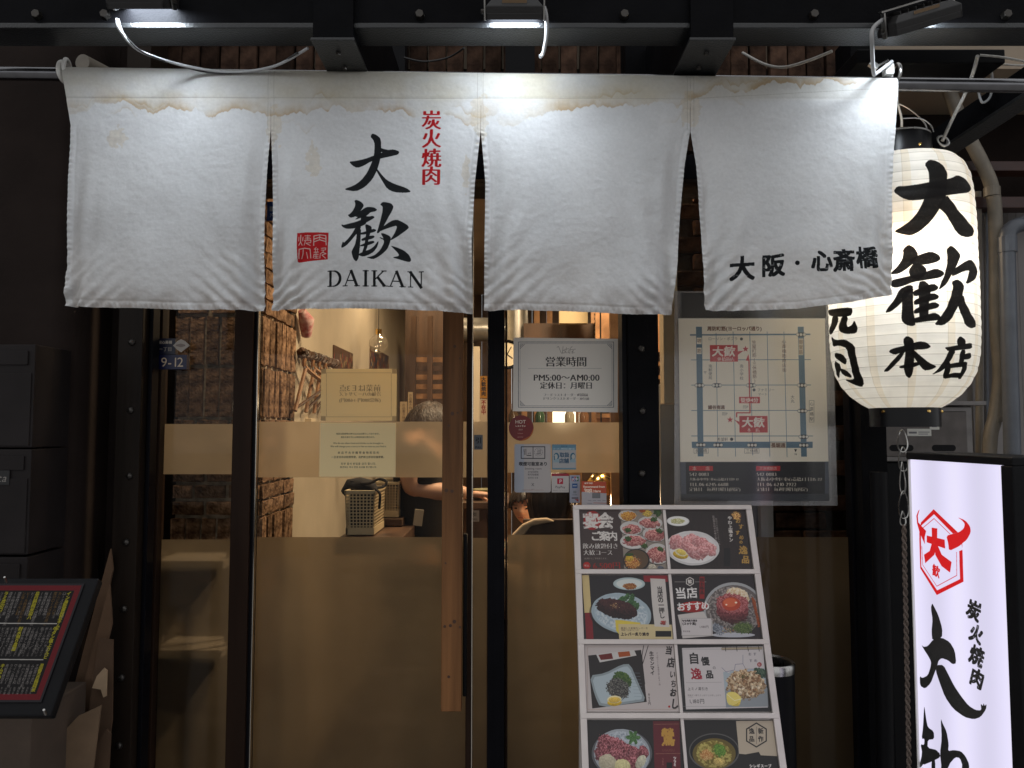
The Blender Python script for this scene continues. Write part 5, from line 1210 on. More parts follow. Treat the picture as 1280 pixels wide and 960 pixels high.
for i, (t, wv) in enumerate((('542-0083', 25), ('大阪市中央区東心斎橋1丁目15-22', 82), ('TEL.06-6210-2922', 50), ('定休日　毎週月曜日(固定)', 64))): c.text(t, 945.5, 592.7 + i * 6.3, 5.6, WT, 'serif', anchor='l', width=wv)
ps = thing('map_poster', 'street map poster with red shop labels in a clear plastic sleeve on the right window', 'poster', at(940, 500, YM))
sheet('printed_map', c, .0008, printmat('map_print', c.image('map_print', 1.25), .4, coat=.03), ps)
c = cv_px((850, 366), (1032, 366), (850, 397), YM + .001, 800, (.05, .05, .06)); c.rect(848, 360, 852, 400, (.3, .3, .3)); sheet('black_header', c, .0008, printmat('map_header', c.image('map_header'), .4, coat=.3), ps)
def quadbox(P, Y, th):
    f = [at(x, y, Y) for x, y in P]; return MB().add(f + [p + Vector((0, th, 0)) for p in f], [(3, 2, 1, 0), (4, 5, 6, 7), (0, 1, 5, 4), (1, 2, 6, 5), (2, 3, 7, 6), (3, 0, 4, 7)])
quadbox([(843, 364), (1040, 364), (1047, 632), (843, 632)], YM + .004, .002).build('sleeve', M['clear_plastic'], ps)
quadbox([(847, 366), (1034, 366), (1040, 627), (849, 627)], YM - .003, .0008).build('sleeve_front', M['clear_lam'], ps)

# ------------------------------------------------------------------ menu rack with printed cards
rk = thing('menu_rack', 'white two column display rack of food menu cards leaning in front of the right window', 'rack', (.40, 1.6, 0))
O_ = at(718, 634, 2.0); E_ = at(733, 960, 1.78); O_.x = .168; Vr = Vector((0, E_.y - O_.y, E_.z - O_.z)).normalized(); Ur = Vector((1, 0, 0)); Nr = Ur.cross(Vr); Nr = -Nr if Nr.y > 0 else Nr
RW = .463
def rp(px, py):
    d = ray(px, py); n = Ur.cross(Vr); t = (O_ - C0).dot(n) / d.dot(n); p = C0 + d * t - O_; return p.dot(Ur), p.dot(Vr)
Rr = Matrix((Ur, Vr, Ur.cross(Vr))).transposed()
def rbox(u0, u1, v0, v1, d0, d1, name, m, bevel=.0012, par=rk):      # d towards the street
    c_ = O_ + Ur * (u0 + u1) / 2 + Vr * (v0 + v1) / 2 + Nr * (d0 + d1) / 2
    return MB().obox(c_, u1 - u0, v1 - v0, abs(d1 - d0), Rr).build(name, m, par, bevel=bevel)
vlen = (O_.z - .02) / abs(Vr.z)
M['rack'] = mat('rack_white', (.62, .56, .53), .35, .3, .05, 20)
rbox(-.002, RW + .002, 0, vlen, -.012, -.006, 'back_board', M['rack'])
for a in (-.006, RW - .010): rbox(a, a + .016, -.004, vlen, -.012, .008, 'side_rail', M['rack'])
um = rp(833, 675)[0]; rbox(um - .004, um + .004, 0, vlen, -.006, .005, 'centre_rail', M['rack'])
rows_px = [(634, 637.5, 711), (714, 719, 799), (801, 806, 889.5), (892, 900, 985)]
vr = [[rp(830, y)[1] for y in r] for r in rows_px]
k = 0
pit = vr[2][0] - vr[1][0]
bars = [vr[0][0] - .004, (vr[0][2] + vr[1][1]) / 2 - .006, (vr[1][2] + vr[2][1]) / 2 - .006, (vr[2][2] + vr[3][1]) / 2 - .006]
while bars[-1] + pit < vlen: bars.append(bars[-1] + pit)
for b in bars: rbox(-.004, RW + .004, b, b + .012, -.006, .009, 'shelf_lip', M['rack'])
for xx in (O_.x + .02, O_.x + RW - .02): MB().cyl((xx, O_.y - .006 + .02, O_.z - .05), (xx, O_.y + .09, .0), .009, n=10).build('rear_leg', M['rack'], rk)
TX = '本日のおすすめ特選和牛'
def rcv(row, right, bg):
    r = rows_px[row]; v0, v1 = vr[row][1], vr[row][2]
    u0, u1 = (um + .005, RW - .011) if right else (.011, um - .005)
    return Canvas(O_ + Ur * u0 + Vr * v0 + Nr * .001, Ur, Vr, u1 - u0, v1 - v0, 2700, bg)
A = Zm(700, 600, 4.571); Bz = Zm(700, 780, 4.267); C1 = Zm(700, 630, 8.533); C2 = Zm(820, 630, 8.533)
DK = (.13, .095, .09); PW = (.80, .77, .74)
def P1(Zf, x, y): return Zf([(x, y)])[0]
def card(cv, label, row, right):
    o = put('menu_card', label, 'menu card', cv, .4, .0008, coat=.10, gain=1.12, group='food menu cards on the rack'); return o
meat = (.66, .36, .36); meat2 = (.84, .62, .60); grn = (.16, .26, .08); lem = (.85, .68, .16)
# row 0 left: banquet
c = rcv(0, 0, (.22, .165, .155)); n_ = vn(c.H, c.W, 4, 77, 3)[..., None]; c.a *= .93 + .14 * n_
x_, y_ = P1(C1, 650, 60); c.poly(C1([(645, 50), (1140, 50), (1150, 710), (685, 710)]), (.50, .46, .42))
c.ell(*P1(C1, 345, 175), 11, 12, (.55, .06, .07))
for (x, y, rx, ry) in ((720, 125, 95, 60), (960, 200, 130, 70), (760, 260, 120, 75), (1010, 320, 130, 80), (780, 400, 140, 80), (1040, 530, 130, 110)):
    a, b = P1(C1, x, y); c.plate(a, b, rx / 8.5, ry / 8.5, (.74, .72, .70)); 
for (x, y, rx, ry) in ((960, 205, 105, 52), (760, 270, 100, 52), (1010, 330, 110, 62), (790, 395, 120, 55), (1040, 540, 110, 85)):
    a, b = P1(C1, x, y); c.blob(a, b, rx / 8.5, ry / 8.5, (.55, .25, .25), 0, .25, .2, 2.2, 1, .25, (.80, .56, .52))
a, b = P1(C1, 725, 130); c.blob(a, b, 10, 5.5, (.62, .33, .08), 0, .3, .3, 1.6, 1, .2, (.82, .62, .25)); a, b = P1(C1, 930, 100); c.blob(a, b, 6, 4, (.75, .62, .25), 0, .3, .2, 2); c.blob(*P1(C1, 880, 72), 4, 2.5, (.65, .3, .08), 0, .3); c.blob(*P1(C1, 1045, 95), 5, 5, grn, 0, .4, .3, 2)
for x, y in ((725, 278), (725, 370), (1000, 165), (1055, 285), (1070, 480), (900, 445)): c.blob(*P1(C1, x, y), 4.4, 3.2, (.12, .2, .06), 0, .5, .35, 1.2, 1, .3, (.25, .36, .12))
c.ell(*P1(C1, 815, 600), 16.5, 14.5, (.10, .08, .08)); c.ell(*P1(C1, 812, 595), 15, 12.5, (.32, .24, .16)); c.blob(*P1(C1, 770, 630), 9, 7, (.55, .25, .08), 0, .35, .3, 1.4, 1, .1, (.8, .6, .3)); c.blob(*P1(C1, 740, 575), 5, 4, (.78, .62, .15), 0, .3); c.blob(*P1(C1, 740, 540), 5, 2, grn, 0, .4); c.scatter(*P1(C1, 800, 610), 9, 7, 50, .7, [(.7, .4, .15), (.5, .15, .08), (.8, .7, .5)])
c.blob(*P1(C1, 985, 672), 5, 4, (.72, .68, .6), 0, .3, .2, 1.5); c.blob(*P1(C1, 1070, 685), 4, 3, (.3, .32, .36), 0, .3, .2, 1.5)
c.text('宴会', *P1(C1, 405, 175), 20.5, PW, 'brush', sp=.88); c.text('ご案内', *P1(C1, 470, 340), 12.5, PW, 'brush', sp=.86)
c.text('飲み放題付き', *P1(C1, 432, 447), 8, PW, 'serif', width=45); c.text('大歓コース', *P1(C1, 405, 516), 8, PW, 'serif', width=37); c.text('2名様からご予約承ります。', *P1(C1, 385, 580), 3, (.6, .56, .52), width=31)
c.ell(*P1(C1, 285, 655), 4.6, 4.6, (.60, .08, .06)); c.text('税込', *P1(C1, 285, 655), 3, PW); c.text('6,500円', *P1(C1, 497, 655), 9, (.52, .10, .07), 'serif', width=35)
card(c, 'banquet course menu card at the top left of the rack, with meat platters', 0, 0)
# row 0 right: tongue
c = rcv(0, 1, (.14, .10, .095)); n_ = vn(c.H, c.W, 60, 78, 3, 8)[..., None]; c.a *= .8 + .4 * n_
c.plate(*P1(C2, 235, 182), 14, 6.3); c.blob(*P1(C2, 232, 182), 9, 3.6, (.62, .60, .38), 0, .2, .15, 1.5, 1, .1, (.84, .82, .66))
c.plate(*P1(C2, 390, 468), 33.5, 21.5, (.82, .80, .79))
for x, y, rx, ry, r in ((220, 415, 10, 10, .5), (260, 445, 9, 8, 1), (400, 400, 13, 9, .3), (345, 420, 9, 9, .2), (480, 430, 12, 9, .5), (555, 470, 10, 8, .2), (590, 520, 7, 4, 0), (430, 520, 13, 8, .3), (350, 470, 10, 7, .6), (500, 500, 9, 7, .1)): c.blob(*P1(C2, x, y), rx, ry, (.70, .42, .42), r, .22, .12, 2.4, 1, .28, (.86, .64, .63))
c.blob(*P1(C2, 260, 540), 9.6, 5.2, lem, .2, .05, .1, 3, 1, .35); c.blob(*P1(C2, 265, 515), 7.8, 4.6, (.88, .84, .68), .35, .05, .05, 2, 1, .1); c.blob(*P1(C2, 268, 513), 6.2, 3.4, (.86, .74, .34), .35, .1, .1, 1.2)
c.text('国産黒毛和牛の希少部位', *P1(C2, 612, 135), 3.0, (.66, .62, .6), vert=True, sp=1.0, dx=.33); c.text('厚切りで旨味たっぷり一品', *P1(C2, 640, 160), 2.8, (.6, .57, .55), vert=True, dx=.33)
c.text('やわ上塩タン', *P1(C2, 785, 150), 5.2, PW, 'brush', vert=True, sp=1.04, dx=.35)
G_ = (.66, .50, .22); c.blob(*P1(C2, 855, 125), 5.5, 4.8, (.55, .32, .12), 0, .5, .5, 1, 1, 0, (.95, .75, .45))
for ch, x, y, s in (('お', 875, 178, 6.5), ('す', 905, 240, 6.5), ('す', 870, 305, 6), ('め', 910, 355, 6), ('の', 905, 405, 4.5), ('逸', 930, 490, 11), ('品', 955, 590, 10)): c.char(ch, *P1(C2, x, y), s, G_, 'brush', 1, 1, .05, .15)
c.rect(*P1(C2, 722, 470), *P1(C2, 790, 662), (.04, .02, .03))
card(c, 'salted beef tongue menu card at the top right of the rack, with gold lettering', 0, 1)
# row 1 left: liver
c = rcv(1, 0, (.12, .10, .11)); c.poly(A([(125, 540), (165, 540), (180, 760), (140, 760)]), (.76, .66, .45)); c.poly(A([(142, 758), (182, 758), (192, 910), (150, 910)]), (.45, .06, .10))
c.poly(A([(475, 545), (615, 545), (617, 582), (480, 582)]), (.50, .08, .12)); c.plate(*P1(A, 395, 593), 20.5, 8, (.66, .72, .72)); c.ell(*P1(A, 395, 592), 16, 5.8, (.78, .8, .78)); c.blob(*P1(A, 400, 607), 9, 4.2, (.42, .20, .08), 0, .2, .3, 1.2, 1, .1, (.66, .45, .22))
c.plate(*P1(A, 350, 760), 39, 25, (.60, .66, .69), .12); c.blob(*P1(A, 350, 760), 34, 20, (.56, .62, .66), .12, .05, .12, 3, 1, 0, (.72, .75, .76))
for x, y, r in ((345, 675, -.6), (375, 660, -.9), (405, 665, -1.2), (400, 690, -.2), (430, 715, -1), (420, 700, .6)): c.blob(*P1(A, x + 5, y + 10), 6.5, 3.2, (.12, .24, .12), r, .35, .2, 1.2, 1, .2, (.28, .42, .24))
c.blob(*P1(A, 325, 735), 27, 12, (.13, .045, .055), .22, .12, .3, 2.5, 1, .5, (.24, .11, .11)); c.blob(*P1(A, 320, 715), 22, 6, (.20, .09, .09), .2, .3, .3, 2, .7, .2, (.30, .16, .15)); c.scatter(*P1(A, 320, 718), 8, 3.6, 40, .9, [(.78, .66, .45), (.6, .42, .25)], .4)
c.poly(A([(315, 800), (350, 800), (460, 815), (455, 830), (345, 890), (320, 860)]), (.80, .70, .25)); c.poly(A([(333, 822), (640, 826), (650, 912), (338, 912)]), (.76, .68, .50))
c.text('厳選した新鮮なレバーを', *P1(A, 425, 846), 3, (.3, .25, .2), width=34); c.text('特製ごま油でどうぞ', *P1(A, 400, 858), 2.6, (.3, .25, .2), width=22); c.text('上レバー炙り焼き', *P1(A, 428, 880), 6, (.14, .1, .08), 'brush', width=36); c.rect(*P1(A, 545, 862), *P1(A, 635, 895), (.03, .02, .02))
c.poly(A([(515, 562), (600, 566), (625, 840), (540, 836), (525, 700)]), (.74, .71, .68)); c.text('当店の一押し', *P1(A, 569, 625), 7.6, (.12, .1, .1), 'brush', vert=True, sp=.86, dx=.6); c.blob(*P1(A, 590, 815), 4, 3, (.55, .2, .18), 0, .6, .3, 1)
card(c, 'grilled liver menu card, second row left on the rack', 1, 0)
# row 1 right: tartare
c = rcv(1, 1, (.13, .10, .11)); c.ell(*P1(A, 990, 735), 37, 33, (.60, .60, .60)); c.ell(*P1(A, 992, 742), 35, 31, (.36, .33, .32)); c.blob(*P1(A, 992, 745), 34, 30, (.30, .27, .26), 0, .05, .3, 3, 1, .1, (.56, .52, .50))
c.ell(*P1(A, 990, 885), 27, 3.0, (.66, .66, .68)); c.blob(*P1(A, 1015, 665), 15, 11, (.78, .66, .50), .3, .1, .1, 3, 1, .2, (.86, .80, .70))
c.blob(*P1(A, 985, 745), 21, 17, (.40, .13, .15), 0, .12, .25, 2.4, 1, .6, (.58, .28, .29)); c.blob(*P1(A, 985, 705), 20.5, 12.5, (.48, .18, .18), 0, .2, .3, 1.6, 1, .1, (.72, .42, .42))
c.ell(*P1(A, 978, 708), 11.5, 8.5, (.66, .22, .12)); c.ell(*P1(A, 972, 700), 8.5, 5.5, (.78, .34, .20)); c.ell(*P1(A, 1005, 700), 1.6, 1.1, (.95, .85, .75)); c.ell(*P1(A, 950, 712), 1.2, .9, (.95, .85, .75))
for i in range(7): c.blob(*P1(A, 1105 + i * 5, 690 + i * 22), 5, 2, (.55, .25, .10), 1.2 + i * .1, .3, .2, 1.5)
c.blob(*P1(A, 1045, 845), 13, 7, (.14, .22, .08), 0, .5, .4, 1, 1, .1, (.38, .44, .22)); c.blob(*P1(A, 900, 850), 11, 6, (.30, .32, .36), .4, .4, .4, 1.5, 1, 0, (.55, .56, .58)); c.scatter(*P1(A, 955, 860), 8, 4, 30, .8, [(.7, .4, .2), (.6, .6, .4)])
hx, hy = P1(A, 742, 580); c.poly([(hx + 5.6 * math.sin(t * math.pi / 3), hy - 5.8 * math.cos(t * math.pi / 3)) for t in range(6)], PW); c.poly([(hx + 4.4 * math.sin(t * math.pi / 3), hy - 4.6 * math.cos(t * math.pi / 3)) for t in range(6)], (.16, .12, .12)); c.text('歓', hx, hy, 5.4, PW, 'bold')
c.line(A([(655, 582), (715, 582)]), .5, (.6, .57, .55)); c.line(A([(770, 582), (835, 582)]), .5, (.6, .57, .55)); c.rect(*P1(A, 797, 552), *P1(A, 825, 678), (.50, .07, .08)); c.text('超お得品', *P1(A, 811, 570), 5, (.2, .04, .04), 'bold', vert=True, sp=1.05)
c.blob(*P1(A, 760, 725), 20, 7, (.6, .05, .05), -.08, .1, 0, 3)
for t, x, y, s in (('当店', 722, 645, 14.5), ('おすすめ', 760, 720, 11)): c.text(t, *P1(A, x, y), s, (.86, .84, .82), 'brush', sp=.98 if len(t) < 3 else .92, rot=-.05)
c.poly(A([(672, 770), (820, 750), (840, 790), (870, 800), (872, 890), (700, 905), (690, 840)]), (.72, .69, .67)); c.rect(*P1(A, 695, 790), *P1(A, 865, 888), (.74, .71, .70)); c.frame(*P1(A, 695, 790), *P1(A, 865, 888), .4, (.5, .48, .47))
c.text('もも肉炙り焼き', *P1(A, 741, 803), 4.4, (.15, .12, .12), 'bold', width=19); c.text('(ユッケ風)', *P1(A, 738, 820), 4.2, (.15, .12, .12), 'bold', width=17); c.text('1,480円', *P1(A, 822, 838), 3.6, (.25, .2, .2), width=12); c.text('限定数量', *P1(A, 723, 864), 2.6, (.35, .3, .3), width=9)
card(c, 'raw beef with egg yolk menu card, second row right on the rack', 1, 1)
# row 2 left: senmai
c = rcv(2, 0, (.70, .655, .64)); c.frame(*P1(Bz, 147, 122), *P1(Bz, 618, 455), .4, (.6, .5, .45)); c.poly(Bz([(150, 168), (432, 138), (462, 415), (172, 450)]), (.115, .09, .09))
c.poly(Bz([(192, 160), (395, 138), (408, 168), (212, 205)]), (.72, .70, .68)); c.poly(Bz([(205, 165), (275, 155), (283, 185), (218, 192)]), (.36, .06, .05)); c.poly(Bz([(308, 150), (370, 145), (376, 170), (315, 177)]), (.58, .25, .06))
c.poly(Bz([(157, 275), (240, 262), (330, 215), (375, 213), (420, 320), (460, 410), (395, 420), (215, 447), (185, 380)]), (.50, .54, .55), 1, 1); c.poly(Bz([(170, 285), (245, 272), (332, 228), (368, 226), (408, 320), (445, 400), (385, 408), (225, 432), (195, 375)]), (.62, .67, .69), 1, 1)
for i in range(9): c.line(Bz([(375 + i * 3, 260 + i * 18), (425 + i * 3, 262 + i * 18)]), .5, (.45, .5, .53), .7)
c.blob(*P1(Bz, 330, 300), 13, 11, (.16, .26, .10), .4, .15, .2, 2, 1, .3, (.28, .36, .16)); c.blob(*P1(Bz, 310, 345), 15.5, 13, (.12, .11, .11), .3, .25, .5, 1.3, 1, .1, (.42, .41, .38)); c.scatter(*P1(Bz, 308, 340), 12, 10, 60, .9, [(.55, .53, .5), (.08, .08, .08), (.3, .3, .28)])
c.blob(*P1(Bz, 290, 418), 10, 4.6, lem, -.05, .05, .1, 2, 1, .3); c.blob(*P1(Bz, 290, 402), 10, 4.8, (.86, .80, .6), -.05, .05, .05, 2, 1, .1); c.blob(*P1(Bz, 290, 404), 8.4, 3.6, (.84, .68, .28), -.05, .1, .1, 1.2)
c.line(Bz([(446, 115), (437, 168), (440, 215)]), .9, (.1, .08, .08)); c.line(Bz([(470, 115), (440, 215), (452, 320)]), .9, (.1, .08, .08))
c.text('生センマイ', *P1(Bz, 488, 158), 6, (.2, .17, .17), 'brush', vert=True, sp=1.0, dx=.3); c.text('さっぱりとした食感が楽しめる一品', *P1(Bz, 517, 155), 2.6, (.35, .3, .3), vert=True, dx=.22); c.text('860円', *P1(Bz, 474, 375), 4.2, (.15, .12, .12), vert=True, sp=.9, dx=.2)
for ch, x, y, s in (('当', 580, 140, 11), ('店', 592, 205, 13), ('い', 600, 268, 10), ('ち', 605, 318, 10), ('お', 603, 365, 11), ('し', 612, 425, 14)): c.char(ch, *P1(Bz, x, y), s, (.12, .1, .1), 'brush', 1, .8, .06, .15)
c.ell(*P1(Bz, 582, 440), 1.4, 1.4, (.6, .08, .08))
card(c, 'black tripe menu card with white paper side, third row left on the rack', 2, 0)
# row 2 right: chicken tripe
c = rcv(2, 1, (.10, .09, .095)); c.poly(Bz([(650, 128), (1082, 118), (1108, 445), (672, 455)]), (.74, .71, .70)); c.frame(*P1(Bz, 655, 134), *P1(Bz, 1100, 440), .3, (.5, .5, .5))
c.line(Bz([(862, 132), (1075, 128)]), 2.2, (.62, .56, .46)); c.line(Bz([(862, 126), (1075, 122)]), .5, (.2, .16, .12)); c.line(Bz([(862, 138), (1075, 134)]), .5, (.2, .16, .12)); 
for x in (880, 940, 1000, 1058): c.line(Bz([(x, 118), (x + 4, 145)]), .8, (.15, .12, .1))
c.poly(Bz([(870, 255), (1090, 235), (1110, 440), (885, 445)]), (.60, .64, .66)); c.poly(Bz([(880, 345), (1105, 340), (1110, 440), (885, 445)]), (.50, .52, .53))
c.poly(Bz([(860, 160), (975, 160), (980, 240), (930, 225), (900, 262), (862, 235)]), (.74, .71, .70)); c.line(Bz([(862, 232), (885, 255), (930, 245), (935, 215), (975, 212), (975, 165)]), .5, (.35, .35, .45)); c.line(Bz([(975, 212), (990, 240), (1040, 240)]), .5, (.35, .35, .45))
c.blob(*P1(Bz, 1065, 262), 9, 7, (.12, .2, .14), 0, .3, .3, 2, 1, .1, (.3, .38, .3)); c.blob(*P1(Bz, 990, 320), 26, 18, (.46, .33, .22), 0, .2, .25, 3, 1, .2, (.76, .66, .52)); c.scatter(*P1(Bz, 990, 320), 23, 15, 60, 2.6, [(.78, .68, .54), (.62, .48, .34), (.82, .74, .62), (.5, .36, .24)], .8); c.scatter(*P1(Bz, 985, 275), 8, 3, 30, .7, [(.2, .3, .1)])
c.blob(*P1(Bz, 925, 400), 10, 9, (.86, .74, .30), .5, .08, .1, 2, 1, .2); c.poly(Bz([(885, 365), (930, 360), (975, 395), (930, 435), (893, 430)]), (.86, .78, .42), .8, 1); c.line(Bz([(887, 372), (930, 408), (972, 398)]), .7, (.9, .86, .7))
c.text('自', *P1(Bz, 714, 183), 14.5, (.08, .07, .07), 'brush'); c.text('慢', *P1(Bz, 775, 198), 11, (.08, .07, .07), 'brush'); c.text('の', *P1(Bz, 822, 233), 4.5, (.2, .18, .18)); c.text('逸', *P1(Bz, 727, 265), 15, (.55, .08, .14), 'brush'); c.text('品', *P1(Bz, 797, 268), 10.5, (.08, .07, .07), 'brush')
c.line(Bz([(672, 313), (862, 310)]), .4, (.55, .5, .5)); c.text('上ミノ湯引き', *P1(Bz, 735, 345), 6, (.12, .1, .1), width=26); c.text('特製ポン酢でさっぱりとお召し上がり', *P1(Bz, 770, 380), 2.8, (.4, .36, .36), width=42); c.text('ください', *P1(Bz, 697, 389), 2.6, (.4, .36, .36), width=7); c.text('1,180円', *P1(Bz, 729, 411), 6, (.1, .09, .09), width=20)
for t, x, y in (('おす', 1025, 160), ('すめ', 1030, 195)): c.text(t, *P1(Bz, x, y), 4.4, (.2, .2, .25), sp=1.4)
c.ell(*P1(Bz, 1063, 216), 2.8, 2.8, (.55, .1, .12)); c.text('歓', *P1(Bz, 1063, 216), 3.6, PW)
card(c, 'black bordered menu card priced 1,180 yen, third row right on the rack', 2, 1)
# row 3 left
c = rcv(3, 0, (.11, .09, .09)); c.plate(*P1(Bz, 330, 690), 39, 31, (.58, .60, .62)); c.blob(*P1(Bz, 330, 690), 36, 28, (.50, .53, .56), 0, .03, .15, 3, 1, 0, (.66, .68, .7))
for x, y, rx, ry, r in ((250, 640, 14, 12, .4), (230, 690, 12, 12, 1), (300, 650, 14, 10, .2), (350, 680, 15, 11, .5), (400, 700, 12, 10, .8), (300, 700, 13, 9, .2), (440, 690, 8, 10, .4), (380, 740, 12, 9, .4)): c.blob(*P1(Bz, x, y), rx, ry, (.34, .13, .15), r, .25, .25, 2.2, 1, .3, (.66, .40, .42))
c.blob(*P1(Bz, 255, 740), 13, 11, (.66, .62, .52), .2, .1, .08, 3, 1, .2); c.blob(*P1(Bz, 335, 760), 11, 10, (.74, .70, .50), 0, .1, .08, 3, 1, .2); c.blob(*P1(Bz, 430, 735), 6, 10, (.70, .68, .58), .7, .1, .1, 3); c.scatter(*P1(Bz, 355, 670), 6, 5, 30, .9, [(.25, .08, .1), (.5, .2, .2)])
for r in range(6): a, b = P1(Bz, 390, 605); c.blob(a + 4 * math.cos(r * 1.05), b + 4 * math.sin(r * 1.05), 6, 2.6, (.16, .3, .12), r * 1.05, .3, .2, 1.2, 1, .2, (.34, .48, .28))
c.poly(Bz([(495, 517), (637, 517), (650, 1100), (515, 1100)]), (.33, .075, .11)); c.line(Bz([(502, 535), (634, 533)]), .5, (.55, .38, .3)); c.line(Bz([(510, 692), (642, 690)]), .5, (.55, .38, .3)); c.text('鶯', *P1(Bz, 575, 602), 23, (.68, .50, .20), 'brush', sx=.85); c.text('UGUISU', *P1(Bz, 577, 672), 3, (.45, .25, .2), width=16)
c.rect(*P1(Bz, 568, 738), *P1(Bz, 598, 900), (.03, .02, .02)); c.text('ツラミ', *P1(Bz, 612, 715), 4.2, PW, 'brush', vert=True); c.text('うまみ', *P1(Bz, 548, 720), 3.2, (.6, .4, .35), vert=True)
card(c, 'sliced beef menu card with wine red gold lettered side, bottom row left', 3, 0)
# row 3 right
c = rcv(3, 1, (.10, .085, .08)); c.ell(*P1(Bz, 822, 680), 31.5, 23, (.30, .29, .28)); c.ell(*P1(Bz, 822, 678), 30, 21, (.07, .06, .06)); c.ell(*P1(Bz, 822, 692), 27, 19.5, (.36, .30, .12)); c.blob(*P1(Bz, 822, 695), 25, 17, (.40, .34, .12), 0, .1, .25, 4, 1, .1, (.66, .60, .32))
c.blob(*P1(Bz, 850, 672), 9, 8, (.20, .36, .08), .3, .4, .3, 1.4, 1, .1, (.42, .56, .2)); c.blob(*P1(Bz, 780, 700), 9, 7, (.6, .35, .14), 0, .4, .3, 1.4, 1, .1, (.76, .62, .4)); c.blob(*P1(Bz, 850, 735), 8, 5, (.72, .62, .34), 0, .4, .2, 1.4)
c.poly(Bz([(938, 517), (1140, 515), (1160, 705), (1070, 700), (1060, 682), (990, 695), (955, 692)]), (.66, .60, .52)); hx, hy = P1(Bz, 1047, 592)
c.poly([(hx + 15 * math.sin(t * math.pi / 3), hy - 15.8 * math.cos(t * math.pi / 3)) for t in range(6)], (.10, .09, .09)); c.poly([(hx + 13.3 * math.sin(t * math.pi / 3), hy - 14 * math.cos(t * math.pi / 3)) for t in range(6)], (.66, .60, .52)); c.line(Bz([(1047, 548), (1047, 640)]), .4, (.2, .18, .18))
c.text('新作', hx + 5.5, hy - 5, 7.5, (.10, .09, .09), 'brush', vert=True, sp=1.3); c.text('逸品', hx - 6, hy - 5, 7.5, (.10, .09, .09), 'brush', vert=True, sp=1.3); c.text('シレギスープ', *P1(Bz, 1068, 757), 5.2, PW, 'bold', width=28)
card(c, 'soup bowl menu card with a hexagon emblem, bottom row right', 3, 1)

# ------------------------------------------------------------------ backlit sign at the right
SL, SR = at(1138, 573, 1.66), at(1251, 583, 1.40)
zs = max(SL.z, SR.z); Us = Vector((SR.x - SL.x, SR.y - SL.y, 0)); ws = Us.length * 1.03; Us.normalize(); Os = Vector((SL.x, SL.y, (SL.z + SR.z) / 2))
hs_ = Os.z - .12
sg = thing('light_sign', 'tall backlit white shop sign with red horned hexagon and black brush characters at the right', 'sign', (Os + Us * ws / 2).xy.to_3d())
c = Canvas(Os, Us, (0, 0, -1), ws, hs_, 1500, (.88, .86, .965))
gx = np.linspace(0, 1, c.W)[None, :, None]; c.a *= 1.0 + .04 * np.cos(gx * 6.28 * 2); c.a = np.clip(c.a, 0, .99)
RS = (.80, .03, .06); z = Zm(1130, 620, 6.4)
c.poly(z([(237, 106), (440, 300), (466, 380), (475, 685), (262, 792), (130, 578), (122, 300), (135, 212)]), RS); c.poly(z([(240, 146), (398, 308), (440, 395), (448, 665), (265, 755), (138, 565), (134, 240)]), (.88, .86, .965))
c.line(z([(143, 262), (240, 180), (400, 335)]), .7, RS); c.line(z([(420, 415), (422, 635), (262, 722), (150, 552), (142, 400)]), .7, RS)
c.poly(z([(330, 440), (335, 330), (350, 310), (440, 290), (470, 430), (360, 470)]), (.88, .86, .965)); c.poly(z([(180, 290), (150, 400), (165, 395), (185, 330)]), (.88, .86, .965))
c.poly(z([(428, 170), (490, 195), (528, 242), (534, 290), (502, 350), (466, 378), (440, 402), (360, 440), (354, 380), (338, 318), (400, 300), (440, 290), (478, 260), (487, 222), (462, 192)]), RS, 1, 1)
c.poly(z([(124, 108), (110, 160), (114, 210), (135, 235), (150, 252), (177, 280), (165, 330), (166, 384), (125, 292), (105, 220), (99, 160), (114, 120)]), RS, 1)
for P in ([(182, 316), (325, 350), (329, 420), (182, 370)], [(221, 253), (266, 260), (264, 420), (225, 410)], [(222, 380), (268, 390), (242, 470), (170, 537), (160, 470), (205, 440)], [(246, 390), (266, 388), (302, 470), (380, 528), (368, 612), (300, 560), (250, 470)]): c.poly(z(P), RS)
c.char('歓', *z([(256, 600)])[0], 15.5, RS, 'bold', 1, .92, .18)
z = Zm(1130, 740, 4.364); KS = (.035, .04, .04)
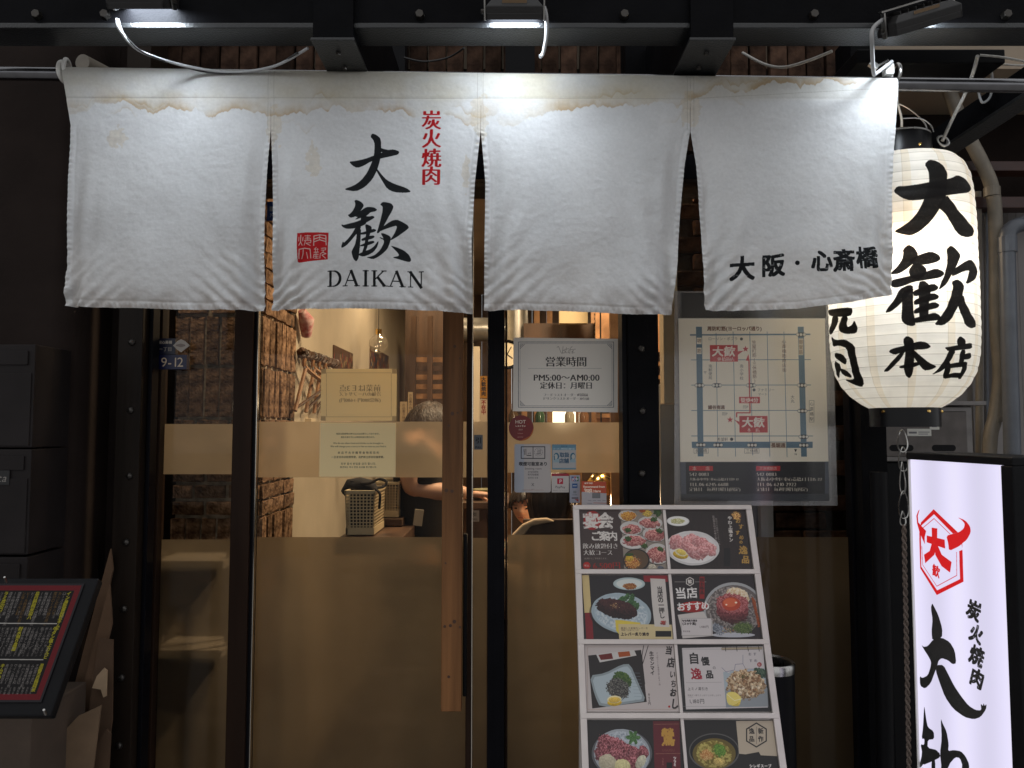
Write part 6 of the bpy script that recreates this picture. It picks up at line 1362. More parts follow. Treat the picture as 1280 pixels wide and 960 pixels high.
for P in ([(154, 62), (160, 72), (187, 125), (209, 200), (207, 250), (155, 266), (150, 215), (156, 150), (146, 85)],
          [(95, 288), (108, 300), (130, 295), (160, 258), (205, 248), (250, 273), (277, 320), (285, 388), (265, 394), (240, 372), (205, 360), (188, 374), (182, 400), (166, 442), (146, 497), (115, 527), (88, 512), (86, 458), (100, 470), (130, 455), (145, 410), (148, 380), (133, 350), (113, 320)],
          [(178, 398), (215, 398), (242, 450), (272, 510), (312, 570), (352, 620), (390, 644), (422, 646), (418, 608), (430, 622), (434, 606), (440, 622), (450, 610), (447, 640), (417, 682), (380, 694), (330, 682), (268, 637), (223, 572), (193, 490), (173, 430)],
          [(110, 618), (115, 650), (122, 700), (130, 738), (162, 760), (165, 802), (130, 806), (128, 850), (180, 862), (190, 885), (165, 895), (150, 880), (125, 900), (95, 955), (80, 960), (100, 880), (90, 830), (110, 835), (112, 800), (96, 800), (104, 740)],
          [(200, 687), (212, 720), (232, 760), (244, 830), (240, 868), (270, 862), (310, 868), (335, 895), (356, 940), (352, 990), (300, 1010), (320, 950), (305, 905), (280, 900), (245, 940), (215, 1040), (190, 1060), (205, 960), (196, 880), (206, 800)],
          [(95, 900), (150, 880), (190, 870), (200, 900), (150, 925), (100, 945)], [(110, 960), (112, 1090), (95, 1110), (92, 960)], [(150, 900), (170, 900), (172, 1080), (150, 1090)], [(100, 985), (205, 965), (205, 985), (100, 1005)], [(100, 1035), (205, 1015), (205, 1035), (100, 1055)], [(95, 1085), (210, 1065), (210, 1085), (95, 1105)],
          [(225, 1000), (260, 980), (250, 1070), (190, 1150), (160, 1150), (215, 1080)], [(245, 1020), (300, 1060), (350, 1140), (310, 1150), (250, 1080)]):
    c.poly(z(P), KS, 1, 1, .1)
for ch, x, y, s in (('炭', 380, 100, 27), ('火', 393, 228, 25), ('焼', 396, 348, 27), ('肉', 398, 470, 26)): c.char(ch, *z([(x, y)])[0], s, KS, 'brush', 1, .88, .12, .22)
sheet('lit_panel', c, .004, printmat('sign_face', c.image('sign_face'), .3, emit=1.0), sg)
Nn = Us.cross(Vector((0, 0, 1))); Nn = -Nn if Nn.y > 0 else Nn     # towards the street/camera side
Rs = Matrix((Us, Nn, Vector((0, 0, 1)))).transposed()
def sbox(u0, u1, d0, d1, z0, z1, name, m, bevel=.002):
    return MB().obox(Os.xy.to_3d() + Us * (u0 + u1) / 2 + Nn * (d0 + d1) / 2 + Vector((0, 0, (z0 + z1) / 2)), u1 - u0, abs(d1 - d0), z1 - z0, Rs).build(name, m, sg, bevel=bevel)
zt_, zb2 = Os.z, Os.z - hs_
sbox(-.004, ws + .004, -.12, -.005, zb2 - .004, zt_ + .004, 'housing', M['plastic_black'])
sbox(-.004, ws + .03, -.12, .008, zt_ + .0005, zt_ + .016, 'top_frame', M['plastic_black'])
sbox(ws + .0005, ws + .03, -.12, .008, 0, zt_ + .0002, 'side_frame', M['plastic_black'])
sbox(-.007, -.0045, -.12, .004, 0, zt_ + .0002, 'side_frame', M['plastic_black'], .0005)
sbox(-.0042, -.0008, -.004, .004, zb2, zt_, 'panel_edge', M['paper'], .0005)
sbox(-.006, ws + .03, -.12, .008, 0, zb2 - .001, 'base', M['plastic_black'])

# ------------------------------------------------------------------ slanted menu board at the left
Bt, Bb = at(123, 722, 1.438), at(62, 895, 1.30); Bb.x = Bt.x
Vb = (Bb - Bt).normalized(); hb_ = (Bb - Bt).length; wb_ = .62
Ob = Bt - Vector((wb_, 0, 0)); Nb = Vector((1, 0, 0)).cross(Vb); Nb = -Nb if Nb.y > 0 else Nb
mbd = thing('menu_board', 'black slanted menu board with red bordered drink and food list at the bottom left', 'menu board', (Bt.x - wb_ / 2, 1.4, 0))
Rb_ = Matrix((Vector((1, 0, 0)), Vb, Vector((1, 0, 0)).cross(Vb))).transposed()
MB().obox(Ob + Vector((wb_ / 2, 0, 0)) + Vb * hb_ / 2 - Nb * .012, wb_, hb_, .02, Rb_).build('board', M['plastic_black'], mbd, bevel=.003)
c = Canvas(Ob + Nb * .0005, (1, 0, 0), Vb, wb_, hb_, 1700, (.02, .018, .02))
c.O = Ob + Vector((.05, 0, 0)) + Vb * .012 + Nb * .0005; 
c.w = (at(105, 731, 1.43).x - c.O.x); c.h = hb_ - .034; c.W, c.H = int(c.w * 2400), int(c.h * 2400); c.res = 2400; c.a = np.empty((c.H, c.W, 3), np.float32); c.a[:] = (.12, .11, .12)
def rr(d, col):
    D = int(d * c.res); c.a[D:c.H - D, D:c.W - D] = col
rr(.004, (.34, .05, .08)); rr(.014, (.035, .022, .024))
YE = (.50, .47, .08); WH = (.50, .48, .46); OR = (.42, .30, .12)
items = '特選牛タン塩上カルビ和牛ハラミ厚切ロース冷麺石焼ビビンバ生ビール梅酒焼酎水割り黒霧島白鶴純米酒ハイボール赤ワイン烏龍茶枝豆キムチ盛合せ杏仁豆腐'
def colz(x, y, n, sz, col, seed, st='sans'):
    r = random.Random(seed); i = r.randrange(len(items) - n); c.text(items[i:i + n], x, y, sz, col, st, vert=True, sp=1.0, dx=-sz * .34)
x = 86
for k in range(34):
    yel = k % 7 == 0; colz(x, 742, 7 if k % 3 else 10, 4.2 if not yel else 5, YE if yel else (OR if k % 7 in (2, 3) else WH), k, 'bold' if yel else 'sans'); 
    if k % 2 == 0: colz(x - 6, 765, 3, 3.2, WH, 100 + k)
    x -= 5.6
c.line([(-140, 778), (71, 779.5)], 1.1, (.6, .58, .56)); x = 69
for k in range(32):
    yel = k % 8 == 0; colz(x, 786, 6 if k % 3 else 8, 4.2 if not yel else 5, YE if yel else WH, 200 + k, 'bold' if yel else 'sans'); colz(x - 10, 810, 4, 3.0, WH, 300 + k); x -= 5.4
c.line([(-140, 823), (54, 824.5)], 1.1, (.6, .58, .56)); x = 52
for k in range(32):
    yel = k % 9 == 0; colz(x, 832, 6 if k % 3 else 7, 4.2 if not yel else 5, YE if yel else WH, 400 + k, 'bold' if yel else 'sans'); colz(x - 12, 860, 3, 3.2, WH, 500 + k); x -= 5.4
sheet('printed_menu', c, .0006, printmat('menu_board_print', c.image('menu_board_print'), .6, coat=0, spec=.2), mbd)
MB().cyl(Vector((Bt.x - .32, 1.42, 0.0)), Vector((Bt.x - .32, 1.42, Bt.z - .11)), .018, n=16).build('post', M['plastic_black'], mbd)
MB().cyl(Vector((Bt.x - .32, 1.42, 0.0)), Vector((Bt.x - .32, 1.42, 0.02)), .16, n=32).build('base', M['plastic_black'], mbd)
for q, w_ in (((8, 728), .0018), ((57, 893), .002)):
    p = at(*q, 1.40 if q[0] < 20 else 1.295); MB().cyl(p, p + Vector((.004, -.012, .012)), w_, n=8).build('clip', M['steel'], mbd)
tag(MB().box(X(-260, 1.9), X(50, 1.72), 1.72, 1.94, .0, Z(893, 1.72)).build('carton', mat('brown_carton', (.07, .048, .034), .85, 0, .15, 10, .2, 60), bevel=.004), 'large brown carton standing under the slanted menu board', 'carton')
# ------------------------------------------------------------------ the room behind the glass
XL = pxr; YR = 6.2; XRt = 2.2; HC = 2.62
tag(MB().box(-1.6, XRt, 2.17, YR, .002, .02).build('interior_floor', M['floor']), kind='structure')
tag(MB().box(-1.5, XRt, 2.26, YR, HC, HC + .1).build('interior_ceiling', M['ceiling']), kind='structure')
tag(MB().box(XL - .12, XL, Ype + .002, YR, 0, HC).build('plaster_wall', M['plaster']), 'beige plaster wall running back on the left inside the restaurant', 'wall')
tag(MB().box(-1.5, XL - .122, Ype + .002, Ype + .1, 0, HC).build('alcove_wall', M['wall_dark']), 'dark wall behind the brick pillar at the left inside', 'wall')
tag(MB().box(-1.6, -1.5, 2.205, Ype + .1, 0, HC).build('alcove_side_wall', M['wall_dark']), 'dark wall at the far left inside', 'wall')
bk = thing('back_wall', 'dark timber boarded back wall of the restaurant', 'wall', (0, YR, 0))
rg = random.Random(11); x = XL
i = 0
while x < XRt:
    w = rg.uniform(.12, .2); MB().box(x + .003, x + w, YR + rg.uniform(-.008, .004), YR + .05, 0, HC).build('board', M['dark_wood'] if rg.random() < .75 else M['warm_wood'], bk); x += w
tag(MB().box(XRt, XRt + .1, 2.17, YR, 0, HC).build('right_wall', M['dark_wood']), 'dark timber side wall inside on the right', 'wall')
M['warm_led'] = mat('warm_lamp', (1, .9, .7), .4, emit=(1, .72, .40), es=7)
def added_ceil_lamp(x, y, e, label, z=HC, s=.22):  # lamps added out of view to light the room
    t = thing('added_ceiling_lamp', label, 'lamp', (x, y, z - .03), 'added ceiling lamps inside')
    MB().cyl((x, y, z - .001), (x, y, z - .028), s / 2 + .01, n=28).build('rim', M['plastic_black'], t); MB().cyl((x, y, z - .0285), (x, y, z - .033), s / 2, n=28).build('diffuser', M['warm_led'], t)
    ld = bpy.data.lights.new('added_ceiling_light', 'AREA'); ld.shape = 'DISK'; ld.size = s; ld.energy = e * 1.35; ld.color = (1.0, .76, .49)
    lo = bpy.data.objects.new('added_ceiling_light', ld); COL.objects.link(lo); lo.location = (0, 0, -.012); lo.parent = t
added_ceil_lamp(-.15, 2.75, 9, 'added unseen ceiling lamp inside over the wooden door pull')
added_ceil_lamp(-.55, 4.3, 5, 'added unseen ceiling lamp inside near the plaster wall')
added_ceil_lamp(.45, 3.1, 18, 'added unseen ceiling lamp inside over the table')
added_ceil_lamp(.9, 4.9, 18, 'added unseen ceiling lamp inside near the kitchen')
added_ceil_lamp(-1.10, 2.40, 3.6, 'small added unseen ceiling lamp in front of the brick pillar', s=.12)

# coat rail with hangers on the plaster wall
def wallpt(px, py):      # point on the plaster wall plane x=XL seen at a pixel
    d = ray(px, py); return C0 + d * (XL / d.x)
rail = thing('coat_rail', 'twisted dark coat rail on the beige wall', 'rail', wallpt(368, 440))
a, b = wallpt(366, 441) + Vector((.03, 0, 0)), wallpt(412, 455) + Vector((.03, 0, 0)); pts = []
for k in range(60): t = k / 59; p = a.lerp(b, t); pts.append(p + Vector((.012 * math.cos(k * 1.3), 0, .014 * math.sin(k * 1.3))))
MB().tube(pts, .012, 6).build('rail', M['dark_wood'], rail, smooth=True)
for px, py in ((372, 440), (385, 446), (398, 450)): p = wallpt(px, py); MB().cyl(p, p + Vector((.05, 0, 0)), .008, n=8).build('peg', M['dark_wood'], rail)
hg = None
for i, (px, tag_) in enumerate(((369, 'nearest'), (380, 'second nearest'), (388, 'third nearest'), (396, 'farthest'))):
    p = wallpt(px, 448 + i * 2) + Vector((.04, 0, 0)); t = thing('coat_hanger', 'wooden coat hanger on the twisted rail, %s of four' % tag_, 'hanger', p, 'wooden hangers on the coat rail')
    lean = Matrix.Rotation(.35 + .12 * i, 3, 'X') @ Matrix.Rotation(.25, 3, 'Z')
    o1 = MB().tube([p, p + lean @ Vector((0, .0, -.04)), p + lean @ Vector((.07, .10, -.14)), p + lean @ Vector((.09, .13, -.17))], .009, 6, 4); o1.build('arm', M['warm_wood'], t, smooth=True)
    MB().tube([p + lean @ Vector((0, 0, -.04)), p + lean @ Vector((-.04, -.10, -.15)), p + lean @ Vector((-.05, -.13, -.18))], .009, 6, 4).build('arm', M['warm_wood'], t, smooth=True)
    MB().tube([p + lean @ Vector((.08, .12, -.16)), p + lean @ Vector((-.045, -.12, -.17))], .006, 6).build('bar', M['dark_wood'], t, smooth=True)
    MB().tube([p + Vector((0, 0, -.04)), p, p + Vector((.015, 0, .02)), p + Vector((0, 0, .035))], .003, 6, 3).build('hook', M['steel'], t)
tag(MB().tube([wallpt(368, 388) + Vector((.03, 0, 0)), wallpt(371, 400) + Vector((.04, 0, 0)), wallpt(374, 420) + Vector((.03, 0, 0))], [.015, .032, .02], 10).build('cloth_ornament', mat('red_floral', (.45, .07, .09), .8, 0, 0, 45, col2=(.75, .55, .5)), None, smooth=True, loc=wallpt(371, 405)), 'red floral cloth ornament hanging high on the beige wall', 'ornament')
for i, (p0, p1, lab, cols) in enumerate((((416, 431), (440, 462), 'small framed colourful picture on the beige wall, nearer one', [(.5, .2, .15), (.2, .2, .15), (.6, .5, .35)]), ((462, 432), (485, 462), 'small pinned colourful picture on the beige wall, farther one', [(.6, .25, .12), (.7, .6, .45), (.2, .3, .4)]))):
    a, b, d_ = wallpt(p0[0], p0[1]), wallpt(p1[0], p0[1] + 8), wallpt(p0[0], p1[1])
    c = Canvas(a + Vector((.006, 0, 0)), (0, 1, 0), (0, 0, -1), b.y - a.y, a.z - d_.z, 500, (.35, .25, .2))
    r_ = np.random.default_rng(i); 
    for _ in range(60):
        xx, yy = int(r_.random() * c.W), int(r_.random() * c.H); c.a[yy:yy + 14, xx:xx + 8] = cols[int(r_.random() * 3)]
    put('picture', lab, 'picture', c, .5, .006)
gb = wallpt(447, 430) + Vector((.12, 0, 0)); t = thing('wall_lamp', 'clear globe wall lamp on the beige wall', 'lamp', gb)
MB().lathe([(0, -.055)] + [(.055 * math.sin(a), -.055 * math.cos(a)) for a in np.linspace(.3, 2.7, 12)] + [(.02, .055), (0, .055)], gb, 20).build('globe', clearmat('clear_globe', .10, (.8, .7, .5), .05, .25), t, smooth=True)
MB().cyl(gb + Vector((0, 0, .05)), gb + Vector((0, 0, .085)), .018, n=10).build('cap', M['brass'], t); MB().cyl(gb + Vector((0, 0, .085)), gb + Vector((0, 0, .6)), .0025, n=6).build('wire', M['black_cable'], t)
tag(MB().box(X(366, 3.2, 525), X(390, 3.2, 525), 3.19, 3.26, Z(529, 3.2), Z(523, 3.2)).build('wall_shelf', mat('cream_shelf', (.7, .58, .4), .6), bevel=.002), 'narrow cream ledge on the beige wall just above the frosted band', 'shelf')

# baskets (lattice)
def basket(name_lab, x0, x1, y0, y1, z0, z1, nx, ny, nz, flare=.9):
    t = thing('plastic_basket', name_lab, 'basket', ((x0 + x1) / 2, (y0 + y1) / 2, z0), 'perforated cream baskets on the bench'); m_ = MB(); xc, yc = (x0 + x1) / 2, (y0 + y1) / 2
    def P(x, y, z): k = flare + (1 - flare) * (z - z0) / (z1 - z0); return Vector((xc + (x - xc) * k, yc + (y - yc) * k, z))
    b = .0026; hz = (z1 - z0) * .93
    for (ax, ay, bx, by, n) in ((x0, y0, x1, y0, nx), (x1, y0, x1, y1, ny), (x1, y1, x0, y1, nx), (x0, y1, x0, y0, ny)):
        for i in range(n + 1):
            u = i / n; x, y = ax + (bx - ax) * u, ay + (by - ay) * u; m_.cyl(P(x, y, z0 + .02), P(x, y, z0 + hz), b, n=4, caps=False)
        for j in range(nz + 1):
            z = z0 + .02 + (hz - .02) * j / nz; m_.cyl(P(ax, ay, z), P(bx, by, z), b, n=4, caps=False)
    m_.build('lattice_sides', M['basket'], t); MB().box(x0 + .014, x1 - .014, y0 + .014, y1 - .014, z0 + .006, z0 + (z1 - z0) * .9).build('dark_fill', M['black_cloth'], t)  # dark box added inside so the lattice holes look dark
    r = MB(); a = .008
    for (ax, ay, bx, by) in ((x0, y0, x1, y0), (x1, y0, x1, y1), (x1, y1, x0, y1), (x0, y1, x0, y0)):
        for z, zz in ((z0 + hz, z1), (z0, z0 + .025)):
            d = (Vector((bx, by, 0)) - Vector((ax, ay, 0))); ctr = (P(ax, ay, z) + P(bx, by, zz)) / 2; r.obox(ctr, (P(bx, by, z) - P(ax, ay, z)).length + a, a, zz - z, Matrix.Rotation(math.atan2(d.y, d.x), 3, 'Z'))
    r.build('rim', M['basket'], t, bevel=.001); MB().box(x0 + .012, x1 - .012, y0 + .012, y1 - .012, z0, z0 + .004).build('bottom', M['basket'], t); return t
Yb1 = 2.62
bz0, bz1 = Z(669, Yb1), Z(613, Yb1)
basket('cream perforated basket holding a black bag, nearer one', X(432, Yb1), X(468, Yb1), Yb1, Yb1 + .22, bz0, bz1, 8, 12, 11)
basket('cream perforated basket behind and right of the nearer one', X(470, 2.9), X(499, 2.9), 2.88, 3.1, Z(646, 2.9), Z(602, 2.9), 8, 8, 10)
tag(MB().box(X(426, 2.62), X(505, 2.62), 2.58, 3.2, Z(674, 2.6) - .04, Z(670, 2.6) - .004).build('bench', M['dark_wood'], bevel=.004), 'dark bench under the cream baskets', 'bench')
tag(MB().box(X(472, 2.9), X(505, 2.9), 2.86, 3.15, Z(670, 2.6), Z(647, 2.9)).build('carton_box', M['cardboard'], bevel=.003), 'small carton under the farther basket', 'carton')
bag = thing('black_bag', 'black bag with looped strap lying in the nearer basket', 'bag', at(450, 612, Yb1 + .1))
m_ = MB(); vs = []
ct = at(450, 611, Yb1 + .1)
m_.tube([ct + Vector((-.055, 0, -.02)), ct + Vector((-.03, 0, .004)), ct + Vector((0, 0, .012)), ct + Vector((.035, 0, .003)), ct + Vector((.055, 0, -.02))], [.02, .035, .03, .032, .02], 10).build('body', M['black_cloth'], bag, smooth=True)
MB().tube([at(436, 608, Yb1 + .08), at(440, 602, Yb1 + .08), at(447, 604, Yb1 + .08), at(462, 604, Yb1 + .06), at(474, 599, Yb1 + .05), at(483, 602, Yb1 + .04), at(480, 608, Yb1 + .03), at(470, 611, Yb1), at(475, 618, Yb1 - .01), at(474, 636, Yb1 - .01)], .005, 6, 6).build('strap', M['black_cloth'], bag, smooth=True)

# ------------------------------------------------------------------ people
def skin(name, pts, edges, rad, m, parent, sub=2, loc=None):
    o0 = wloc(parent); me = bpy.data.meshes.new(name); me.from_pydata([tuple(Vector(p) - o0) for p in pts], edges, []); me.materials.append(m)
    o = bpy.data.objects.new(name, me); link(o, parent)
    sk = o.modifiers.new('skin', 'SKIN'); sk.use_smooth_shade = True
    for i, v in enumerate(me.skin_vertices[0].data):
        r = rad[i]; v.radius = r if isinstance(r, tuple) else (r, r); v.use_root = (i == 0)
    s = o.modifiers.new('sub', 'SUBSURF'); s.levels = s.render_levels = sub; return o
def head(c, h, fwd, parent, skinm, tilt=0.0):
    """head mesh with brow, nose, mouth, ears and eyes; c centre, h height; fwd = facing yaw (0 = toward street -Y)"""
    R = Matrix.Rotation(fwd, 3, 'Z') @ Matrix.Rotation(tilt, 3, 'X'); vs, fs = [], []; nu, nv = 40, 32
    for j in range(nv + 1):
        ph = math.pi * j / nv; z = math.cos(ph)
        for i in range(nu):
            th = 2 * math.pi * i / nu; x, y = math.sin(ph) * math.sin(th), -math.sin(ph) * math.cos(th)
            wx = .40 * (1 - .26 * max(0, -z) ** 1.5); wy = .46 * (1 - .10 * max(0, -z))
            X_, Y_, Z_ = x * wx, y * wy, z * .5
            f = max(0, -y)
            if f > 0:
                Y_ -= .085 * math.exp(-((X_ / .055) ** 2)) * math.exp(-(((Z_ + .09) / .07) ** 2)) * f      # nose
                Y_ -= .02 * math.exp(-((X_ / .03) ** 2)) * math.exp(-(((Z_ - .02) / .09) ** 2)) * f
                for s in (-1, 1): Y_ += .035 * math.exp(-(((X_ - s * .15) / .08) ** 2)) * math.exp(-(((Z_ - .01) / .05) ** 2)) * f
                Y_ -= .03 * math.exp(-((X_ / .11) ** 2)) * math.exp(-(((Z_ + .23) / .05) ** 2)) * f
                Y_ += .014 * math.exp(-((X_ / .10) ** 2)) * math.exp(-(((Z_ + .23) / .010) ** 2)) * f
                Y_ -= .02 * math.exp(-((X_ / .1) ** 2)) * math.exp(-(((Z_ + .40) / .07) ** 2)) * f
            vs.append(c + R @ Vector((X_, Y_, Z_)) * h)
    for j in range(nv):
        for i in range(nu): fs.append((j * nu + i, (j + 1) * nu + i, (j + 1) * nu + (i + 1) % nu, j * nu + (i + 1) % nu))
    hd = MB().add(vs, fs); k = []
    for s in (-1, 1):
        e = c + R @ Vector((s * .395, .03, -.06)) * h; m2 = MB()
        hd.tube([e + R @ Vector((0, .01, .09)) * h, e + R @ Vector((s * .05, .04, .05)) * h, e + R @ Vector((s * .05, .05, -.02)) * h, e + R @ Vector((0, .01, -.09)) * h], .028 * h, 8, 3)
    o = hd.build('head', skinm, parent, smooth=False); o.data.polygons.foreach_set('use_smooth', [True] * len(o.data.polygons))
    for s in (-1, 1):
        ec = c + R @ Vector((s * .15, -.395, .005)) * h; MB().obox(ec, .12 * h, .035 * h, .042 * h, R).build('eye', M['eye'], parent, bevel=.01 * h)
        MB().obox(c + R @ Vector((s * .15, -.425, .095)) * h, .15 * h, .02 * h, .02 * h, R).build('eyebrow', M['hair'], parent, bevel=.004 * h)
    MB().obox(c + R @ Vector((0, -.462, -.235)) * h, .15 * h, .03 * h, .03 * h, R).build('lips', M['lip'], parent, bevel=.012 * h)
    return R
def hairmesh(c, h, R, parent, m, front=.12, back=-.3, puff=1.08, name='hair', strands=True):
    vs, fs = [], []; nu, nv = 72, 26
    for j in range(nv + 1):
        for i in range(nu):
            th = 2 * math.pi * i / nu; y = -math.cos(th); x = math.sin(th)
            lim = front + (back - front) * (0.5 + .5 * y) ** .8 + .05 * math.sin(i * 2.2) + .03 * math.sin(i * 5.1)   # lowest z of hair
            ph = math.acos(max(-1, min(1, lim / .5))) * j / nv
            k = puff + .05 * mnoise.noise(Vector((i * .5, j * .12, 3))) + .015 * math.sin(i * 2.9)
            v = Vector((math.sin(ph) * x * .41 * k, math.sin(ph) * y * .47 * k, math.cos(ph) * .51 * k)); vs.append(c + R @ v * h)
    for j in range(nv):
        for i in range(nu): fs.append((j * nu + i, (j + 1) * nu + i, (j + 1) * nu + (i + 1) % nu, j * nu + (i + 1) % nu))
    o = MB().add(vs, fs).build(name, m, parent); o.data.polygons.foreach_set('use_smooth', [True] * len(o.data.polygons))
    so_ = o.modifiers.new('thick', 'SOLIDIFY'); so_.thickness = .012 * h / .2; so_.offset = -1
def hand(w, d, up, L, m, parent, curl=.5):
    """palm plus five fingers as one skinned mesh: w wrist, d pointing dir, up = palm normal"""
    d = Vector(d).normalized(); s = d.cross(Vector(up)).normalized(); u = s.cross(d)
    P = [Vector(w), Vector(w) + d * L * .25, Vector(w) + d * L * .5]; E = [(0, 1), (1, 2)]; Rr_ = [(L * .13, L * .09), (L * .19, L * .09), (L * .2, L * .08)]
    for k, (o, ln) in enumerate(((-.18, .40), (-.06, .46), (.06, .43), (.18, .34))):
        b = len(P); base = Vector(w) + d * L * .55 + s * L * o
        P += [base, base + d * L * ln * .5 - u * L * .10 * curl, base + d * L * ln * .8 - u * L * .32 * curl]; E += [(2, b), (b, b + 1), (b + 1, b + 2)]; Rr_ += [L * .05, L * .046, L * .038]
    b = len(P); P += [Vector(w) + d * L * .22 - s * L * .22, Vector(w) + d * L * .42 - s * L * .36 - u * L * .1, Vector(w) + d * L * .58 - s * L * .34 - u * L * .18]; E += [(1, b), (b, b + 1), (b + 1, b + 2)]; Rr_ += [L * .07, L * .055, L * .045]
    return skin('hand', P, E, Rr_, m, parent, 1)
# waiter in black, standing behind the pull, arm reaching right
Yw_ = 3.05; wx = X(528, Yw_, 560)
wt = thing('person', 'standing person in black T-shirt with light brown hair, arm reaching behind the wooden pull', 'person', (wx, Yw_, .02))
hc = at(538, 540, Yw_); Rh = head(hc, .225, math.radians(115), wt, M['skin']); hairmesh(hc, .225, Rh, wt, M['hair_brown'], .14, -.42)
sh = 1.42
eb = at(512, 611, Yw_ - .12); hd_ = at(588, 617, Yw_ - .10)
pts = [(wx, Yw_, .96), (wx, Yw_, 1.15), (wx + .01, Yw_, 1.34), (wx + .015, Yw_, 1.45), (wx + .02, Yw_, 1.52), (wx - .02, Yw_ + .17, 1.42), (wx + .0, Yw_ + .22, 1.2), (wx + .15, Yw_ + .15, 1.1),
       (wx - .03, Yw_ - .15, 1.42), tuple(eb), tuple(eb.lerp(hd_, .5)), tuple(hd_), (wx, Yw_ + .09, .90), (wx, Yw_ + .09, .50), (wx, Yw_ + .1, .10), (wx + .1, Yw_ + .1, .07), (wx, Yw_ - .09, .90), (wx + .02, Yw_ - .09, .50), (wx, Yw_ - .1, .10), (wx + .1, Yw_ - .1, .07)]
ed = [(0, 1), (1, 2), (2, 3), (3, 4), (3, 5), (5, 6), (6, 7), (3, 8), (8, 9), (9, 10), (10, 11), (0, 12), (12, 13), (13, 14), (14, 15), (0, 16), (16, 17), (17, 18), (18, 19)]
skin('body', pts, ed, [(.10, .13), (.095, .12), (.11, .14), .07, .05, .05, .04, .03, .05, .043, .038, .028, .08, .055, .04, .03, .08, .055, .04, .03], M['skin'], wt)
skin('t_shirt', [pts[0], pts[1], pts[2], (wx + .015, Yw_, 1.43), pts[5], (wx, Yw_ + .21, 1.28), pts[8], tuple(Vector(pts[8]).lerp(eb, .72))], [(0, 1), (1, 2), (2, 3), (3, 4), (4, 5), (3, 6), (6, 7)], [(.13, .155), (.125, .15), (.135, .16), .09, .068, .066, .068, .066], M['black_cloth'], wt)
skin('trousers', [(wx, Yw_, 1.0), pts[12], pts[13], (wx, Yw_ + .1, .12), pts[16], pts[17], (wx, Yw_ - .1, .12)], [(0, 1), (1, 2), (2, 3), (0, 4), (4, 5), (5, 6)], [(.125, .15), .095, .07, .06, .095, .07, .06], M['black_cloth'], wt)
hand(hd_, (1, .3, -.1), (0, 0, 1), .15, M['skin'], wt)
MB().obox(at(523, 647, Yw_ - .19), .034, .004, .062, Matrix.Rotation(.12, 3, 'Y')).build('name_tag', mat('tag_card', (.42, .36, .27), .6), wt, bevel=.001)
# child
Yc = 3.15; cc = at(659, 633, Yc); cx_ = cc.x
ch_ = thing('person', 'seated child with short black hair looking left, seen under the pale sign', 'person', (cx_, Yc, .02))
Rc = head(cc, .152, math.radians(-24), ch_, M['skin'], .05); hairmesh(cc, .152, Rc, ch_, M['hair'], .20, -.25, 1.08)
zc_ = cc.z
pts = [(cx_, Yc, zc_ - .46), (cx_, Yc, zc_ - .3), (cx_, Yc, zc_ - .17), (cx_, Yc, zc_ - .09), (cx_ - .10, Yc, zc_ - .18), (cx_ - .13, Yc - .05, zc_ - .32), (cx_ - .05, Yc - .17, zc_ - .35), (cx_ + .10, Yc, zc_ - .18), (cx_ + .13, Yc - .04, zc_ - .32), (cx_ + .05, Yc - .17, zc_ - .35), (cx_ - .07, Yc - .25, zc_ - .47), (cx_ - .07, Yc - .27, .12), (cx_ + .07, Yc - .25, zc_ - .47), (cx_ + .07, Yc - .27, .12)]
skin('body', pts, [(0, 1), (1, 2), (2, 3), (2, 4), (4, 5), (5, 6), (2, 7), (7, 8), (8, 9), (0, 10), (10, 11), (0, 12), (12, 13)], [.09, .085, .07, .035, .04, .03, .025, .04, .03, .025, .06, .04, .06, .04], M['skin'], ch_)
skin('shirt', [pts[0], pts[1], (cx_, Yc, zc_ - .19), pts[4], tuple(Vector(pts[4]).lerp(Vector(pts[5]), .6)), pts[7], tuple(Vector(pts[7]).lerp(Vector(pts[8]), .6))], [(0, 1), (1, 2), (2, 3), (3, 4), (2, 5), (5, 6)], [.115, .11, .075, .055, .05, .055, .05], M['green_cloth'], ch_)
skin('trousers', [pts[0], pts[10], (cx_ - .07, Yc - .27, .2), pts[12], (cx_ + .07, Yc - .27, .2)], [(0, 1), (1, 2), (0, 3), (3, 4)], [.11, .075, .05, .075, .05], M['black_cloth'], ch_)
# woman from behind with long black hair
Yq = 2.85; wc = at(690, 622, Yq); qx = wc.x
wm = thing('person', 'seated person with long black hair and beige jacket seen from behind', 'person', (qx, Yq, .02))
Rq = head(wc, .20, math.radians(170), wm, M['skin']); hairmesh(wc, .20, Rq, wm, M['hair'], .12, -.5, 1.1)
lv, lf = [], []
for j in range(17):
    t = j / 16
    for i in range(33):
        a = (i / 32 - .5) * math.pi * 1.25; wdt = .098 * (1 - .55 * t ** 2.2) * (1 + .04 * math.sin(i * 2.5)); lv.append((qx + wdt * math.sin(a), Yq - .095 * math.cos(a) * (1 - .35 * t) - .004 * math.sin(i * 3), wc.z + .06 - .24 * t))
for j in range(16):
    for i in range(32): k = j * 33 + i; lf.append((k, k + 1, k + 34, k + 33))
o = MB().add(lv, lf).build('long_hair', M['hair'], wm); o.data.polygons.foreach_set('use_smooth', [True] * len(o.data.polygons)); so_ = o.modifiers.new('t', 'SOLIDIFY'); so_.thickness = .02
zq = wc.z
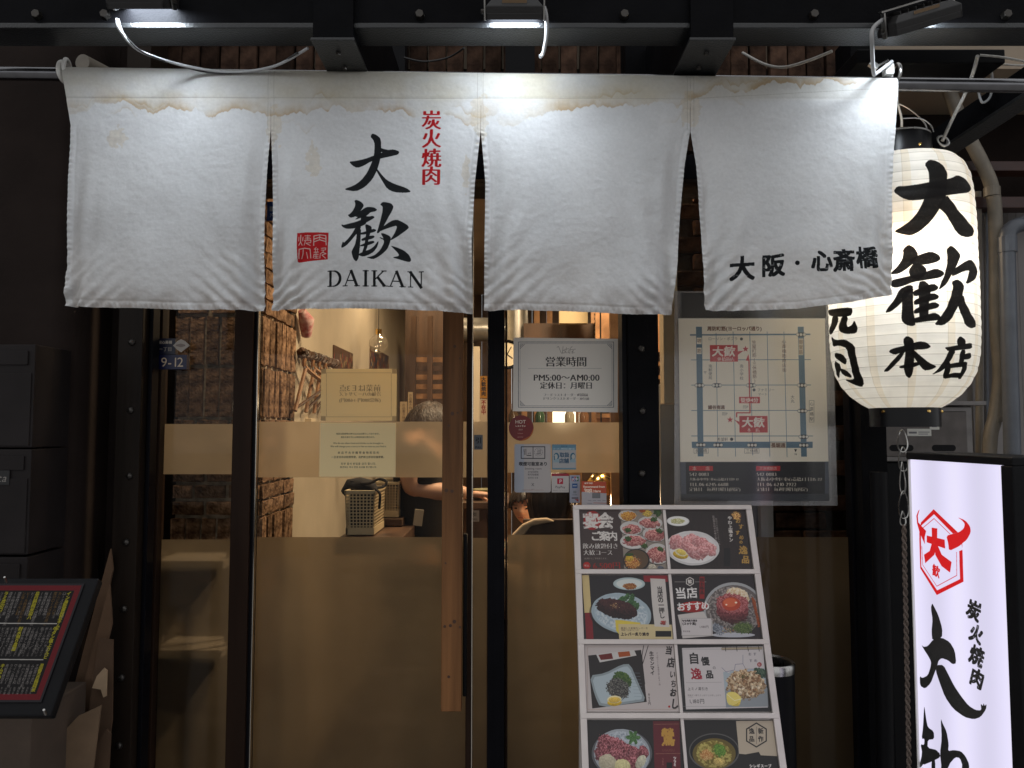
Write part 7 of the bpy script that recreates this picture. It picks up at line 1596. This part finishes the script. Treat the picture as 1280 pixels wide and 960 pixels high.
pts = [(qx, Yq, zq - .62), (qx, Yq, zq - .4), (qx, Yq, zq - .2), (qx, Yq, zq - .1), (qx - .17, Yq, zq - .22), (qx - .2, Yq + .05, zq - .45), (qx - .1, Yq + .25, zq - .42), (qx + .17, Yq, zq - .22), (qx + .2, Yq + .05, zq - .40), (qx + .09, Yq + .12, zq - .2), (qx - .09, Yq + .35, zq - .62), (qx - .09, Yq + .37, .12), (qx + .09, Yq + .35, zq - .62), (qx + .09, Yq + .37, .12)]
skin('body', pts, [(0, 1), (1, 2), (2, 3), (2, 4), (4, 5), (5, 6), (2, 7), (7, 8), (8, 9), (0, 10), (10, 11), (0, 12), (12, 13)], [.13, .11, .09, .05, .05, .04, .03, .05, .04, .03, .08, .05, .08, .05], M['skin'], wm)
skin('jacket', [pts[0], pts[1], (qx, Yq, zq - .23), (qx - .15, Yq, zq - .25), pts[5], (qx + .15, Yq, zq - .25), pts[8]], [(0, 1), (1, 2), (2, 3), (3, 4), (2, 5), (5, 6)], [.16, .14, .10, .075, .06, .075, .06], M['beige_cloth'], wm)
hand(pts[9], (0, 0, 1), (0, -1, 0), .15, M['skin'], wm)
# beige coat over the left shoulder of the chair
Yk = 2.66
cr = thing('chair', 'dark wooden chair with its back to the door glass', 'chair', (X(684, Yk), Yk, .02))
xa, xb = X(654, Yk), X(724, Yk); zt1 = Z(649, Yk)
MB().box(xa, xb, Yk, Yk + .022, zt1 - .055, zt1).build('top_rail', M['dark_wood'], cr, bevel=.004)
for i in range(7): x = xa + .012 + (xb - xa - .024) * i / 6; MB().box(x - .006, x + .006, Yk + .004, Yk + .016, zt1 - .30, zt1 - .055).build('spindle', M['dark_wood'], cr)
for x in (xa, xb - .03):
    MB().box(x, x + .03, Yk, Yk + .03, .02, zt1 - .056).build('leg', M['dark_wood'], cr, bevel=.002); MB().box(x, x + .03, Yk + .36, Yk + .39, .02, zt1 - .44).build('leg', M['dark_wood'], cr, bevel=.002)
MB().box(xa - .01, xb + .01, Yk + .035, Yk + .4, zt1 - .44, zt1 - .40).build('seat', M['dark_wood'], cr, bevel=.004)
ct = thing('folded_coat', 'beige coat hung over the chair left of its back', 'coat', at(655, 660, Yk - .03))
fp = [at(x, y, Yk - .02) for x, y in ((633, 678), (642, 667), (653, 656), (668, 649), (684, 648), (694, 652), (664, 658), (652, 673), (652, 700), (630, 700))]
MB().add(fp + [p + Vector((0, .03, 0)) for p in fp], [tuple(range(10)), tuple(range(10, 20))[::-1]] + [(i, 10 + i, 10 + (i + 1) % 10, (i + 1) % 10) for i in range(10)]).build('cloth', M['beige_cloth'], ct, bevel=.006)
# table, plates, pendant, kitchen fittings
tb = thing('table', 'dark dining table behind the seated people', 'table', (.35, 3.75, .02))
MB().box(-.15, .95, 3.4, 4.1, .70, .735).build('table_top', M['dark_wood'], tb, bevel=.004)
for x in (-.1, .86):
    for y in (3.45, 4.0): MB().box(x, x + .05, y, y + .05, .02, .699).build('leg', M['dark_wood'], tb)
cnr = thing('counter', 'dark counter with plates behind the narrow glass', 'counter', (X(600, 3.3), 3.3, .02)); zc1 = Z(626, 3.3)
MB().box(X(560, 3.3), X(634, 3.3), 3.25, 3.7, .02, zc1 - .03).build('cabinet', M['dark_wood'], cnr); MB().box(X(556, 3.3), X(636, 3.3), 3.23, 3.72, zc1 - .029, zc1).build('worktop', M['dark_wood'], cnr, bevel=.003)
plm = mat('olive_glaze', (.30, .28, .16), .25, 0, .2, 20)
for i, px in enumerate((595, 606, 618)): tag(MB().lathe([(0, .0), (.03, 0), (.055, .014), (.058, .02), (.05, .017), (.028, .006), (0, .005)], at(px, 625, 3.3) + Vector((0, .05 + .03 * i, .001 + .021 * (i % 2))), 24).build('plate', plm, smooth=True), ('olive glazed dish on the counter nearest the pull', 'olive glazed dish in the middle of the counter', 'olive glazed dish at the right end of the counter')[i], 'dish', 'dishes on the counter')
pn = thing('pendant_lamp', 'shiny brass dome pendant lamp above the orange topped card', 'lamp', at(752, 600, 3.0))
pc = at(752, 612, 3.0); prp = [(.0, .072), (.02, .070), (.045, .058), (.062, .035), (.070, .008), (.073, -.012), (.075, -.016), (.071, -.014), (.067, .008), (.058, .033), (.040, .054), (.0, .066)]
MB().lathe(prp, pc, 40).build('dome', M['brass'], pn, smooth=True); MB().cyl(pc + Vector((0, 0, .072)), (pc.x, pc.y, HC), .003, n=8).build('cable', M['black_cable'], pn); MB().lathe([(0, .03), (.016, .02), (.022, 0), (.015, -.018), (0, -.024)], pc, 16).build('bulb', M['warm_led'], pn, smooth=True)
ld = bpy.data.lights.new('pendant_light', 'POINT'); ld.energy = 5; ld.color = (1.0, .68, .38); ld.shadow_soft_size = .03; lo = bpy.data.objects.new('pendant_light', ld); COL.objects.link(lo); lo.parent = pn; lo.location = pc - Vector((0, 0, .055)) - pn.location
# partition and shelving on the right inside
tag(MB().box(X(764, 2.9), X(779, 2.9), 2.9, 2.93, 1.0, HC).build('wood_panel', M['warm_wood']), 'warm wood end panel inside at the right edge of the door glass', 'panel')
sh_ = thing('shelf_unit', 'shelf unit of warm lit boards beside the business hours notice', 'shelves', (X(795, 3.4), 3.4, 0))
for k, py in enumerate((440, 457, 474, 490, 506, 522)):
    MB().box(X(752, 3.4), X(840, 3.4), 3.4, 3.6, Z(py, 3.4), Z(py, 3.4) + .018).build('board', M['warm_wood'], sh_)
MB().box(X(752, 3.4), X(840, 3.4), 3.605, 3.62, 1.2, 2.3).build('back', M['warm_wood'], sh_)
wb = thing('brick_patch', 'dark brick wall seen through the right window above the poster sleeve', 'wall', (X(900, 3.0), 3.0, 0))
MB().box(X(838, 3.0), X(1090, 3.0), 3.03, 3.12, .02, HC).build('mortar_bed', M['mortar_dark'], wb)
bsm = [brickmesh(.20, .03, .06, 70 + i) for i in range(4)]
x0_ = X(838, 3.0); x1_ = X(1090, 3.0)
for r in range(33):
    z = .85 + r * .07
    if z > HC - .04: break
    x = x0_ + .1 - (.1 if r % 2 else 0)
    while x < x1_ - .08: 
        if x > x0_ + .09: putbrick(rg.choice(bsm), M['brick_dark'], (x, 3.015 + rg.uniform(-.003, .003), z), wb)
        x += .21
tag(MB().box(X(828, 2.22, 450), X(846, 2.22, 450), 2.2, 2.26, Z(505, 2.22), ztop).build('cream_post', mat('cream_paint', (.62, .50, .34), .6, 0, .08, 10), bevel=.002), 'cream painted post inside the right window', 'post')
fg = thing('steel_cabinet', 'dull steel cabinet inside the right window behind the map poster', 'cabinet', (X(890, 2.4), 2.4, .02))
MB().box(X(826, 2.4), X(958, 2.4), 2.4, 2.9, .02, Z(480, 2.4)).build('body', mat('dull_grey_steel', (.30, .31, .33), .45, .5, .1, 10, stretch=(1, 1, .1)), fg, bevel=.004)
MB().box(X(950, 2.36), X(966, 2.36), 2.36, 2.39, .02, Z(605, 2.36)).build('pale_post', mat('pale_grey', (.48, .48, .49), .5, 0, .1, 10), fg, bevel=.002)
dk = thing('air_duct', 'silver duct pipes high inside behind the business hours notice', 'duct', at(645, 410, 4.2))
MB().cyl(at(646, 300, 4.2), at(646, 432, 4.2), .062, n=24).build('vertical_pipe', M['galv'], dk, smooth=True); MB().cyl(at(560, 412, 4.35), at(660, 412, 4.35), .07, n=24).build('cross_pipe', M['galv'], dk, smooth=True)
m_ = MB(); m_.lathe([(.038 + (.006 if i % 2 else 0), i * .012) for i in range(60)], at(753, 440, 4.0), 20); m_.build('flexible_pipe', M['steel'], dk, smooth=False)
tag(MB().box(X(700, 3.9), X(736, 3.9), 3.9, 3.95, Z(404, 3.9), Z(380, 3.9)).build('menu_strip', mat('cream_board', (.75, .6, .35), .6)), 'cream board high inside between the two ducts', 'board')
tag(MB().box(X(655, 4.1), X(775, 4.1), 4.1, 4.14, Z(432, 4.1), Z(404, 4.1)).build('timber_fascia', M['dark_wood']), 'dark timber fascia inside above the notice', 'fascia')
ck = thing('wall_clock', 'round cream wall clock partly hidden behind the mullion', 'clock', at(634, 443, 3.8))
MB().lathe([(0, 0), (.062, 0), (.068, -.012), (.074, -.012), (.076, 0), (.076, .02)], at(634, 443, 3.8), 32, 'y').build('rim', M['black_steel'], ck, smooth=True); MB().cyl(at(634, 443, 3.8) + Vector((0, -.002, 0)), at(634, 443, 3.8), .061, n=32).build('face', mat('clock_face', (.75, .66, .48), .6), ck)
for a, l in ((.5, .045), (2.2, .035)): p = at(634, 443, 3.8) + Vector((0, -.004, 0)); MB().tube([p, p + Vector((l * math.sin(a), 0, l * math.cos(a)))], .0022, 5).build('clock_hand', M['plastic_black'], ck)
tag(MB().box(X(586, 3.5), X(599, 3.5), 3.5, 3.56, Z(530, 3.5), Z(433, 3.5)).build('beige_pillar', M['plaster']), 'narrow beige pillar inside between the wooden pull and the mullion', 'pillar')
for i, (y0, y1, col, lab) in enumerate(((470, 498, (.62, .42, .05), 'yellow name strip hanging inside left of the mullion'), (499, 528, (.75, .68, .58), 'white name strip hanging inside left of the mullion'))):
    c = cv_px((600, y0), (609, y0), (600, y1), 3.2, 1400, col); c.text('大歓焼肉' if i == 0 else '不在中', 604.5, y0 + 4, 6, (.15, .08, .05) if i == 0 else (.5, .1, .08), 'bold', vert=True); put('name_strip', lab, 'strip', c, .6, .002)
rk2 = thing('timber_shelving', 'dark ladder-like timber shelving inside left of the wooden pull', 'shelves', (X(530, 4.4), 4.4, .02))
for px in (512, 533, 556): MB().box(X(px, 4.4), X(px, 4.4) + .03, 4.4, 4.43, .02, Z(395, 4.4)).build('upright', M['dark_wood'], rk2)
for py in (452, 463, 474, 486, 498, 512): MB().box(X(512, 4.4), X(562, 4.4), 4.44, 4.46, Z(py, 4.4), Z(py, 4.4) + .03).build('slat', M['warm_wood'] if py % 2 == 0 else M['dark_wood'], rk2)
tag(MB().box(X(505, 4.8), X(570, 4.8), 4.8, 4.86, .02, HC).build('partition', M['dark_wood']), 'dark partition behind the ladder-like shelving', 'partition')
for i, (px, w, h0, h1, lab) in enumerate(((500, 9, 502, 530, 'small white menu card standing on the ledge inside, left one'), (510, 6, 490, 530, 'tall white menu card standing on the ledge inside, right one'))):
    c = cv_px((px, h0), (px + w, h0), (px, h1), 3.6, 1200, (.62, .54, .42)); c.text('お品書き特選', px + w / 2, h0 + 4, 4, (.25, .18, .12), vert=True); put('menu_card_inside', lab, 'menu card', c, .6, .002)
kw = thing('serving_hatch', 'lit serving hatch with bottles seen just above the frosted band on the right door', 'hatch', at(705, 520, 5.2))
MB().box(X(690, 5.4), X(720, 5.4), 5.4, 5.42, Z(530, 5.4), Z(500, 5.4)).build('lit_pane', mat('lit_kitchen_pane', (1, .9, .7), .5, emit=(1, .85, .6), es=2.2), kw)
MB().box(X(632, 5.3), X(790, 5.3), 5.28, 5.5, Z(540, 5.3) - .02, Z(540, 5.3)).build('sill', M['dark_wood'], kw)
for px in (652, 668, 684, 724, 740): MB().box(X(px, 5.3), X(px, 5.3) + .04, 5.3, 5.33, Z(540, 5.3), Z(380, 5.3)).build('mullion', M['warm_wood'], kw)
for i, px in enumerate((642, 675, 712, 730)):
    p = at(px, 540, 5.25); tag(MB().lathe([(0, 0), (.035, .0), (.035, .12), (.014, .16), (.014, .2), (0, .2)], p, 14).build('bottle', mat('bottle_glass_%d' % i, [(.1, .06, .03), (.05, .1, .05), (.4, .35, .25), (.2, .1, .05)][i], .15), smooth=True), ['dark brown bottle at the left end of the hatch sill', 'green bottle second on the hatch sill', 'pale bottle in front of the lit hatch', 'amber bottle at the right of the lit hatch'][i], 'bottle', 'bottles on the hatch sill')
tw = tag(MB().box(X(764, 3.2), X(778, 3.2), 3.2, 3.23, Z(528, 3.2), Z(512, 3.2)).build('folded_towel', M['paper'], bevel=.004), 'white folded towel on the shelf at the right edge of the door', 'towel')
